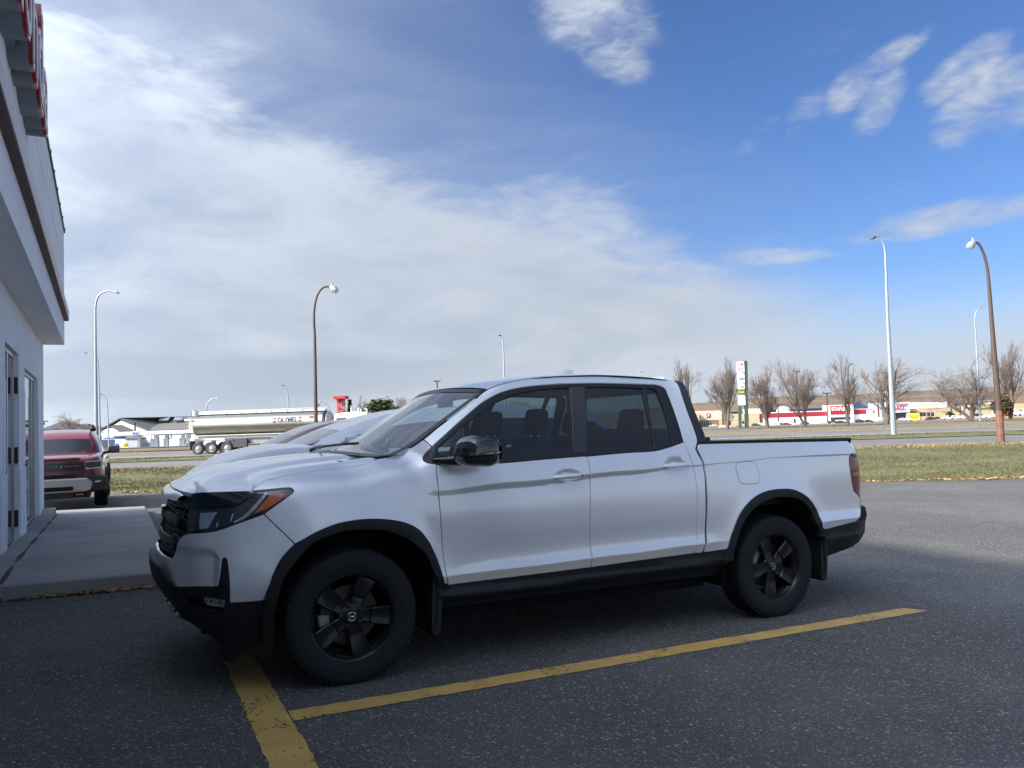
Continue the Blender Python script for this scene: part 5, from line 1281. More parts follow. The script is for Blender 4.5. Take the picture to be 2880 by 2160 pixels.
# ------------------------------------------------ tanker truck on the highway
STEEL=mat('polished_steel',(.33,.31,.275),.30,1.,var=.16,vscale=1.2,stretch=(.35,1,2.2),bump=.05,bscale=3)
STEELD=mat('dull_steel',(.27,.27,.26),.45,.8)
FRAMEW=mat('pale_frame',(.36,.34,.30),.6,.2,var=.12,vscale=2)
TYRE=mat('tyre_grey',(.035,.034,.033),.85)
HUBM=mat('hub_alloy',(.48,.47,.44),.4,.7)
WTRUCK=mat('truck_white',(.74,.75,.76),.3,0,.6)
CABW=mat('cab_window',(.012,.014,.018),.1,spec=.6)
def build_tanker():
    d=66.5;f=(500,1050,.31646)
    g=mpx(f,237,713,d);g.z=vz(g.x,g.y,VN.x*g.x+VN.y*g.y)+.06
    yaw=math.atan2(VD.y,VD.x)
    T=thing('tanker_trailer','long polished steel tanker trailer with three axles on the highway','tanker trailer',tuple(g),yaw)
    k=d/2176.95*.31646
    def X(x):return (x-237)*k
    Rw=.50
    zc=2.42;hz=.93;hy=1.15;x0,x1=X(190),X(1358)
    mb=MB();n=40
    prof=[(0,-.30),(.35,-.27),(.70,-.17),(.92,-.05),(1.,.06)]
    st=[(x0-.0+p[1]*1.1,p[0]) for p in prof]+[(x0+ (x1-x0)*t,1.) for t in np.linspace(.03,.97,30)]+[(x1-p[1]*1.1,p[0]) for p in prof[::-1]]
    vs=[]
    for x,s in st:
        for j in range(n):
            a=2*math.pi*j/n;c,s_=math.cos(a),math.sin(a)
            vs.append((x,hy*max(s,.001)*math.copysign(abs(c)**.9,c),zc+hz*max(s,.001)*math.copysign(abs(s_)**.9,s_)))
    mb.add(vs,[(i*n+j,i*n+(j+1)%n,(i+1)*n+(j+1)%n,(i+1)*n+j) for i in range(len(st)-1) for j in range(n)]);mb.build('tank',STEEL,T,smooth=True)
    for t in np.linspace(.0,1,9):
        xx=x0+.1+(x1-x0-.2)*t;mb=MB();mb.lathe([(1.003,-.02),(1.010,-.015),(1.010,.015),(1.003,.02)],40,axis='x',c=(0,0,0));mb.v=[(x+xx,y*hy,z*hz+zc) for x,y,z in mb.v];mb.build('tank_band',STEELD,T)
    mb=MB();mb.lathe([(0,.0),(.86,.0),(.93,-.06),(.93,-.12)],36,axis='x');mb.v=[(x+x1+.30,y*hy,z*hz+zc) for x,y,z in mb.v];mb.build('tank_end_cap',mat('end_steel',(.27,.27,.265),.5,.5),T,smooth=True)
    # walkway and rails on top
    zt=zc+hz
    for y in (-.45,.45):mb=MB();mb.cyl((X(215),y,zt+.24),(x1-.1,y,zt+.24),.045,6);mb.build('top_rail',STEELD,T)
    mb=MB();mb.box(((X(215)+x1)/2,0,zt+.06),(x1-X(215),.95,.06));mb.build('walkway',STEELD,T)
    mb=MB();mb.box(((X(215)+x1)/2,-.50,zt+.10),(x1-X(215),.03,.2));mb.build('walkway_edge',mat('walk_white',(.5,.5,.48),.5,.3),T)
    for x in (340,472,607,740,880,1018,1158):
        mb=MB();mb.cyl((X(x),-.28,zt+.05),(X(x),-.28,zt+.22),.20,12,);m_=mb.build('manlid',LINTEL,T);mb=MB();mb.cyl((X(x)-.2,-.5,zt+.22),(X(x)+.2,-.5,zt+.22),.04,6);mb.box((X(x),-.48,zt+.12),(.1,.08,.26));mb.build('lid_clamp',STEELD,m_)
    mb=MB();mb.cyl((X(1290),-.2,zt+.2),(X(1290),-.2,zt+.62),.06,8);mb.cyl((X(1275),-.2,zt+.5),(X(1305),-.2,zt+.5),.05,6);mb.build('top_valve',LINTEL,T)
    mb=MB();mb.cyl((X(178),0,zt-.1),(X(178),0,zt+.32),.42,14);mb.build('rear_box',mat('rear_box_grey',(.25,.29,.28),.6),T)
    # frame rails, skirts
    mb=MB();mb.box(((X(150)+x1)/2,-.85,1.42),(x1-X(150)-.3,.12,.24));mb.build('frame_rail',FRAMEW,T);mb=MB();mb.box(((X(150)+x1)/2,.85,1.42),(x1-X(150)-.3,.12,.24));mb.build('frame_rail',FRAMEW,T)
    mb=MB();mb.box(((X(215)+X(1010))/2,-1.02,1.56),(X(1010)-X(215),.10,.07));mb.build('side_rail',mat('rail_white',(.45,.44,.40),.5,.2),T)
    mb=MB();mb.box((X(370),-.95,1.15),(X(560)-X(180),.5,.06));mb.build('mudguard',LINTEL,T)
    mb=MB();mb.box((X(616),-1.0,.88),(X(680)-X(552),.25,.75));mb.build('side_locker',mat('locker_dark',(.028,.033,.038),.6),T,bevel=.04)
    mb=MB();mb.box((X(700),-.5,.95),(X(1010)-X(700),.4,.35));mb.build('hose_tray',STEELD,T)
    mb=MB();mb.box((X(158),-.55,.75),(.04,.95,.8));mb.build('mud_flap',LINTEL,T)
    for x in (237,361,497):
        for y in (-1.06,1.06):
            mb=MB();mb.lathe([(Rw*.62,-.16),(Rw*.9,-.17),(Rw,-.11),(Rw,.11),(Rw*.9,.17),(Rw*.62,.16)],28,c=(X(x),y,Rw));w=mb.build('wheel',TYRE,T,auto=R(40))
            s=-1 if y<0 else 1
            mb=MB();mb.lathe([(Rw*.63,s*.13),(Rw*.55,s*.05),(Rw*.36,s*.10),(Rw*.22,s*.20),(0,s*.21)],20,c=(X(x),y,Rw));r_=mb.build('rim',HUBM,w,auto=R(40))
        mb=MB();mb.cyl((X(x),-.95,Rw),(X(x),.95,Rw),.09,8);mb.build('axle',LINTEL,T)
        mb=MB();mb.box((X(x),-.75,.95),(.3,.3,.35));mb.build('suspension',STEELD,T)
    # rear bumper, ladder, platform
    mb=MB();mb.box((X(120),0,.85),(.12,2.1,.12));mb.box((X(140),0,.7),(.5,.3,.5));mb.build('rear_bumper',FRAMEW,T)
    mb=MB();mb.box((X(150),-.3,zc+hz*.55),(.9,1.2,.10));mb.build('rear_platform',mat('plat_white',(.66,.65,.62),.5),T)
    lad=MB()
    a=Vector((X(112),-.75,.62));b=Vector((X(150),-.75,zt+.35));a2=a+Vector((.0,.42,0));b2=b+Vector((0,.42,0))
    a=Vector((X(100),-.95,.62));b=Vector((X(122),-.95,zc+.35));a2=a+Vector((.42,0,0));b2=b+Vector((.42,0,0))
    lad.tube([a,b],.03,6);lad.tube([a2,b2],.03,6)
    for t in np.linspace(.08,.95,8):lad.tube([a.lerp(b,t),a2.lerp(b2,t)],.022,5)
    lad.build('ladder',STEELD,T)
    mb=MB();mb.tube([(X(165),-.6,zc+.55),(X(150),-.6,zt+.3),(X(175),-.6,zt+.42),(X(215),-.45,zt+.26)],.03,6);mb.build('grab_rail',STEELD,T)
    mb=MB();mb.tube([(X(1375),-.6,zc+.6),(X(1388),-.6,zc+.4),(X(1388),-.6,zc-.5),(X(1360),-.6,zc-.7)],.035,6);mb.tube([(X(1340),-.3,zc+.3),(X(1390),-.3,zc+.35)],.03,6);mb.build('front_bracket',LINTEL,T)
    mb=MB();mb.tube([(X(1385),-.4,zc-.1),(X(1400),-.4,zc-.5),(X(1385),-.3,zc-.85)],.05,6);mb.build('air_hose',RUBBER,T)
    for x in (180,1250):mb=MB();mb.box((X(x)+.05,-1.10,zc+.42),(.32,.12,.14));mb.build('marker_lamp',mat('marker_amber',(.25,.10,.05),.4),T)
    # lettering on the tank flank
    def flank(zz):
        s_=max(-1,min(1,(zz-zc)/hz));return -hy*math.sqrt(max(0,1-abs(s_)**(2/.9)))**.9-.012
    NV=mat('navy_letter',(.012,.016,.030),.5);RV=mat('red_flag',(.45,.035,.035),.5)
    zz=zc+.27;yy=flank(zz)-.02
    text_fit('OLYMEL',X(1130)-X(956),.42,.02,'lettering',NV,T,((X(1130)+X(956))/2,yy,zz),(1,0,0),upv=(0,.28,1),bold=.015)
    for (xa,xb,s) in ((914,941,1),(1143,1170,-1)):
        A_,B_=X(xa),X(xb);w=B_-A_
        for m_,z0,z1 in ((RV,.03,.21),(NV,-.21,-.06)):
            mb=MB();c=[(A_,z1),(B_,z1),(B_-.0,z0),(A_,z0)] 
            ind=.08
            if s>0:c=[(A_-.02,z1),(B_,z1),(B_,z0),(A_+ind,z0)] if m_ is RV else [(A_+ind,z1),(B_,z1),(B_,z0),(A_-.02,z0)]
            else:c=[(A_,z1),(B_+.02,z1),(B_-ind,z0),(A_,z0)] if m_ is RV else [(A_,z1),(B_-ind,z1),(B_+.02,z0),(A_,z0)]
            mb.add([(x,yy+.28*z-.004,zz+z) for x,z in c]+[(x,yy+.28*z+.03,zz+z) for x,z in c],[(0,1,2,3),(4,5,6,7),(0,1,5,4),(1,2,6,5),(2,3,7,6),(3,0,4,7)]);mb.build('flag_mark',m_,T)
    # tractor unit
    U=thing('truck_tractor','white sleeper truck tractor pulling the steel tanker','truck',(g.x+math.cos(yaw)*X(1455),g.y+math.sin(yaw)*X(1455),g.z),yaw)
    xs=lambda x:(x-1455)*k
    mb=MB();pr=[(0,.9),(0,2.55),(.12,3.02),(.6,3.08),(1.9,3.16),(2.7,3.02),(3.1,2.75),(3.35,2.4),(4.0,1.75),(4.2,1.65),(5.9,1.5),(6.05,1.3),(6.05,.7),(3.,.7),(2.9,.9)]
    mb.prism(pr,-1.15,1.15,axis='y');cab=mb.build('cab',WTRUCK,U,bevel=.09,auto=R(40))
    for s in (-1,1):
        y=s*1.16
        mb=MB();mb.prism([(.22,2.30),(.22,2.66),(1.05,2.66),(1.10,2.42)],y-.015*s,y+.01*s,axis='y');mb.build('sleeper_window',CABW,cab)
        mb=MB();mb.prism([(2.2,1.9),(2.2,2.7),(2.85,2.65),(3.4,1.95)],y-.015*s,y+.01*s,axis='y');mb.build('door_window',CABW,cab)
        mb=MB();mb.cyl((xs(1612),s*1.0,1.2),(xs(1612),s*1.0,3.50),.10,10);mb.tube([(xs(1612),s*1.0,3.5),(xs(1612)-.1,s*1.0,3.66)],.10,10);mb.build('exhaust_stack',CHROME,U)
        for x in (-1.6,-.3,5.):
            mb=MB();mb.lathe([(.3,-.16),(.48,-.17),(.52,-.11),(.52,.11),(.48,.17),(.3,.16)],24,c=(x,s*1.0,.52));w=mb.build('wheel',TYRE,U,auto=R(40));mb=MB();mb.lathe([(.31,s*.14),(.2,s*.08),(.1,s*.16),(0,s*.17)],16,c=(x,s*1.0,.52));mb.build('rim',HUBM,w)
        mb=MB();mb.tube([(xs(1690),s*.9,3.0),(xs(1690),s*.9,3.35),(xs(1690)-.14,s*.9,3.46)],.07,8);mb.build('air_horn',CHROME,U)
        mb=MB();mb.box((3.25,s*1.45,2.2),(.1,.3,.7));mb.build('door_mirror',CHROME,U,bevel=.03)
    mb=MB();mb.prism([(2.78,2.98),(3.33,2.42),(3.98,1.80),(3.95,1.77),(3.28,2.40),(2.74,2.95)],-1.02,1.02,axis='y');mb.v=[(x+.02,y,z+.02) for x,y,z in mb.v];mb.build('windscreen',CABW,U)
    mb=MB();mb.box((-.9,0,.85),(3.2,.9,.25));mb.build('chassis',LINTEL,U)
    mb=MB();mb.box((6.09,0,1.1),(.06,1.3,.7));mb.build('grille',CHROME,U)
build_tanker()

# ------------------------------------------------ other vehicles (local: +x forward, +y left)
def paint(name,col,coat=1.):return mat('paint_'+name,col,.35,.0,coat,.5)
def shell(rings,mats_fn,levels=2,crease=None):
    """rings: list of (x,[(y,z)...]) half sections from underside to roof centre -> smooth skin, returns mesh"""
    k=len(rings[0][1]);bm=bmesh.new();rows=[]
    for x,h in rings:
        full=[(y,z) for y,z in h]+[(-y,z) for y,z in h[::-1][1:-1]]
        rows.append([bm.verts.new((x[i] if hasattr(x,'__len__') else x,y,z)) for i,(y,z) in enumerate(full)])
    n=len(rows[0]);
    idx=[]
    for r in range(len(rows)-1):
        for j in range(n):
            f=bm.faces.new((rows[r][j],rows[r][(j+1)%n],rows[r+1][(j+1)%n],rows[r+1][j]))
            jj=j if j<k-1 else n-1-j
            f.material_index=mats_fn(r,jj)
    for row in (rows[0],rows[-1]):
        for j in range(k-1):
            a,b=row[j],row[j+1];c=row[(n-j-1)%n] if j+1<=k-1 else None
            d=row[(n-j)%n]
            try:
                vs=[v for v in dict.fromkeys((a,b,row[(n-(j+1))%n],row[(n-j)%n]))]
                if len(vs)>2:
                    f=bm.faces.new(vs);f.material_index=mats_fn(0 if row is rows[0] else len(rows)-2,-1)
            except ValueError:pass
    bmesh.ops.recalc_face_normals(bm,faces=bm.faces)
    cl=bm.edges.layers.float.new('crease_edge')
    for e in bm.edges:
        if len(e.link_faces)==2 and e.link_faces[0].material_index!=e.link_faces[1].material_index:e[cl]=.75
    me=bpy.data.meshes.new('skin');bm.to_mesh(me);bm.free()
    o=bpy.data.objects.new('skin',me);COL.objects.link(o)
    if levels:
        md=o.modifiers.new('s','SUBSURF');md.levels=levels;md.render_levels=levels
    dg=bpy.context.evaluated_depsgraph_get();dg.update();m2=bpy.data.meshes.new_from_object(o.evaluated_get(dg));bpy.data.objects.remove(o);return m2
def split(me,names,mats_,parent):
    out={}
    for i,(nm,m) in enumerate(zip(names,mats_)):
      for sd in ((1,-1) if nm=='side_glass' else (0,)):
        bm=bmesh.new();bm.from_mesh(me);bmesh.ops.delete(bm,geom=[f for f in bm.faces if f.material_index!=i or (sd and f.calc_center_median().y*sd<0)],context='FACES')
        if not bm.faces:bm.free();continue
        for f in bm.faces:f.smooth=True;f.material_index=0
        q=bpy.data.meshes.new(nm);bm.to_mesh(q);bm.free();q.materials.append(m);out[nm]=link(nm,q,parent)
    return out
CARGLASS=mat('car_glass_dark',(.015,.018,.022),.06,0,0,.8)
WHEELS=mat('car_alloy',(.32,.33,.34),.35,.8)
def car_wheels(T,xs,y,r,rim=WHEELS,w=.21,detail=True):
    for x in xs:
        for s in (-1,1):
            mb=MB();mb.lathe([(r*.66,-w/2),(r*.93,-w/2),(r,-w*.35),(r,w*.35),(r*.93,w/2),(r*.66,w/2)],20,c=(x,s*(y-w/2),r));wh=mb.build('wheel',RUBBER,T,auto=R(40))
            mb=MB();mb.lathe([(r*.67,s*w*.46),(r*.60,s*w*.38),(r*.2,s*w*.42),(0,s*w*.44)],14,c=(x,s*(y-w/2),r));mb.build('rim',rim,wh,auto=R(40))
def arches(T,xs,y,r):
    for x in xs:
        for s in (-1,1):
            mb=MB();mb.lathe([(0,s*.012),(r*1.13,s*.012),(r*1.13,-s*.1)],20,c=(x,s*(y-.006),r*1.0));mb.v=[(a,b,max(c,r*.45)) for a,b,c in mb.v];mb.build('wheel_arch',DARK,T)
# body types: list of (x, zbottom, halfwidth, zshoulder, half top width, ztop, crown)
TYPES={
 'crossover':dict(L=4.6,r=.36,xf=-.92,xr=-3.6,y=.91,body=[(0,.42,.60,.74,.50,.84,.02),(-.07,.28,.80,.84,.66,1.04,.02),(-.26,.24,.92,.98,.76,1.17,.03),(-.62,.24,.94,1.04,.79,1.235,.03),(-.95,.24,.94,1.06,.80,1.26,.02),(-2.6,.24,.94,1.08,.82,1.20,.0),(-3.7,.24,.94,1.09,.82,1.20,.0),(-4.4,.30,.90,1.09,.80,1.19,.0),(-4.6,.45,.82,1.0,.74,1.1,.0)],
  cab=[(-.90,1.19,.78,1.205,.72),(-1.30,1.17,.84,1.37,.72),(-1.70,1.15,.86,1.515,.68),(-2.2,1.14,.86,1.575,.65),(-2.8,1.14,.86,1.59,.64),(-3.7,1.14,.85,1.57,.63),(-4.25,1.15,.82,1.49,.62),(-4.55,1.18,.78,1.2,.68)]),
 'saloon':dict(L=4.7,r=.33,xf=-.92,xr=-3.65,y=.89,body=[(0,.35,.55,.62,.42,.72,.02),(-.10,.22,.76,.72,.62,.90,.03),(-.36,.20,.90,.84,.74,1.05,.03),(-.75,.20,.92,.92,.76,1.13,.03),(-1.0,.20,.92,.95,.77,1.16,.02),(-2.6,.20,.92,.98,.78,1.07,.0),(-3.6,.20,.92,1.0,.78,1.08,.0),(-4.1,.22,.91,1.0,.76,1.10,.02),(-4.55,.30,.84,.98,.70,1.06,.03),(-4.7,.42,.74,.86,.62,.98,.02)],
  cab=[(-.90,1.12,.78,1.135,.72),(-1.30,1.08,.82,1.33,.70),(-1.65,1.06,.83,1.475,.66),(-2.2,1.05,.83,1.52,.63),(-2.9,1.05,.83,1.53,.62),(-3.5,1.05,.82,1.46,.61),(-3.85,1.06,.80,1.3,.61),(-4.25,1.07,.74,1.1,.62)]),
 'sedan':dict(L=4.7,r=.33,xf=-.92,xr=-3.65,y=.89,body=[(0,.35,.55,.55,.40,.62,.02),(-.10,.22,.76,.60,.60,.70,.04),(-.5,.20,.90,.70,.74,.82,.05),(-1.1,.20,.92,.86,.76,.94,.05),(-1.55,.20,.92,.92,.76,.99,.03),(-2.6,.20,.92,.95,.78,1.0,.0),(-3.6,.20,.92,.98,.78,1.02,.0),(-4.1,.22,.91,1.0,.76,1.06,.03),(-4.55,.30,.84,.98,.70,1.06,.03),(-4.7,.42,.74,.86,.62,.98,.02)],
  cab=[(-1.35,.97,.78,.985,.70),(-1.95,.97,.82,1.28,.66),(-2.3,.97,.83,1.42,.62),(-2.9,.98,.83,1.46,.61),(-3.5,.99,.82,1.40,.60),(-3.85,1.0,.80,1.25,.60),(-4.25,1.03,.74,1.06,.62)]),
 'suv':dict(L=4.65,r=.36,xf=-.92,xr=-3.6,y=.91,body=[(0,.42,.60,.70,.45,.80,.02),(-.08,.28,.80,.78,.64,.92,.04),(-.45,.24,.92,.92,.76,1.04,.05),(-1.1,.24,.94,1.0,.80,1.12,.04),(-1.45,.24,.94,1.02,.80,1.14,.02),(-2.6,.24,.94,1.04,.82,1.13,.0),(-3.7,.24,.94,1.07,.82,1.15,.0),(-4.45,.30,.90,1.07,.80,1.17,.0),(-4.65,.45,.82,1.0,.74,1.1,.0)],
  cab=[(-1.25,1.10,.80,1.12,.72),(-1.80,1.10,.85,1.44,.68),(-2.15,1.10,.86,1.60,.64),(-2.8,1.11,.86,1.66,.63),(-3.7,1.13,.85,1.64,.62),(-4.25,1.14,.82,1.55,.60),(-4.58,1.15,.78,1.18,.66)]),
 'pickup':dict(L=5.8,r=.40,xf=-.98,xr=-4.6,y=.97,body=[(0,.50,.72,.80,.55,.95,.02),(-.08,.36,.90,.90,.76,1.08,.03),(-.5,.34,.98,1.02,.86,1.18,.04),(-1.3,.34,.99,1.08,.86,1.22,.03),(-1.6,.34,.99,1.08,.86,1.22,.0),(-3.5,.34,.99,1.12,.88,1.24,.0),(-3.6,.34,.99,1.14,.95,1.28,-.30),(-5.6,.36,.99,1.16,.95,1.30,-.30),(-5.72,.40,.97,1.16,.94,1.30,.0),(-5.8,.55,.92,1.1,.88,1.24,.0)],
  cab=[(-1.45,1.18,.84,1.21,.76),(-1.95,1.18,.90,1.58,.72),(-2.25,1.18,.90,1.78,.68),(-2.8,1.2,.90,1.84,.66),(-3.2,1.2,.89,1.82,.66),(-3.42,1.2,.88,1.74,.66),(-3.52,1.2,.86,1.3,.72)]),
}
def make_car(name,label,cat,kind,pm,loc=(0,0,0),rz=0.,group=None,levels=1,glassm=None,near=False,roofm=None):
    K=TYPES[kind];T=thing(name,label,cat,loc,rz,group)
    rings=[]
    for x,zb,w,zs,wt,zt,cr in K['body']:
        rings.append((x,[(0,zb),(w*.80,zb),(w*.97,zb+.09),(w,zb+(zs-zb)*.45),(w*.985,zs),(wt+(w-wt)*.25,zt-.03),(wt,zt),(wt*.5,zt+cr*.8),(0,zt+cr)]))
    parts=split(shell(rings,lambda r,j:1 if j in(0,1) else 0,levels),('body','underside'),(pm,DARK),T)
    rings=[];C=K['cab'];N_=len(C)
    for x,zb,wb,zr,wr in C:
        rings.append((x,[(0,zb-.12),(wb,zb-.10),(wb,zb+.01),(wb-.30*(wb-wr)/.2*0-(wb-wr)*.62,zb+(zr-zb)*.72),(wr,zr-.01),(wr-.09,zr+.012),(wr*.5,zr+.03),(0,zr+.035)]))
    def mf(r,j):
        if j in(5,6):return 1 if r in(0,) else (2 if r>=N_-2 else 3)
        if j==2:return 4 if 1<=r<=N_-3 else 0
        return 0
    pr=split(shell(rings,mf,levels),('cabin','windscreen','rear_window','roof','side_glass'),(pm,glassm or CARGLASS,CARGLASS,roofm or pm,CARGLASS),T)
    y=K['y'];arches(T,(K['xf'],K['xr']),y,K['r']);car_wheels(T,(K['xf'],K['xr']),y+.015,K['r'])
    b=K['body'][1];c=K['body'][2]
    for s in (-1,1):
        mb=MB();mb.box((-.20,s*(b[2]-.13),b[3]+.03),(.34,.30,.13));mb.build('headlight',CLEARL,T,bevel=.04)
        e=K['body'][-2];mb=MB();mb.box((-K['L']+.14,s*(e[2]-.14),e[3]-.07),(.30,.28,.14));mb.build('tail_lamp',REDL,T,bevel=.03)
        q=C[0];mb=MB();mb.box((q[0]-.42,s*(q[2]+.16),q[1]+.07),(.16,.22,.15));mb.build('door_mirror',pm if kind!='pickup' else GLOSSB,T,bevel=.05)
        for t in (.36,.64):
            pass
    mb=MB();mb.box((-.02,0,b[3]-.12),(.10,b[2]*1.1,.18));mb.build('grille',GLOSSB,T,bevel=.03)
    return T
PW=paint('white',(.78,.79,.80));PS_=paint('silver_blue',(.42,.46,.52));PR=paint('dark_red',(.16,.012,.016));PD=paint('charcoal',(.035,.038,.045));PSV=paint('silver',(.42,.43,.44));PB=paint('dark_blue',(.02,.03,.06));PRR=paint('red',(.30,.02,.02))
def hdg(dx,dy):return math.atan2(dy,dx)
LOT_RZ=math.atan2(-SA_,-CA)   # nose towards the showroom
G_REFL=mat('windscreen_reflective',(.10,.13,.15),.04,0,0,1.)
c2=lotz(-.56,2.80);c3=lotz(-.50,5.45)
make_car('parked_car','silver white crossover parked right beside the pickup, far side','car','crossover',paint('pearl_silver',(.62,.65,.70)),c2,LOT_RZ,None,2,G_REFL,True)
make_car('parked_car','dark red sedan parked beyond the silver white crossover','car','saloon',PR,(c3[0],c3[1],c3[2]+.03),LOT_RZ,None,2,G_REFL,True,)
# red sport utility beyond the showroom corner, facing the camera
def build_red_suv():
    A_,B_=-2.53,14.75;x,y=lot(A_,B_);z=gz(x,y)+.03
    T=thing('sport_utility','dark red off-road sport utility with grey skid bumper facing the camera by the showroom','sport utility',(x,y,z),math.atan2(-CA,SA_))
    RP=mat('paint_deep_red',(.17,.012,.020),.3,.15,1.)
    body=[(-.02,.42,.70,.98,.62,1.08,.0),(-.05,.36,.86,.98,.76,1.13,.01),(-.30,.33,.97,1.02,.84,1.18,.02),(-.9,.33,.99,1.06,.86,1.22,.03),(-1.40,.33,.985,1.08,.86,1.235,.02),(-2.6,.33,.985,1.12,.88,1.22,.0),(-3.8,.33,.985,1.15,.88,1.24,.0),(-4.65,.36,.96,1.15,.86,1.25,.0),(-4.84,.5,.90,1.1,.82,1.2,.0)]
    rings=[]
    for xx,zb,w,zs,wt,zt,cr in body:
        rings.append((xx,[(0,zb),(w*.80,zb),(w*.97,zb+.09),(w,zb+(zs-zb)*.5),(w*.985,zs),(wt+(w-wt)*.25,zt-.03),(wt,zt),(wt*.5,zt+cr),(0,zt+cr)]))
    split(shell(rings,lambda r,j:1 if j in(0,1) else 0,2),('body','underside'),(RP,DARK),T)
    cab=[(-1.30,1.18,.82,1.205,.72),(-1.72,1.18,.88,1.53,.70),(-2.0,1.18,.885,1.70,.665),(-2.9,1.2,.89,1.765,.66),(-3.9,1.21,.88,1.75,.65),(-4.4,1.22,.86,1.65,.63),(-4.78,1.22,.82,1.28,.70)]
    rings=[];N_=len(cab)
    for xx,zb,wb,zr,wr in cab:
        rings.append((xx,[(0,zb-.12),(wb,zb-.10),(wb,zb+.01),(wb-(wb-wr)*.55,zb+(zr-zb)*.70),(wr,zr-.01),(wr-.075,zr+.012),(wr*.5,zr+.03),(0,zr+.035)]))
    def mf(r,j):
        if j in(5,6):return 1 if r==0 else (2 if r>=N_-2 else 3)
        if j==2:return 4 if 1<=r<=N_-3 else 0
        return 0
    split(shell(rings,mf,2),('cabin','windscreen','rear_window','roof','side_glass'),(RP,glass('suv_windscreen',(.55,.62,.60),.09),CARGLASS,RP,CARGLASS),T)
    mb=MB();mb.box((-2.9,0,1.02),(2.7,1.6,.3));mb.build('cabin_floor',INTER,T)
    for s in (-.38,.38):
        mb=MB();mb.box((-2.2,s,1.28),(.14,.46,.5));st=mb.build('seat',SEATM,T,bevel=.05);mb=MB();mb.box((-2.26,s,1.60),(.1,.27,.18));mb.build('headrest',SEATM,st,bevel=.04)
    mb=MB();mb.box((-1.62,0,1.16),(.5,1.5,.10));mb.build('dashboard',INTER,T,bevel=.03)
    # face
    def plate(nm,pts,x0,x1,m,bev=.012,par=None):
        mb=MB();mb.prism(pts,x0,x1,axis='x');return mb.build(nm,m,par or T,bevel=bev)
    mir=lambda p:[(-a,b) for a,b in p][::-1]
    plate('hood_scoop',[(-.50,1.105),(.50,1.105),(.47,1.145),(-.47,1.145)],-.10,-.008,GLOSSB)
    g=plate('grille',[(-.56,.86),(.56,.86),(.56,1.06),(-.56,1.06)],-.06,.022,GLOSSB)
    for zz in (.90,.96,1.02):plate('grille_bar',[(-.53,zz-.012),(.53,zz-.012),(.53,zz+.012),(-.53,zz+.012)],.02,.034,PLAST,.004,g)
    plate('grille_marker',[(.22,.945),(.46,.945),(.49,.965),(.46,.985),(.22,.985),(.20,.965)],.03,.042,mat('marker_dark_red',(.10,.02,.02),.3),.004,g)
    plate('grille_marker',[(-.46,.945),(-.22,.945),(-.20,.965),(-.22,.985),(-.46,.985),(-.49,.965)],.03,.042,bpy.data.materials['marker_dark_red'],.004,g)
    plate('emblem',[(-.08,.92),(.08,.92),(.08,1.01),(-.08,1.01)],.03,.046,GLOSSB,.01,g)
    plate('letter_mark',[(.115,.94),(.135,.965),(.16,.985),(.145,.96)],.03,.047,CHROME,.0,g)
    for s in (1,-1):
        f=(lambda p:p) if s>0 else mir
        h=plate('headlight',f([(.60,.875),(.90,.905),(.94,.96),(.93,1.07),(.59,1.065),(.585,.93)]),-.12,-.015,LAMPDARK,.01)
        h2=plate('light_bar',f([(.60,.875),(.90,.90),(.94,.945),(.925,.96),(.89,.922),(.66,.905),(.60,.935)]),-.10,-.002,CLEARL,.004,h)
        plate('light_bar',f([(.90,.92),(.935,.955),(.925,1.065),(.895,1.06)]),-.12,-.006,CLEARL,.004,h);plate('light_bar',f([(.60,1.03),(.90,1.04),(.90,1.06),(.60,1.055)]),-.10,-.004,mat('lamp_glass_dim',(.22,.25,.28),.15,.2,1.),.003,h)
        plate('bumper_corner',f([(.58,.42),(1.0,.40),(1.0,.72),(.80,.725),(.62,.80),(.585,.78)]),-.55,.035,PLAST,.05)
        fl=plate('fog_lamp',f([(.78,.585),(.89,.595),(.885,.625),(.79,.62)]),.02,.045,CLEARL,.006)
        plate('tow_hook',f([(.40,.335),(.56,.335),(.55,.36),(.41,.36)]),.03,.07,mat('hook_orange',(.42,.085,.03),.5),.006)
    plate('lower_grille',[(-.60,.70),(.60,.70),(.52,.79),(-.52,.79)],-.1,.028,PLAST,.01)
    for zz in (.725,.745,.765):plate('mesh_bar',[(-.40,zz-.005),(.40,zz-.005),(.40,zz+.005),(-.40,zz+.005)],.02,.036,DARK,.0)
    SK=mat('skid_grey',(.26,.26,.255),.4,.5)
    plate('skid_bumper',[(-.70,.44),(-.60,.40),(.60,.40),(.70,.44),(.74,.60),(.62,.70),(-.62,.70),(-.74,.60)],-.1,.075,SK,.03)
    plate('intake',[(-.36,.44),(.36,.44),(.36,.53),(-.36,.53)],.05,.082,DARK,.004)
    plate('hook_pocket',[(.36,.31),(.62,.31),(.62,.42),(.36,.42)],.0,.055,DARK,.01);plate('hook_pocket',[(-.62,.31),(-.36,.31),(-.36,.42),(-.62,.42)],.0,.055,DARK,.01)
    plate('chin',[(-.68,.27),(.68,.27),(.72,.41),(-.72,.41)],-.12,.04,PLAST,.02)
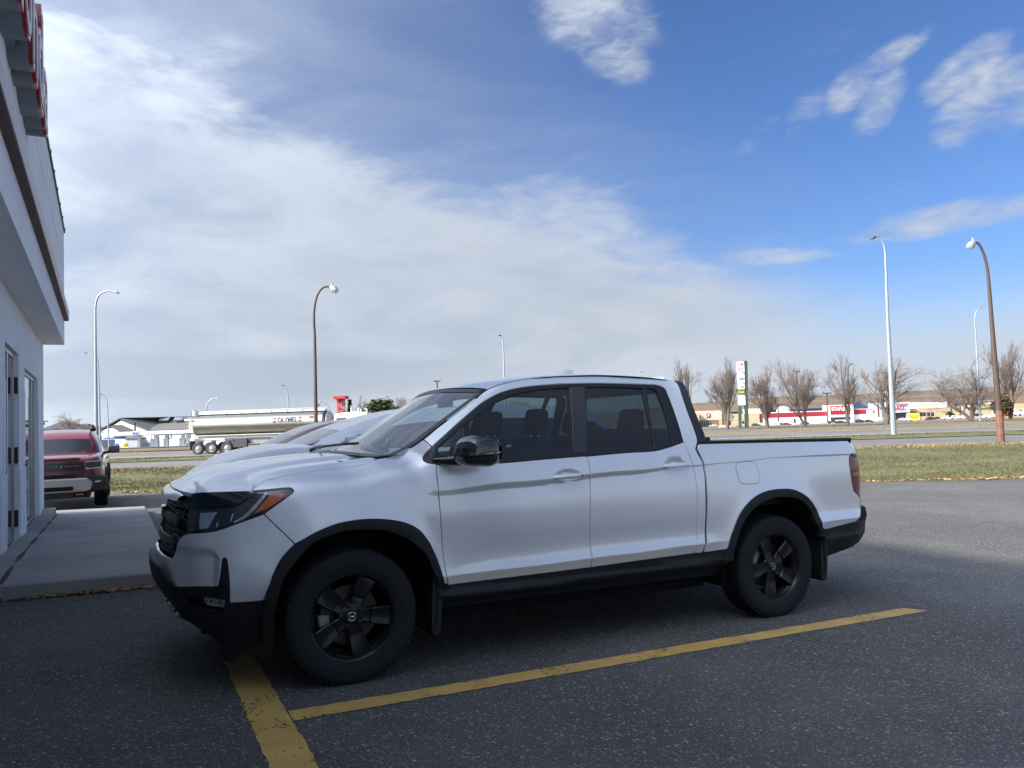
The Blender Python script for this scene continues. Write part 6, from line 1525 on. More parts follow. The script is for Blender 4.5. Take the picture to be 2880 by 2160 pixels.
    for s in (1,-1):
        for xx in (-.98,-3.86):
            mb=MB();q=[]
            for t in np.linspace(-.15,math.pi+.15,15):q.append((xx+.49*math.cos(t),.40+.49*math.sin(t)))
            q2=[(xx+.42*math.cos(t),.40+.42*math.sin(t)) for t in np.linspace(math.pi+.15,-.15,15)]
            mb.prism(q+q2,s*.93 if s>0 else s*1.015,s*1.015 if s>0 else s*.93,axis='y');mb.build('wheel_flare',PLAST,T)
        mb=MB();mb.box((-2.42,s*.975,.40),(2.2,.09,.14));mb.build('sill',PLAST,T,bevel=.02)
        m_=MB();m_.box((-1.72,s*1.135,1.275),(.17,.25,.17));mm=m_.build('door_mirror',GLOSSB,T,bevel=.045);m_=MB();m_.tube([(-1.68,s*.90,1.20),(-1.70,s*1.06,1.22)],.035,8);m_.build('mirror_arm',GLOSSB,mm)
        m_=MB();m_.tube([(-2.05,s*.66,1.755),(-2.12,s*.66,1.83),(-2.5,s*.665,1.845),(-3.9,s*.65,1.835),(-4.2,s*.64,1.77)],[.05,.045,.03,.03,.045],8);m_.build('roof_rail',PLAST,T,smooth=True)
        for xx in (-2.55,-3.5):m_=MB();m_.box((xx,s*.995,1.06),(.22,.03,.035));m_.build('door_handle',GLOSSB,T,bevel=.01)
    T.scale=(1.03,1.03,1.03)
    arches(T,(-.98,-3.86),.985,.40);car_wheels(T,(-.98,-3.86),1.005,.40,GLOSSB,.27)
build_red_suv()
# cars across the highway: one of each kind, then copies
KIND={}
def far_car(key,label,x,y,d,rz,f=MC,sc=1.):
    kind,pm=key
    d=d*3.05;p=mpx(f,x,y,d)
    if key not in KIND:
        T=make_car('parked_car' if kind!='pickup' else 'parked_pickup',label,'car' if kind!='pickup' else 'pickup truck',kind,pm,tuple(p),rz,'vehicles in the mall lot',1);KIND[key]=T;return T
    return copy_tree(KIND[key],tuple(p),rz,label,'vehicles in the mall lot')
E_=0.;W_=math.pi
for a in [
 (('pickup',PD),'dark pickup parked under the name block of the stationery store',190,962,133,E_),
 (('sedan',PD),'dark sedan right of the dark pickup by the upright tree',262,962,131,E_),
 (('suv',PSV),'silver car between the upright tree and the dark utility',345,960,132,W_),
 (('suv',PD),'dark utility vehicle before the red band right of the name block',430,955,131,E_),
 (('sedan',PD),'dark low sedan right of the dark utility vehicle',520,952,131,E_),
 (('suv',PW),'white car behind the dark low sedan',552,945,136,W_),
 (('suv',PW),'white utility vehicle left of the small billboard',800,942,127,W_),
 (('sedan',PW),'white sedan directly left of the billboard post',838,938,133,E_),
 (('sedan',PD),'dark sedan directly right of the billboard',1000,935,131,W_),
 (('suv',PB),'dark blue utility vehicle before the strip windows',1100,930,130,E_),
 (('sedan',PB),'dark blue sedan under the last strip window',1165,926,132,E_),
 (('pickup',PW),'white pickup left of the longer white pickup row',1262,926,129,E_),
 (('sedan',PSV),'silver sedan behind the white pickups',1320,905,139,E_),
 (('pickup',PW),'white pickup just left of the widest bare tree trunk',1405,922,129,E_),
 (('suv',PD),'dark utility vehicle behind the widest bare tree trunk',1425,900,140,W_),
 (('suv',PW),'white utility vehicle right of the widest bare tree trunk',1500,918,129,W_),
 (('sedan',PD),'dark sedan behind the galvanised lamp post',1560,898,140,E_),
 (('pickup',PW),'white pickup between the galvanised lamp and the rusty lamp',1648,914,129,E_),
 (('sedan',PRR),'red sedan behind the rusty lamp post',1690,903,139,E_),
 (('sedan',PSV),'silver car near the supermarket doors',485,1068,135,W_,MA),
 (('sedan',PW),'white sedan before the supermarket brick recess',595,1082,128,W_,MA),
 (('suv',PD),'dark vehicle left of the pylon posts',815,1066,135,W_,MA),
 (('suv',PSV),'silver van between the two pylon posts',935,1060,134,E_,MA),
 (('suv',PW),'white utility vehicle right of the pylon posts',1032,1060,132,W_,MA),
 (('suv',PD),'dark utility vehicle among the white ones near the forked tree',1105,1060,129,E_,MA),
 (('sedan',PW),'white sedan beside the forked tree trunk',1165,1056,133,E_,MA),
 (('suv',PD),'dark utility vehicle before the white store wall',1375,1042,134,E_,MA),
 (('sedan',PRR),'red low car before the white store wall',1470,1044,131,E_,MA),
 (('sedan',PD),'dark low car under the white store doorway',1575,1040,133,W_,MA),
 (('sedan',PSV),'silver car left of the white utility cabinets',1770,1034,132,W_,MA),
]:
    far_car(*a)
c=make_car('parked_car','larger white sedan at the right edge beside the tallest bare tree','car','sedan',PW,tuple(mpx(MC,1830,897,175)),W_,None,1)
# trailers and cabinets in the mall lot
def boxy(nm,lab,cat,f,x0,x1,y0,y1,d,depth,m,wheels=True):
    d=d*3.05;depth*=2.5;a=mpx(f,x0,y1,d);b=mpx(f,x1,y0,d);T=thing(nm,lab,cat,(a.x,d,a.z));w=b.x-a.x;h=b.z-a.z
    mb=MB();mb.box((w/2,depth/2,h*.56),(w,depth,h*.86));bd=mb.build('body',m,T,bevel=.04)
    mb=MB();mb.box((w*.5,-.01,h*.62),(w*.02,.05,h*.7));mb.build('door_seam',LINTEL,bd)
    if wheels:
        for t in (.25,.75):
            mb=MB();mb.lathe([(0,-.1),(.33,-.1),(.33,.1),(0,.1)],12,c=(w*t,.15,.33));mb.build('wheel',RUBBER,T)
    else:
        mb=MB();mb.box((w/2,depth/2,h*.07),(w*.9,depth*.9,h*.14));mb.build('base',LINTEL,T)
    return T
boxy('cargo_trailer','white cargo trailer beside the tallest bare tree at right','trailer',MC,1706,1842,824,900,112,2.4,WHITW)
boxy('utility_cabinet','pale grey box trailer left of the round crowned tree','cabinet',MC,565,655,907,945,126,2.2,mat('cab_grey',(.42,.45,.46),.6),False)
boxy('utility_cabinet','white utility box before the right end of the white store','cabinet',MA,1815,1895,985,1030,130,2.,WHITW,False)
boxy('utility_cabinet','small pale blue box standing before the long white store','cabinet',MA,1304,1334,1000,1048,128,1.2,mat('pale_blue',(.40,.55,.66),.6),False)
boxy('work_vehicle','orange work vehicle behind the rusty lamp','work vehicle',MC,1745,1795,868,904,110,1.6,mat('work_orange',(.45,.10,.03),.5))

# ------------------------------------------------ white pickup
def build_truck():
    T=thing('pickup_truck','white crew-cab pickup with black wheels and black arch trim parked in the yellow-lined bay','pickup truck',group=None)
    TX=Vector((CA*math.cos(TILT),SA_*math.cos(TILT),-math.sin(TILT)));TY=Vector((SA_,-CA,0));TZ=Vector((CA*math.sin(TILT),SA_*math.sin(TILT),math.cos(TILT)))
    ty=-TY
    T.matrix_world=Matrix(((TX.x,ty.x,TZ.x,TO.x),(TX.y,ty.y,TZ.y,TO.y),(TX.z,ty.z,TZ.z,TO.z),(0,0,0,1)))
    D=TR
    r=lambda k:list(D[k]);v=lambda k:list(D[k])[::-1]
    tusk=[(A0+.001,.655),(-1.30,.655),(-1.18,.645)]+r('tusk')[1:]
    archF=r('flare_f_outer')       # rear foot -> over -> front foot
    # --- painted sheet metal (both sides)
    fender=r('hood_side')+r('ws_low')[1:]+r('pillar_joint')[1:]+r('dlo_front')[1:]+r('seam_fd')[1:]+archF[1:15]+[D['bump_seam'][2]]+[D['bump_seam'][1]]+[D['bump_seam'][0]]+r('hl_bot')[7:]
    bumper=v('hl_bot')[-7:][::-1] if 0 else []
    bumper=[(A0+.001,.655)]+[(-1.30,.655),(-1.18,.645)]+r('tusk')[1:]+r('bump_bot')[1:]+v('flare_f_outer')[1:7]+[D['bump_seam'][2],D['bump_seam'][1],D['bump_seam'][0]]+v('hl_bot')[8:]+[(-1.038,.812),(-1.067,.744),(-1.10,.715),(-1.2,.71),(A0+.001,.715)]
    fdoor=r('belt')[:4]+r('seam_bp')+[D['white_bot'][1],D['white_bot'][0]]+v('seam_fd')[1:]
    rdoor=[D['seam_bp'][0]]+r('belt')[4:7]+r('seam_rd')+[D['white_bot'][3]]+v('seam_bp')[:-1]
    cab=r('pillar_joint')[:1]+r('ws_edge')[1:]+r('roof_line')[1:]+r('cpill_rear')[1:]+r('gap_l')[1:]+v('seam_rd')+v('dlo_top')[1:]+v('pillar_joint')[:1]
    bed=r('bed_top')+r('bed_rear')[1:]+r('tl_left')+r('bed_rear2')[1:-1]+[(3.668,.609)]+v('flare_r_outer')[1:]+[(2.666,.533)]+v('gap_r')
    fine=[]
    for aa in np.arange(-.6,4.5,.025):
        i=int(np.clip(np.searchsorted(SA,aa)-1,0,len(SA)-2));tt=sm((aa-SA[i])/(SA[i+1]-SA[i]));kz=SK[i,:,0]*(1-tt)+SK[i+1,:,0]*tt
        for kk in (4,5,6,9,10):
            for dz in (-.014,-.006,0,.006,.014):fine.append((aa,kz[kk]+dz))
        for fr in (.25,.5,.75):fine.append((aa,kz[9]*(1-fr)+kz[10]*fr))
        for fr in (.33,.66):fine.append((aa,kz[5]*(1-fr)+kz[6]*fr))
    fine=np.array(fine)
    for side in (1,-1):
        panel('front_bumper',bumper,PAINT,T,side=side,grid=.025)
        panel('fender',fender,PAINT,T,side=side,grid=.03,edge=.002,extra=fine)
        hd=[(t,u) for t in np.linspace(1.20,1.60,30) for u in np.linspace(1.05,1.15,11)]
        hd2=[(t,u) for t in np.linspace(2.06,2.44,30) for u in np.linspace(1.09,1.18,11)]
        fd=panel('front_door',fdoor,PAINT,T,side=side,grid=.03,extra=np.vstack([fine,hd]))
        rd=panel('rear_door',rdoor,PAINT,T,side=side,grid=.03,extra=np.vstack([fine,hd2]))
        panel('cab_frame',cab,PAINT,T,side=side,grid=.035,depth=.03,extra=fine)
        bs=panel('bedside',bed,PAINT,T,side=side,grid=.03,extra=fine)
        # dark inner skin behind the shut lines
        back=[(-.42,.60),(-.60,.95),(-.45,1.08),(.3,1.17),(.50,1.19),(2.36,1.24),(2.42,1.28),(4.05,1.255),(4.20,1.10),(4.1,.66),(3.75,.64)]+[(3.22+.60*math.cos(t),.40+.60*math.sin(t)) for t in np.linspace(.35,2.8,14)]+[(2.60,.56),(.66,.53)]+[(.03+.60*math.cos(t),.38+.60*math.sin(t)) for t in np.linspace(.3,2.6,14)]
        panel('inner_skin',back,DARK,T,side=side,off=-.034,grid=.08,step=.05,depth=.004)
        # fuel door
        if side==1:
            panel('fuel_door_gap',r('fuel'),DARK,T,off=.0008,inset=-.0022,depth=.003,edge=.0004)
            panel('fuel_door',r('fuel'),PAINT,T,off=.0022,inset=.0012,depth=.003,edge=.0008)
        # door handles
        for (par,a0,z0,key) in ((fd,1.395,1.0985,1),(rd,2.262,1.1415,0)):
            vs=[];nx,nr=14,12;fs=[]
            for i in range(nx+1):
                t=i/nx*2-1;w=(1-abs(t)**2.6)**.6
                a=a0+t*.118
                for j in range(nr):
                    q=2*math.pi*j/nr;zz=z0+.004*t+.0165*w*math.sin(q);oo=.017+.013*w*math.cos(q)-.016*(abs(t)**3)
                    p=P(np.array(a),np.array(zz))+np.array([0,1.,0])*(oo-(outoff(np.array([a]),np.array([zz]))[0]-outoff_plain(np.array([a]),np.array([zz]))[0]))
                    vs.append(flip(p,side))
            for i in range(nx):
                for j in range(nr):fs.append((i*nr+j,i*nr+(j+1)%nr,(i+1)*nr+(j+1)%nr,(i+1)*nr+j))
            mb=MB();mb.add(vs,fs);mb.build('door_handle',PAINT,par,smooth=True)
            if key:
                mb=MB()
                for da,rr in ((.068,.0085),(.092,.0065)):
                    q=flip(P(np.array(a0+da),np.array(z0+.004)),side);q[1]+=-side*.024
                    mb.lathe([(0,-.005),(rr,-.005),(rr,.004),(0,.004)],14,c=tuple(q))
                mb.build('lock_button',GLOSSB,par)
        # lamps
        hl=panel('headlight',r('hl_in')[::-1]+r('hl_bot')[1:]+[(-.60,1.081),(-.80,1.075),(-.985,1.066)],GLOSSB,T,side=side,off=-.010,inset=.003,grid=.03,depth=.03)
        panel('lamp_bowl',[(-.975,.868),(-.81,.884),(-.70,.908),(-.60,.94),(-.525,.972),(-.47,1.005),(-.505,1.065),(-.60,1.03),(-.64,1.006),(-.74,.992),(-.98,.98)],LAMPDARK,hl,side=side,off=-.0085,inset=0,depth=.002,edge=.0005)
        panel('turn_signal',[(-.550,.962),(-.495,1.022),(-.462,1.060),(-.435,1.0715),(-.385,1.0735),(-.372,1.066),(-.405,1.034),(-.457,1.000)],AMBER,hl,side=side,off=-.006,inset=.001,depth=.003)
        panel('light_strip',[(-.575,.955),(-.50,1.04),(-.475,1.073),(-.492,1.074),(-.53,1.03),(-.61,.95),(-.66,.925),(-.655,.917)],CLEARL,hl,side=side,off=-.0065,inset=.0015,depth=.003)
        panel('reflector',[(-.882,.968),(-.765,.976),(-.812,.890),(-.874,.884)],CLEARL,hl,side=side,off=-.0065,inset=.001,depth=.003)
        panel('reflector',[(-.668,.968),(-.662,.968),(-.672,.928),(-.68,.925)],CLEARL,hl,side=side,off=-.006,inset=0,depth=.002)
        panel('reflector',[(-.757,.918),(-.752,.921),(-.754,.897),(-.760,.898)],CLEARL,hl,side=side,off=-.006,inset=0,depth=.002)
        panel('brow_trim',[(-.985,1.066),(-.8,1.0775),(-.580,1.0815),(-.600,1.045),(-.62,1.022),(-.67,1.011),(-.835,1.003),(-1.0,.997),(-1.05,1.01),(-1.06,1.03)],GLOSSB,T,side=side,off=.006,inset=.002,depth=.02,edge=.003)
        # rear lamp
        tl=panel('tail_lamp',[(D['bed_rear'][-1][0]+.01,1.17)]+r('tl_left')[1:]+[(4.32,.735),(4.345,.80),(4.352,1.0),(4.345,1.12),(4.31,1.168)],REDL,T,side=side,off=.002,inset=.002,depth=.03,edge=.003)
        panel('lamp_band',[(4.05,1.025),(4.13,1.030),(4.34,1.045),(4.34,1.018),(4.13,1.004),(4.055,1.0)],mat('red_lens_light',(.38,.05,.06),.08,0,1.),tl,side=side,off=.0035,inset=0,depth=.002,edge=.0005)
        # black lower trim
        lb_off=lambda a,z:.004+.030*np.clip((-1.02-a)/.10,0,1)*np.clip((z-.40)/.12,0,1)
        fog_rec=[(-1.03,.517),(-.873,.520),(-.690,.522),(-.690,.494),(-.715,.450),(-.768,.446),(-.985,.462)]
        lower=[(A0+.001,.34),(-1.30,.355),(-1.10,.372),(-1.02,.372),(-.90,.335),(-.73,.25),(-.57,.20),(-.46,.180),(-.437,.20),(-.433,.30),(-.433,.414),(-.445,.46)]+[(-.472,.503)]+v('bump_bot')[1:]+v('tusk')[1:-1]+[(-1.18,.645),(-1.30,.655),(A0+.001,.655)]
        lbm=panel('lower_bumper',lower,PLAST,T,side=side,off=lb_off,holes=[fog_rec],inset=.001,grid=.035,depth=.035,edge=.004)
        panel('fog_recess',[(-1.06,.53),(-.66,.535),(-.66,.42),(-1.06,.42)],PLAST,lbm,side=side,off=-.034,inset=0,depth=.004)
        fg=panel('fog_lamp',[(-.846,.513),(-.695,.503),(-.700,.483),(-.716,.466),(-.822,.473),(-.842,.490)],CLEARL,lbm,side=side,off=-.012,inset=0,depth=.02,edge=.002)
        for k in range(5):
            aa=-.83+.027*k
            panel('fog_facet',[(aa,.505-.001*k),(aa+.02,.503-.001*k),(aa+.014,.487),(aa-.004,.487)],CHROME if k%2==0 else LAMPDARK,lbm,side=side,off=-.0095,inset=.001,depth=.002,edge=.001)
        flf=[(.555,.484)]+archF[1:]+[(-.445,.46)]+r('flare_f_inner')[1:]+[(.515,.44),(.53,.40),(.56,.40)]
        panel('front_flare',flf,PLAST,T,side=side,off=.012,inset=.0008,grid=.03,depth=.06,edge=.004)
        flr=[(2.66,.455),(2.672,.532)]+r('flare_r_outer')+[(3.675,.56),(3.62,.56)]+v('flare_r_inner')+[(2.735,.50),(2.73,.455)]
        panel('rear_flare',flr,PLAST,T,side=side,off=.012,inset=.0008,grid=.03,depth=.06,edge=.004)
        sill=[(.57,.483)]+r('white_bot')[1:]+[(2.672,.532),(2.675,.46),(2.70,.455),(2.705,.35)]+v('sill_bot')+[(.53,.345),(.525,.40),(.56,.40)]
        panel('sill_trim',sill,PLAST,T,side=side,off=.003,inset=.001,grid=.03,depth=.05,edge=.004)
        rb=[(3.668,.607),(4.038,.630),(4.21,.629),(4.262,.631),(4.285,.664),(4.287,.71),(4.31,.725),(4.45,.728),(A1-.001,.73),(A1-.001,.50),(4.45,.48),(4.294,.462),(4.122,.43),(3.871,.395),(3.765,.375),(3.70,.372),(3.672,.50)]
        panel('rear_bumper',rb,PLAST,T,side=side,off=lambda a,z:.006+.03*np.clip((a-4.2)/.12,0,1),inset=.001,grid=.04,depth=.05,edge=.005)
        panel('tailgate',[(4.36,.735),(A1-.001,.735),(A1-.001,1.275),(4.33,1.262),(4.30,1.20),(4.352,1.16),(4.358,.85)],PAINT,T,side=side,inset=.003,grid=.06)
        # windows
        dlo=r('dlo_front')[::-1]+r('dlo_top')[1:]+v('belt')[1:]
        wh=[r('g_front'),r('g_fq'),r('g_rear'),r('g_rq')]
        tm=panel('window_trim',dlo,TRIM,T,side=side,off=-.004,holes=wh,inset=.002,grid=.05,depth=.03,edge=.001)
        panel('b_pillar_cover',[(1.452,1.243),(1.555,1.690),(1.675,1.692),(1.555,1.246)],GLOSSB,tm,side=side,off=.0005,inset=.003,depth=.004)
        panel('front_door_glass',wh[0],G_FRONT,T,side=side,off=-.013,inset=-.006,grid=.08,depth=.002)
        panel('quarter_glass',wh[1],G_FRONT,T,side=side,off=-.013,inset=-.006,grid=.08,depth=.002)
        panel('rear_door_glass',wh[2],G_DARK,T,side=side,off=-.013,inset=-.006,grid=.08,depth=.002)
        panel('quarter_glass',wh[3],G_DARK,T,side=side,off=-.013,inset=-.006,grid=.08,depth=.002)
        # black sail between cab and bed
        mb=MB();bt=list(D['cpill_rear'])[:-1];br=list(D['buttress']);q=[]
        outl=[(2.479,1.752),(2.486,1.728),(2.486,1.529),(2.497,1.337),(2.497,1.295),(2.56,1.295),(2.567,1.336),(2.538,1.523),(2.528,1.696),(2.522,1.731),(2.512,1.748)]
        panel('cab_sail',outl,mat('sail_black',(.02,.024,.032),.38,spec=.5),T,side=side,off=-.001,inset=0,depth=.10,edge=.006,grid=.05)
        # bed rail cap
        top=[P(np.array(a),np.array(1.286)) for a in np.linspace(2.50,4.10,24)]
        mb=MB();vs=[]
        for p in top:
            for dy,zz in ((.003,1.289),(.003,1.300),(-.008,1.306),(-.075,1.306),(-.085,1.298),(-.085,1.05)):vs.append(flip(np.array([p[0],p[1]+dy,zz]),side))
        k=6;fs=[(i*k+j,i*k+j+1,(i+1)*k+j+1,(i+1)*k+j) for i in range(len(top)-1) for j in range(k-1)];fs+=[tuple(range(k)),tuple(range((len(top)-1)*k,len(top)*k))]
        mb.add(vs,fs);mb.build('bed_rail',PLAST,T,auto=R(25))
        # wheel housings
        for wx in (0.,3.18):
            mb=MB();pr=[];n=22
            for i in range(n+1):
                t=-.25+(math.pi+.5)*i/n;rx=.50 if wx==0 else .50
                pr.append((wx+(rx)*math.cos(t),.385+(.49)*math.sin(t)))
            ys=(.955,.90,.60,.52)
            vs=[];
            for yy in ys:
                for p in pr:vs.append((p[0],-side*yy,max(p[1],.16)))
            k=n+1;fs=[(i*k+j,i*k+j+1,(i+1)*k+j+1,(i+1)*k+j) for i in range(3) for j in range(n)];fs.append(tuple(range(3*k,4*k)))
            mb.add(vs,fs);mb.build('wheel_arch_liner',mat('arch_liner',(.013,.014,.016),.9,spec=.15,bump=.3,bscale=60),T,smooth=True)
            # mud flap
            mb=MB();fx=(.475 if wx==0 else 3.655);zb=.20 if wx==0 else .215
            mb.prism([(fx,.56),(fx+.055,.56),(fx+.06,.40),(fx+.045,zb+.02),(fx+.03,zb),(fx-.0,zb),(fx-.012,zb+.03),(fx-.012,.40)],-.945 if side==1 else .62,-.62 if side==1 else .945,axis='y')
            mb.build('mud_flap',PLAST,T,bevel=.008)
    # --- hood
    hs=np.array([flip(P(np.array(a),np.array(z)),-1) for a,z in resample(D['hood_side'],.03,closed=False)])  # rear of the shut line
    hs=np.array([P(np.array(a),np.array(z)) for a,z in resample(D['hood_side'],.03,closed=False)])
    hf=np.array([P(np.array(a),np.array(z)) for a,z in resample([(-1.0,1.066),(-.985,1.066),(-.80,1.0775),(-.574,1.0814)],.03,closed=False)])
    edge=np.vstack([hf[:-1],hs]);ex,ey,ez=edge[:,0],edge[:,1],edge[:,2];o=np.argsort(ex);ex,ey,ez=ex[o],ey[o],ez[o]
    zcx=np.array([-.92,-.885,-.85,-.79,-.71,-.60,-.42,-.27,-.10,.05,.20,.3]);zcz=np.array([1.05,1.083,1.108,1.146,1.176,1.199,1.222,1.239,1.256,1.266,1.272,1.275])
    gt=np.array([0,.25,.45,.56,.64,.72,.79,.86,.93,1.0]);gv=np.array([0,.03,.09,.15,.30,.50,.56,.60,.74,1.0])
    def pch(x,xs,ys):
        h=np.diff(xs);dl=np.diff(ys)/h;m=np.zeros_like(ys);m[1:-1]=np.where(dl[:-1]*dl[1:]>0,2*dl[:-1]*dl[1:]/(dl[:-1]+dl[1:]+1e-12),0);m[0]=dl[0];m[-1]=dl[-1]
        i=np.clip(np.searchsorted(xs,x)-1,0,len(xs)-2);t=np.clip((x-xs[i])/h[i],0,1);t2=t*t;t3=t2*t
        return (2*t3-3*t2+1)*ys[i]+(t3-2*t2+t)*h[i]*m[i]+(-2*t3+3*t2)*ys[i+1]+(t3-t2)*h[i]*m[i+1]
    def Hs(X,Y):
        X=np.asarray(X,float);Y=np.asarray(Y,float)
        ye=np.interp(X,ex,ey);ze=np.interp(X,ex,ez);zc=pch(X,zcx,zcz)
        t=np.clip(np.abs(Y)/ye,0,1.02)
        ff=sm((X+.84)/.62)   # the ridge dies out towards the nose
        g=pch(t,gt,gv)*ff+(t**2.2)*(1-ff)
        return np.stack([X,Y,zc-(zc-ze)*g],-1)
    def Hn(X,Y):
        e=.003;dx=Hs(X+e,Y)-Hs(X-e,Y);dy=Hs(X,Y+e)-Hs(X,Y-e);n=np.cross(dx,dy);return n/np.linalg.norm(n,axis=-1,keepdims=True)
    he=[(p[0],p[1]) for p in edge[np.argsort(edge[:,0])]]
    he=[(x,y) for x,y in he if x>-.86]
    rear=[(.175,.62),(.14,.45),(.115,.2),(.11,0)]
    front=[(-.865,.50),(-.885,.30),(-.893,.12),(-.895,0)]
    half=front[::-1]+he[::1]+rear
    full=half+[(x,-y) for x,y in half[::-1][1:-1]]
    panel('hood',full,PAINT,T,surf=Hs,nrm=Hn,inset=.003,grid=.03,step=.03,depth=.025,edge=.002)
    # nose panel between hood and grille
    g=[]
    for s in np.linspace(-1,1,25):
        y0=.60*s;col=[]
        for t in np.linspace(0,1,7):
            x0=-.895+.035*(abs(s)**2.2)-.002;z0=Hs(np.array(max(x0,-.893)),np.array(y0))[2]-.006
            x1=-.945+.055*(abs(s)**2.4);z1=1.028
            col.append((x0*(1-t)+x1*t-.010*math.sin(math.pi*t),y0,z0*(1-t)+z1*t+.004*math.sin(math.pi*t)))
        g.append(col)
    loft('nose_panel',g,PAINT,T)
    # --- grille
    gr=[(A0+.001,.70),(-1.2,.70),(-1.10,.705),(-1.06,.74),(-1.03,.81),(-.972,.85),(-.985,.995),(-1.06,1.03),(A0+.001,1.035)]
    for side in (1,-1):panel('grille',gr,DARK,T,side=side,off=-.05,inset=0,depth=.02)
    for side in (1,-1):
        for row in range(6):
            zz=.745+row*.052
            for k in range(9):
                aa=A0+.03+k*.075+(row%2)*.037
                if aa>-1.03:continue
                panel('grille_link',[(aa-.034,zz),(aa-.020,zz+.020),(aa+.020,zz+.020),(aa+.034,zz),(aa+.020,zz-.020),(aa-.020,zz-.020)],GRILLM,T,side=side,off=-.020,holes=[[(aa-.022,zz),(aa-.013,zz+.012),(aa+.013,zz+.012),(aa+.022,zz),(aa+.013,zz-.012),(aa-.013,zz-.012)]],inset=0,depth=.03,edge=.002,grid=.1,step=.1)
        for zz,w in ((.80,.014),(.92,.014)):
            panel('grille_bar',[(A0+.001,zz-w),(-1.08,zz-w),(-1.045,zz),(-1.08,zz+w),(A0+.001,zz+w)],GRILLM,T,side=side,off=-.006,inset=0,depth=.05,edge=.006,step=.05)
            panel('grille_bracket',[(-1.13,zz-.035),(-1.085,zz-.035),(-1.07,zz),(-1.085,zz+.035),(-1.13,zz+.035)],GRILLM,T,side=side,off=.004,inset=0,depth=.05,edge=.008)
    # centre badge on the grille
    mb=MB();xx=-.935
    for (y0,y1,z0,z1) in ((-.075,-.055,.82,.95),(.055,.075,.82,.95),(-.058,.058,.875,.895),(-.075,.075,.95,.962),(-.075,.075,.808,.82)):mb.box((xx,(y0+y1)/2,(z0+z1)/2),(.02,y1-y0,z1-z0))
    mb.build('emblem',GLOSSB,T,bevel=.003)
    # silver skid garnish low at the front
    for side in (1,-1):
        for k in range(5):
            aa=A0+.02+.10*k
            panel('skid_garnish',[(aa,.44-.012*k),(aa+.085,.43-.012*k),(aa+.085,.375),(aa,.375)],SILVER if k%2==0 else GLOSSB,T,side=side,off=.022,inset=.001,depth=.03,edge=.004,step=.05,grid=.1)
    # --- windscreen, roof
    E=np.array(WS);uu=np.concatenate([[0],np.cumsum(np.linalg.norm(np.diff(E,axis=0),axis=1))]);uu/=uu[-1]
    g=[]
    for u in np.linspace(0,1,22):
        e=np.array([np.interp(u,uu,E[:,i]) for i in range(3)]);bow=.185*(1-u)+.085*u;cr=.018*(1-u)+.030*u
        if u<.35:e=e*1.
        g.append([(e[0]-bow*(1-s*s),e[1]*s*.985,e[2]+cr*(1-s*s)+.0) for s in np.linspace(-1,1,33)])
    g=np.array(g)
    loft('windscreen',g,G_WIND,T)
    # black band round the glass
    fr=[]
    loftg=g.copy();
    for nm,sl in (('windscreen_seal',(slice(None),slice(0,2))),('windscreen_seal',(slice(None),slice(-2,None))),('windscreen_seal',(slice(-2,None),slice(None))),('windscreen_seal',(slice(0,3),slice(None)))):
        q=g[sl].copy();q[...,0]-=.003;q[...,2]+=.002;loft(nm,q,TRIM,T)
    rl=np.array([P(np.array(a),np.array(z)) for a,z in resample(D['roof_line'],.05,closed=False)])
    rl[:,1]=np.interp(rl[:,0],[.9,1.2,1.5,1.9,2.5],[.703,.672,.640,.620,.665]);
    g=[];n=len(rl)
    for i,p in enumerate(rl):
        t=i/(n-1);bow=.085*(1-t)**2+.03*t*t;cr=.031*(1-t)+.028*t
        g.append([(p[0]-bow*(1-s*s),p[1]*s,p[2]+cr*(1-abs(s)**2.6)-.006*(abs(s)>.999)) for s in np.linspace(-1,1,41)])
    g=np.array(g);roof=loft('roof',g,PAINT,T)
    q=g.copy();q[...,2]-=.045;loft('headliner',q*np.array([1,.96,1]),HEADL,T)
    mb=MB();mb.tube([tuple(flip(p+np.array([-.004,-.004,-.006]),1)) for p in rl],.0042,6);mb.build('roof_seam',DARK,T)
    mb=MB();mb.tube([tuple(flip(p+np.array([-.004,-.004,-.006]),-1)) for p in rl],.0042,6);mb.build('roof_seam',DARK,T)
    # cowl and wipers
    mb=MB();mb.box((.17,0,1.205),(.34,1.22,.04));mb.build('cowl',PLAST,T)
    mb=MB();mb.tube([(.10,.50,1.285),(.13,.3,1.30),(.16,0,1.315),(.2,-.3,1.325)],.010,6);mb.tube([(.10,.66,1.262),(.14,.60,1.285),(.12,.45,1.29)],.016,6);mb.build('wiper',GLOSSB,T)
    # shark-fin aerial
    p0=np.array([1.93,0,1.808]);vs=[];prof=[(-.115,.0,.030),(-.07,.022,.027),(-.02,.045,.022),(.03,.060,.016),(.065,.065,.012),(.085,.062,.010),(.088,0.,.028)]
    mb=MB()
    for x,h_,w in prof:
        for q in ((-1,0),(-.55,.7),(0,1),(.55,.7),(1,0)):vs.append((p0[0]+x,FIN_Y+q[0]*w,p0[2]-.01+h_*q[1]+.01*(h_>0)))
    k=5;mb.add(vs,[(i*k+j,i*k+j+1,(i+1)*k+j+1,(i+1)*k+j) for i in range(len(prof)-1) for j in range(k-1)]+[tuple(range((len(prof)-1)*k,len(prof)*k))]);mb.build('aerial_fin',PAINT,T,smooth=True)
    # --- back of cab, bed
    mb=MB();mb.add([(2.45,-.86,1.28),(2.45,.86,1.28),(2.43,.86,.55),(2.43,-.86,.55)],[(0,1,2,3)]);mb.add([(2.45,-.86,1.28),(2.45,.86,1.28),(2.42,.78,1.40),(2.42,-.78,1.40)],[(0,1,2,3)]);mb.add([(2.40,-.64,1.66),(2.40,.64,1.66),(2.44,.62,1.79),(2.44,-.62,1.79)],[(0,1,2,3)]);mb.build('cab_rear_wall',PAINT,T)
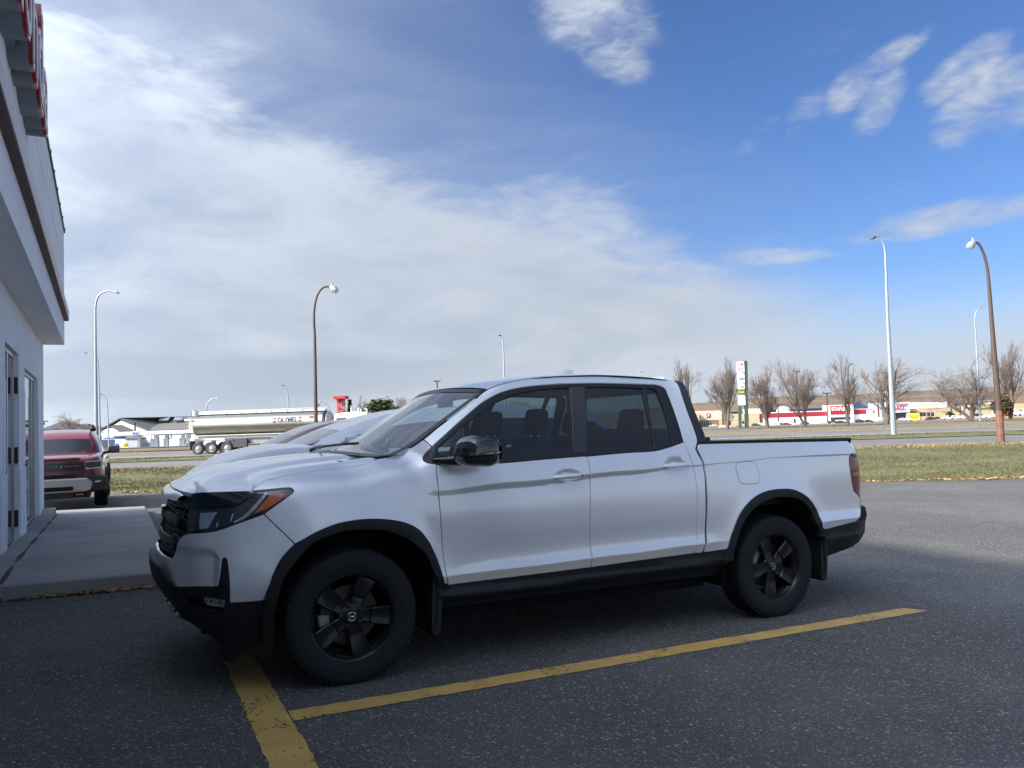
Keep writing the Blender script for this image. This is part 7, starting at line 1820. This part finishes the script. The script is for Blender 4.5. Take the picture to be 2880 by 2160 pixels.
    mb=MB();mb.add([(2.42,-.78,1.40),(2.42,.78,1.40),(2.40,.64,1.66),(2.40,-.64,1.66)],[(0,1,2,3)]);mb.build('rear_window',G_DARK,T)
    mb=MB();mb.box((3.32,0,.84),(1.60,1.62,.06));mb.box((4.20,0,1.05),(.05,1.40,.40));mb.build('bed_liner',PLAST,T)
    # underbody, cabin floor
    mb=MB();mb.box((1.6,0,.36),(2.0,1.62,.20));mb.box((1.7,0,.38),(4.9,1.0,.22));mb.box((3.9,0,.52),(.6,1.5,.2));mb.box((-.55,0,.55),(.55,1.3,.35));mb.box((1.55,0,.60),(2.1,1.74,.1));mb.cyl((0,-.7,.365),(0,.7,.365),.05);mb.cyl((3.18,-.7,.365),(3.18,.7,.365),.06);mb.box((-.1,0,.92),(1.0,1.1,.30));mb.build('underbody',DARK,T)
    mb=MB();mb.box((.45,0,1.02),(.55,1.52,.30));mb.box((.62,0,.85),(.5,1.50,.3));mb.box((.78,.37,1.12),(.2,.42,.12));mb.build('dashboard',INTER,T,bevel=.05)
    vs=MB();R0=.185
    c0=Vector((.93,.38*-1,1.12));n_=Vector((.90,0,.43)).normalized();u1=Vector((0,1,0));u2=n_.cross(u1)
    vs.tube([c0+(u1*math.cos(t)+u2*math.sin(t))*R0 for t in np.linspace(0,2*math.pi,29)],.016,8);vs.tube([c0-u1*R0,c0,c0+u1*R0],.022,6);vs.tube([c0,c0-u2*R0],.02,6);vs.build('steering_wheel',INTER,T,smooth=True)
    def seat(x,y,w,name='seat'):
        mb=MB();mb.box((x-.22,y,.80),(.52,w,.18));mb.box((x+.06,y,1.06),(.16,w*.96,.58),tilt=Matrix.Rotation(R(14),3,'Y'),taper=.12)
        s=mb.build(name,SEATM,T,bevel=.05)
        mb=MB();mb.box((x+.15,y,1.455),(.10,.27,.19),tilt=Matrix.Rotation(R(8),3,'Y'),taper=.15);mb.build('headrest',SEATM,s,bevel=.04)
        mb=MB();mb.cyl((x+.14,y-.06,1.33),(x+.15,y-.06,1.40),.008,6);mb.cyl((x+.14,y+.06,1.33),(x+.15,y+.06,1.40),.008,6);mb.build('headrest_post',CHROME,s)
    seat(1.33,-.37,.50);seat(1.33,.37,.50);seat(2.12,-.42,.62);seat(2.12,.42,.62)
    mb=MB();mb.box((1.05,0,.86),(.9,.22,.22));mb.build('centre_console',INTER,T,bevel=.03)
    mb=MB();mb.tube([(.93,0,1.63),(.93,0,1.66)],.01,6);mb.box((.93,0,1.605),(.03,.24,.07));mb.build('rear_view_mirror',INTER,T,bevel=.01)
    # --- door mirrors
    for side in (1,-1):
        mb=MB();vs=[];fs=[];nu,nv=22,28
        for i in range(nu+1):
            ph=-math.pi/2+math.pi*i/nu
            for j in range(nv):
                th=2*math.pi*j/nv
                se=lambda c,p:math.copysign(abs(c)**p,c)
                cx=se(math.cos(ph),.62)*se(math.cos(th),.62);cz=se(math.cos(ph),.62)*se(math.sin(th),.72);cy=se(math.sin(ph),.7)
                x=.700+.123*cx+.018*cz*(cx<0)+.010*cy*0;z=1.273+.092*cz+.012*(cx)*-1*(cz>0)*.6
                if cx<0:z=1.273+(z-1.273)*(1-.10*cx*cx)+.006
                x+=-.03*max(0,cx)*0+.02*cy*(cx<0)
                vs.append(flip(np.array([x,1.095+.105*cy,z]),side))
        for i in range(nu):
            for j in range(nv):fs.append((i*nv+j,i*nv+(j+1)%nv,(i+1)*nv+(j+1)%nv,(i+1)*nv+j))
        mb.add(vs,fs);M_=mb.build('door_mirror',GLOSSB,T,smooth=True)
        mb=MB();mb.tube([flip(np.array(p),side) for p in ((.50,.90,1.222),(.56,.95,1.218),(.63,1.02,1.222),(.70,1.08,1.235))],[.018,.026,.034,.036],12);mb.build('mirror_arm',GLOSSB,M_,smooth=True)
        mb=MB();mb.tube([flip(np.array(p),side) for p in ((.695,1.197,1.263),(.74,1.196,1.266),(.79,1.183,1.2685),(.818,1.155,1.270))],[.003,.005,.006,.005],8);mb.build('mirror_indicator',CLEARL,M_,smooth=True)
        mb=MB();mb.tube([flip(np.array(p),side) for p in ((.60,1.185,1.250),(.68,1.2005,1.252),(.74,1.1995,1.254),(.80,1.183,1.256),(.826,1.14,1.257))],.003,6);mb.build('mirror_seam',DARK,M_)
        mb=MB();mb.lathe([(0,.003),(.075,0),(.0,-.003)],20,axis='x',c=tuple(flip(np.array([.8245,1.09,1.273]),side)));mb.build('mirror_glass',CHROME,M_)
    # --- wheels
    for (wx,side,ph) in ((0,1,-4),(3.18,1,-30),(0,-1,20),(3.18,-1,50)):
        build_wheel(T,wx,side,ph)
    return T
def build_wheel(T,wx,side,ph,RZ=.365):
    yo=.954;yc=.832
    def tp(r,t):return (r,-side*(yc+t))
    c=(wx,0,RZ)
    mb=MB()
    mb.lathe([tp(r,t) for r,t in ((.205,-.10),(.215,-.08),(.205,-.02),(.200,.02),(.208,.06),(.222,.085),(.236,.096),(.243,.104),(.245,.110),(.240,.113),(.232,.108),(.226,.098),(.222,.088))],48,c=c)
    sp=[]
    for k in range(5):
        a=R(ph+72*k);ca,sa=math.cos(a),math.sin(a)
        def pt(r,w,y):return (c[0]+r*ca-w*sa,-side*(yc+y),c[2]+r*sa+w*ca)
        # spoke: broad blade with raised side ribs
        rings=[(.040,.030,.072,.03),(.075,.036,.074,.025),(.105,.042,.070,.02),(.112,.043,.080,.02),(.160,.050,.088,.03),(.205,.054,.094,.04),(.222,.056,.092,.045)]
        vs=[];k2=8
        for r_,w_,y_,d_ in rings:
            for ww,yy in ((-w_,y_-d_),(-w_,y_-.006),(-w_+.006,y_),(-w_+.014,y_-.004),(w_-.014,y_-.004),(w_-.006,y_),(w_,y_-.006),(w_,y_-d_)):vs.append(pt(r_,ww,yy))
        fs=[(i*k2+j,i*k2+j+1,(i+1)*k2+j+1,(i+1)*k2+j) for i in range(len(rings)-1) for j in range(k2-1)]+[tuple(range(k2)),tuple(range((len(rings)-1)*k2,len(rings)*k2))]
        mb.add(vs,fs)
    mb.lathe([tp(r,t) for r,t in ((0,.078),(.036,.078),(.040,.074),(.075,.068),(.082,.060),(.082,.02))],32,c=c)
    wh=mb.build('wheel',RIMM,T,auto=R(28))
    # tyre
    mb=MB();prof=[(.226,-.09),(.232,-.108),(.250,-.117),(.30,-.124),(.335,-.122),(.352,-.114),(.364,-.104)]
    tread=[(.370,-.095),(.3725,-.064),(.366,-.062),(.366,-.054),(.3735,-.052),(.374,-.022),(.367,-.020),(.367,-.012),(.374,-.010),(.374,.010),(.367,.012),(.367,.020),(.374,.022),(.3735,.052),(.366,.054),(.366,.062),(.3725,.064),(.370,.095)]
    pr=prof+tread+[(r,-t) for r,t in prof[::-1][:-0 or None]]
    pr=prof+tread+[(.364,.104),(.352,.114),(.344,.119),(.341,.1185),(.335,.1225),(.30,.124),(.285,.1245),(.283,.1235),(.262,.1215),(.250,.117),(.243,.1135),(.239,.110),(.232,.100)]
    mb.lathe([tp(r,t) for r,t in pr],72,c=c)
    for k in range(66):
        a=2*math.pi*k/66
        for s in (-1,1):
            da=.018 if k%2 else .026
            vs=[]
            for aa,tt in ((a-da,.078),(a+da,.086),(a+da,.1085),(a-da,.1085)):
                for rr in (.352 if tt>.1 else .366,.3765 if tt<.1 else .369):vs.append((c[0]+rr*math.cos(aa),-side*(yc+s*tt),c[2]+rr*math.sin(aa)))
            mb.add(vs,[(0,2,4,6),(1,3,5,7),(0,1,3,2),(2,3,5,4),(4,5,7,6),(6,7,1,0)])
    mb.v=[(x,y,max(z,.001+(0 if z>0 else 0))) for x,y,z in mb.v]
    mb.build('tyre',RUBBER,wh,auto=R(30))
    # brake disc and caliper
    mb=MB();mb.lathe([tp(r,t) for r,t in ((.05,.035),(.085,.035),(.09,.012),(.165,.012),(.165,-.012),(.05,-.012))],40,c=c);mb.build('brake_disc',mat('disc_steel',(.055,.052,.05),.45,.8,var=.2,vscale=30),wh,auto=R(30))
    mb=MB();a0=R(196 if wx==0 else 150)
    for t in np.linspace(-.35,.35,7):
        pass
    vs=[];ts=np.linspace(a0-.36,a0+.36,9)
    for t in ts:
        for r_,y_ in ((.118,.03),(.172,.03),(.180,.02),(.180,-.03),(.118,-.03)):vs.append((c[0]+r_*math.cos(t),-side*(yc+y_),c[2]+r_*math.sin(t)))
    k=5;mb.add(vs,[(i*k+j,i*k+(j+1)%k,(i+1)*k+(j+1)%k,(i+1)*k+j) for i in range(8) for j in range(k)]+[tuple(range(k)),tuple(range(8*k,9*k))]);mb.build('brake_caliper',mat('caliper_grey',(.30,.30,.30),.5,.4),wh)
    for k in range(5):
        a=R(ph+36+72*k);q=(c[0]+.0585*math.cos(a),0,c[2]+.0585*math.sin(a))
        mb=MB();mb.lathe([tp(r,t) for r,t in ((.013,.06),(.013,.076),(.0105,.0785),(.0105,.082),(.0,.0835))],12,c=q);mb.build('lug_nut',RIMM,wh,auto=R(35))
    # winged-H style hub badge
    mb=MB();yy=-side*(yc+.0805)
    def bar(pts,w):
        mb.tube([(c[0]+x,yy,c[2]+z) for x,z in pts],w,6)
    bar([(-.017,.021),(-.021,.010),(-.019,-.010),(-.014,-.022),(0,-.0235),(.014,-.022),(.019,-.010),(.021,.010),(.017,.021),(0,.023),(-.017,.021)],.0016)
    bar([(-.0115,.019),(-.0105,.004),(-.009,-.019)],.0027);bar([(.0115,.019),(.0105,.004),(.009,-.019)],.0027);bar([(-.0105,.001),(0,-.002),(.0105,.001)],.003)
    mb.build('hub_emblem',CHROME,wh)
    return wh

build_truck()
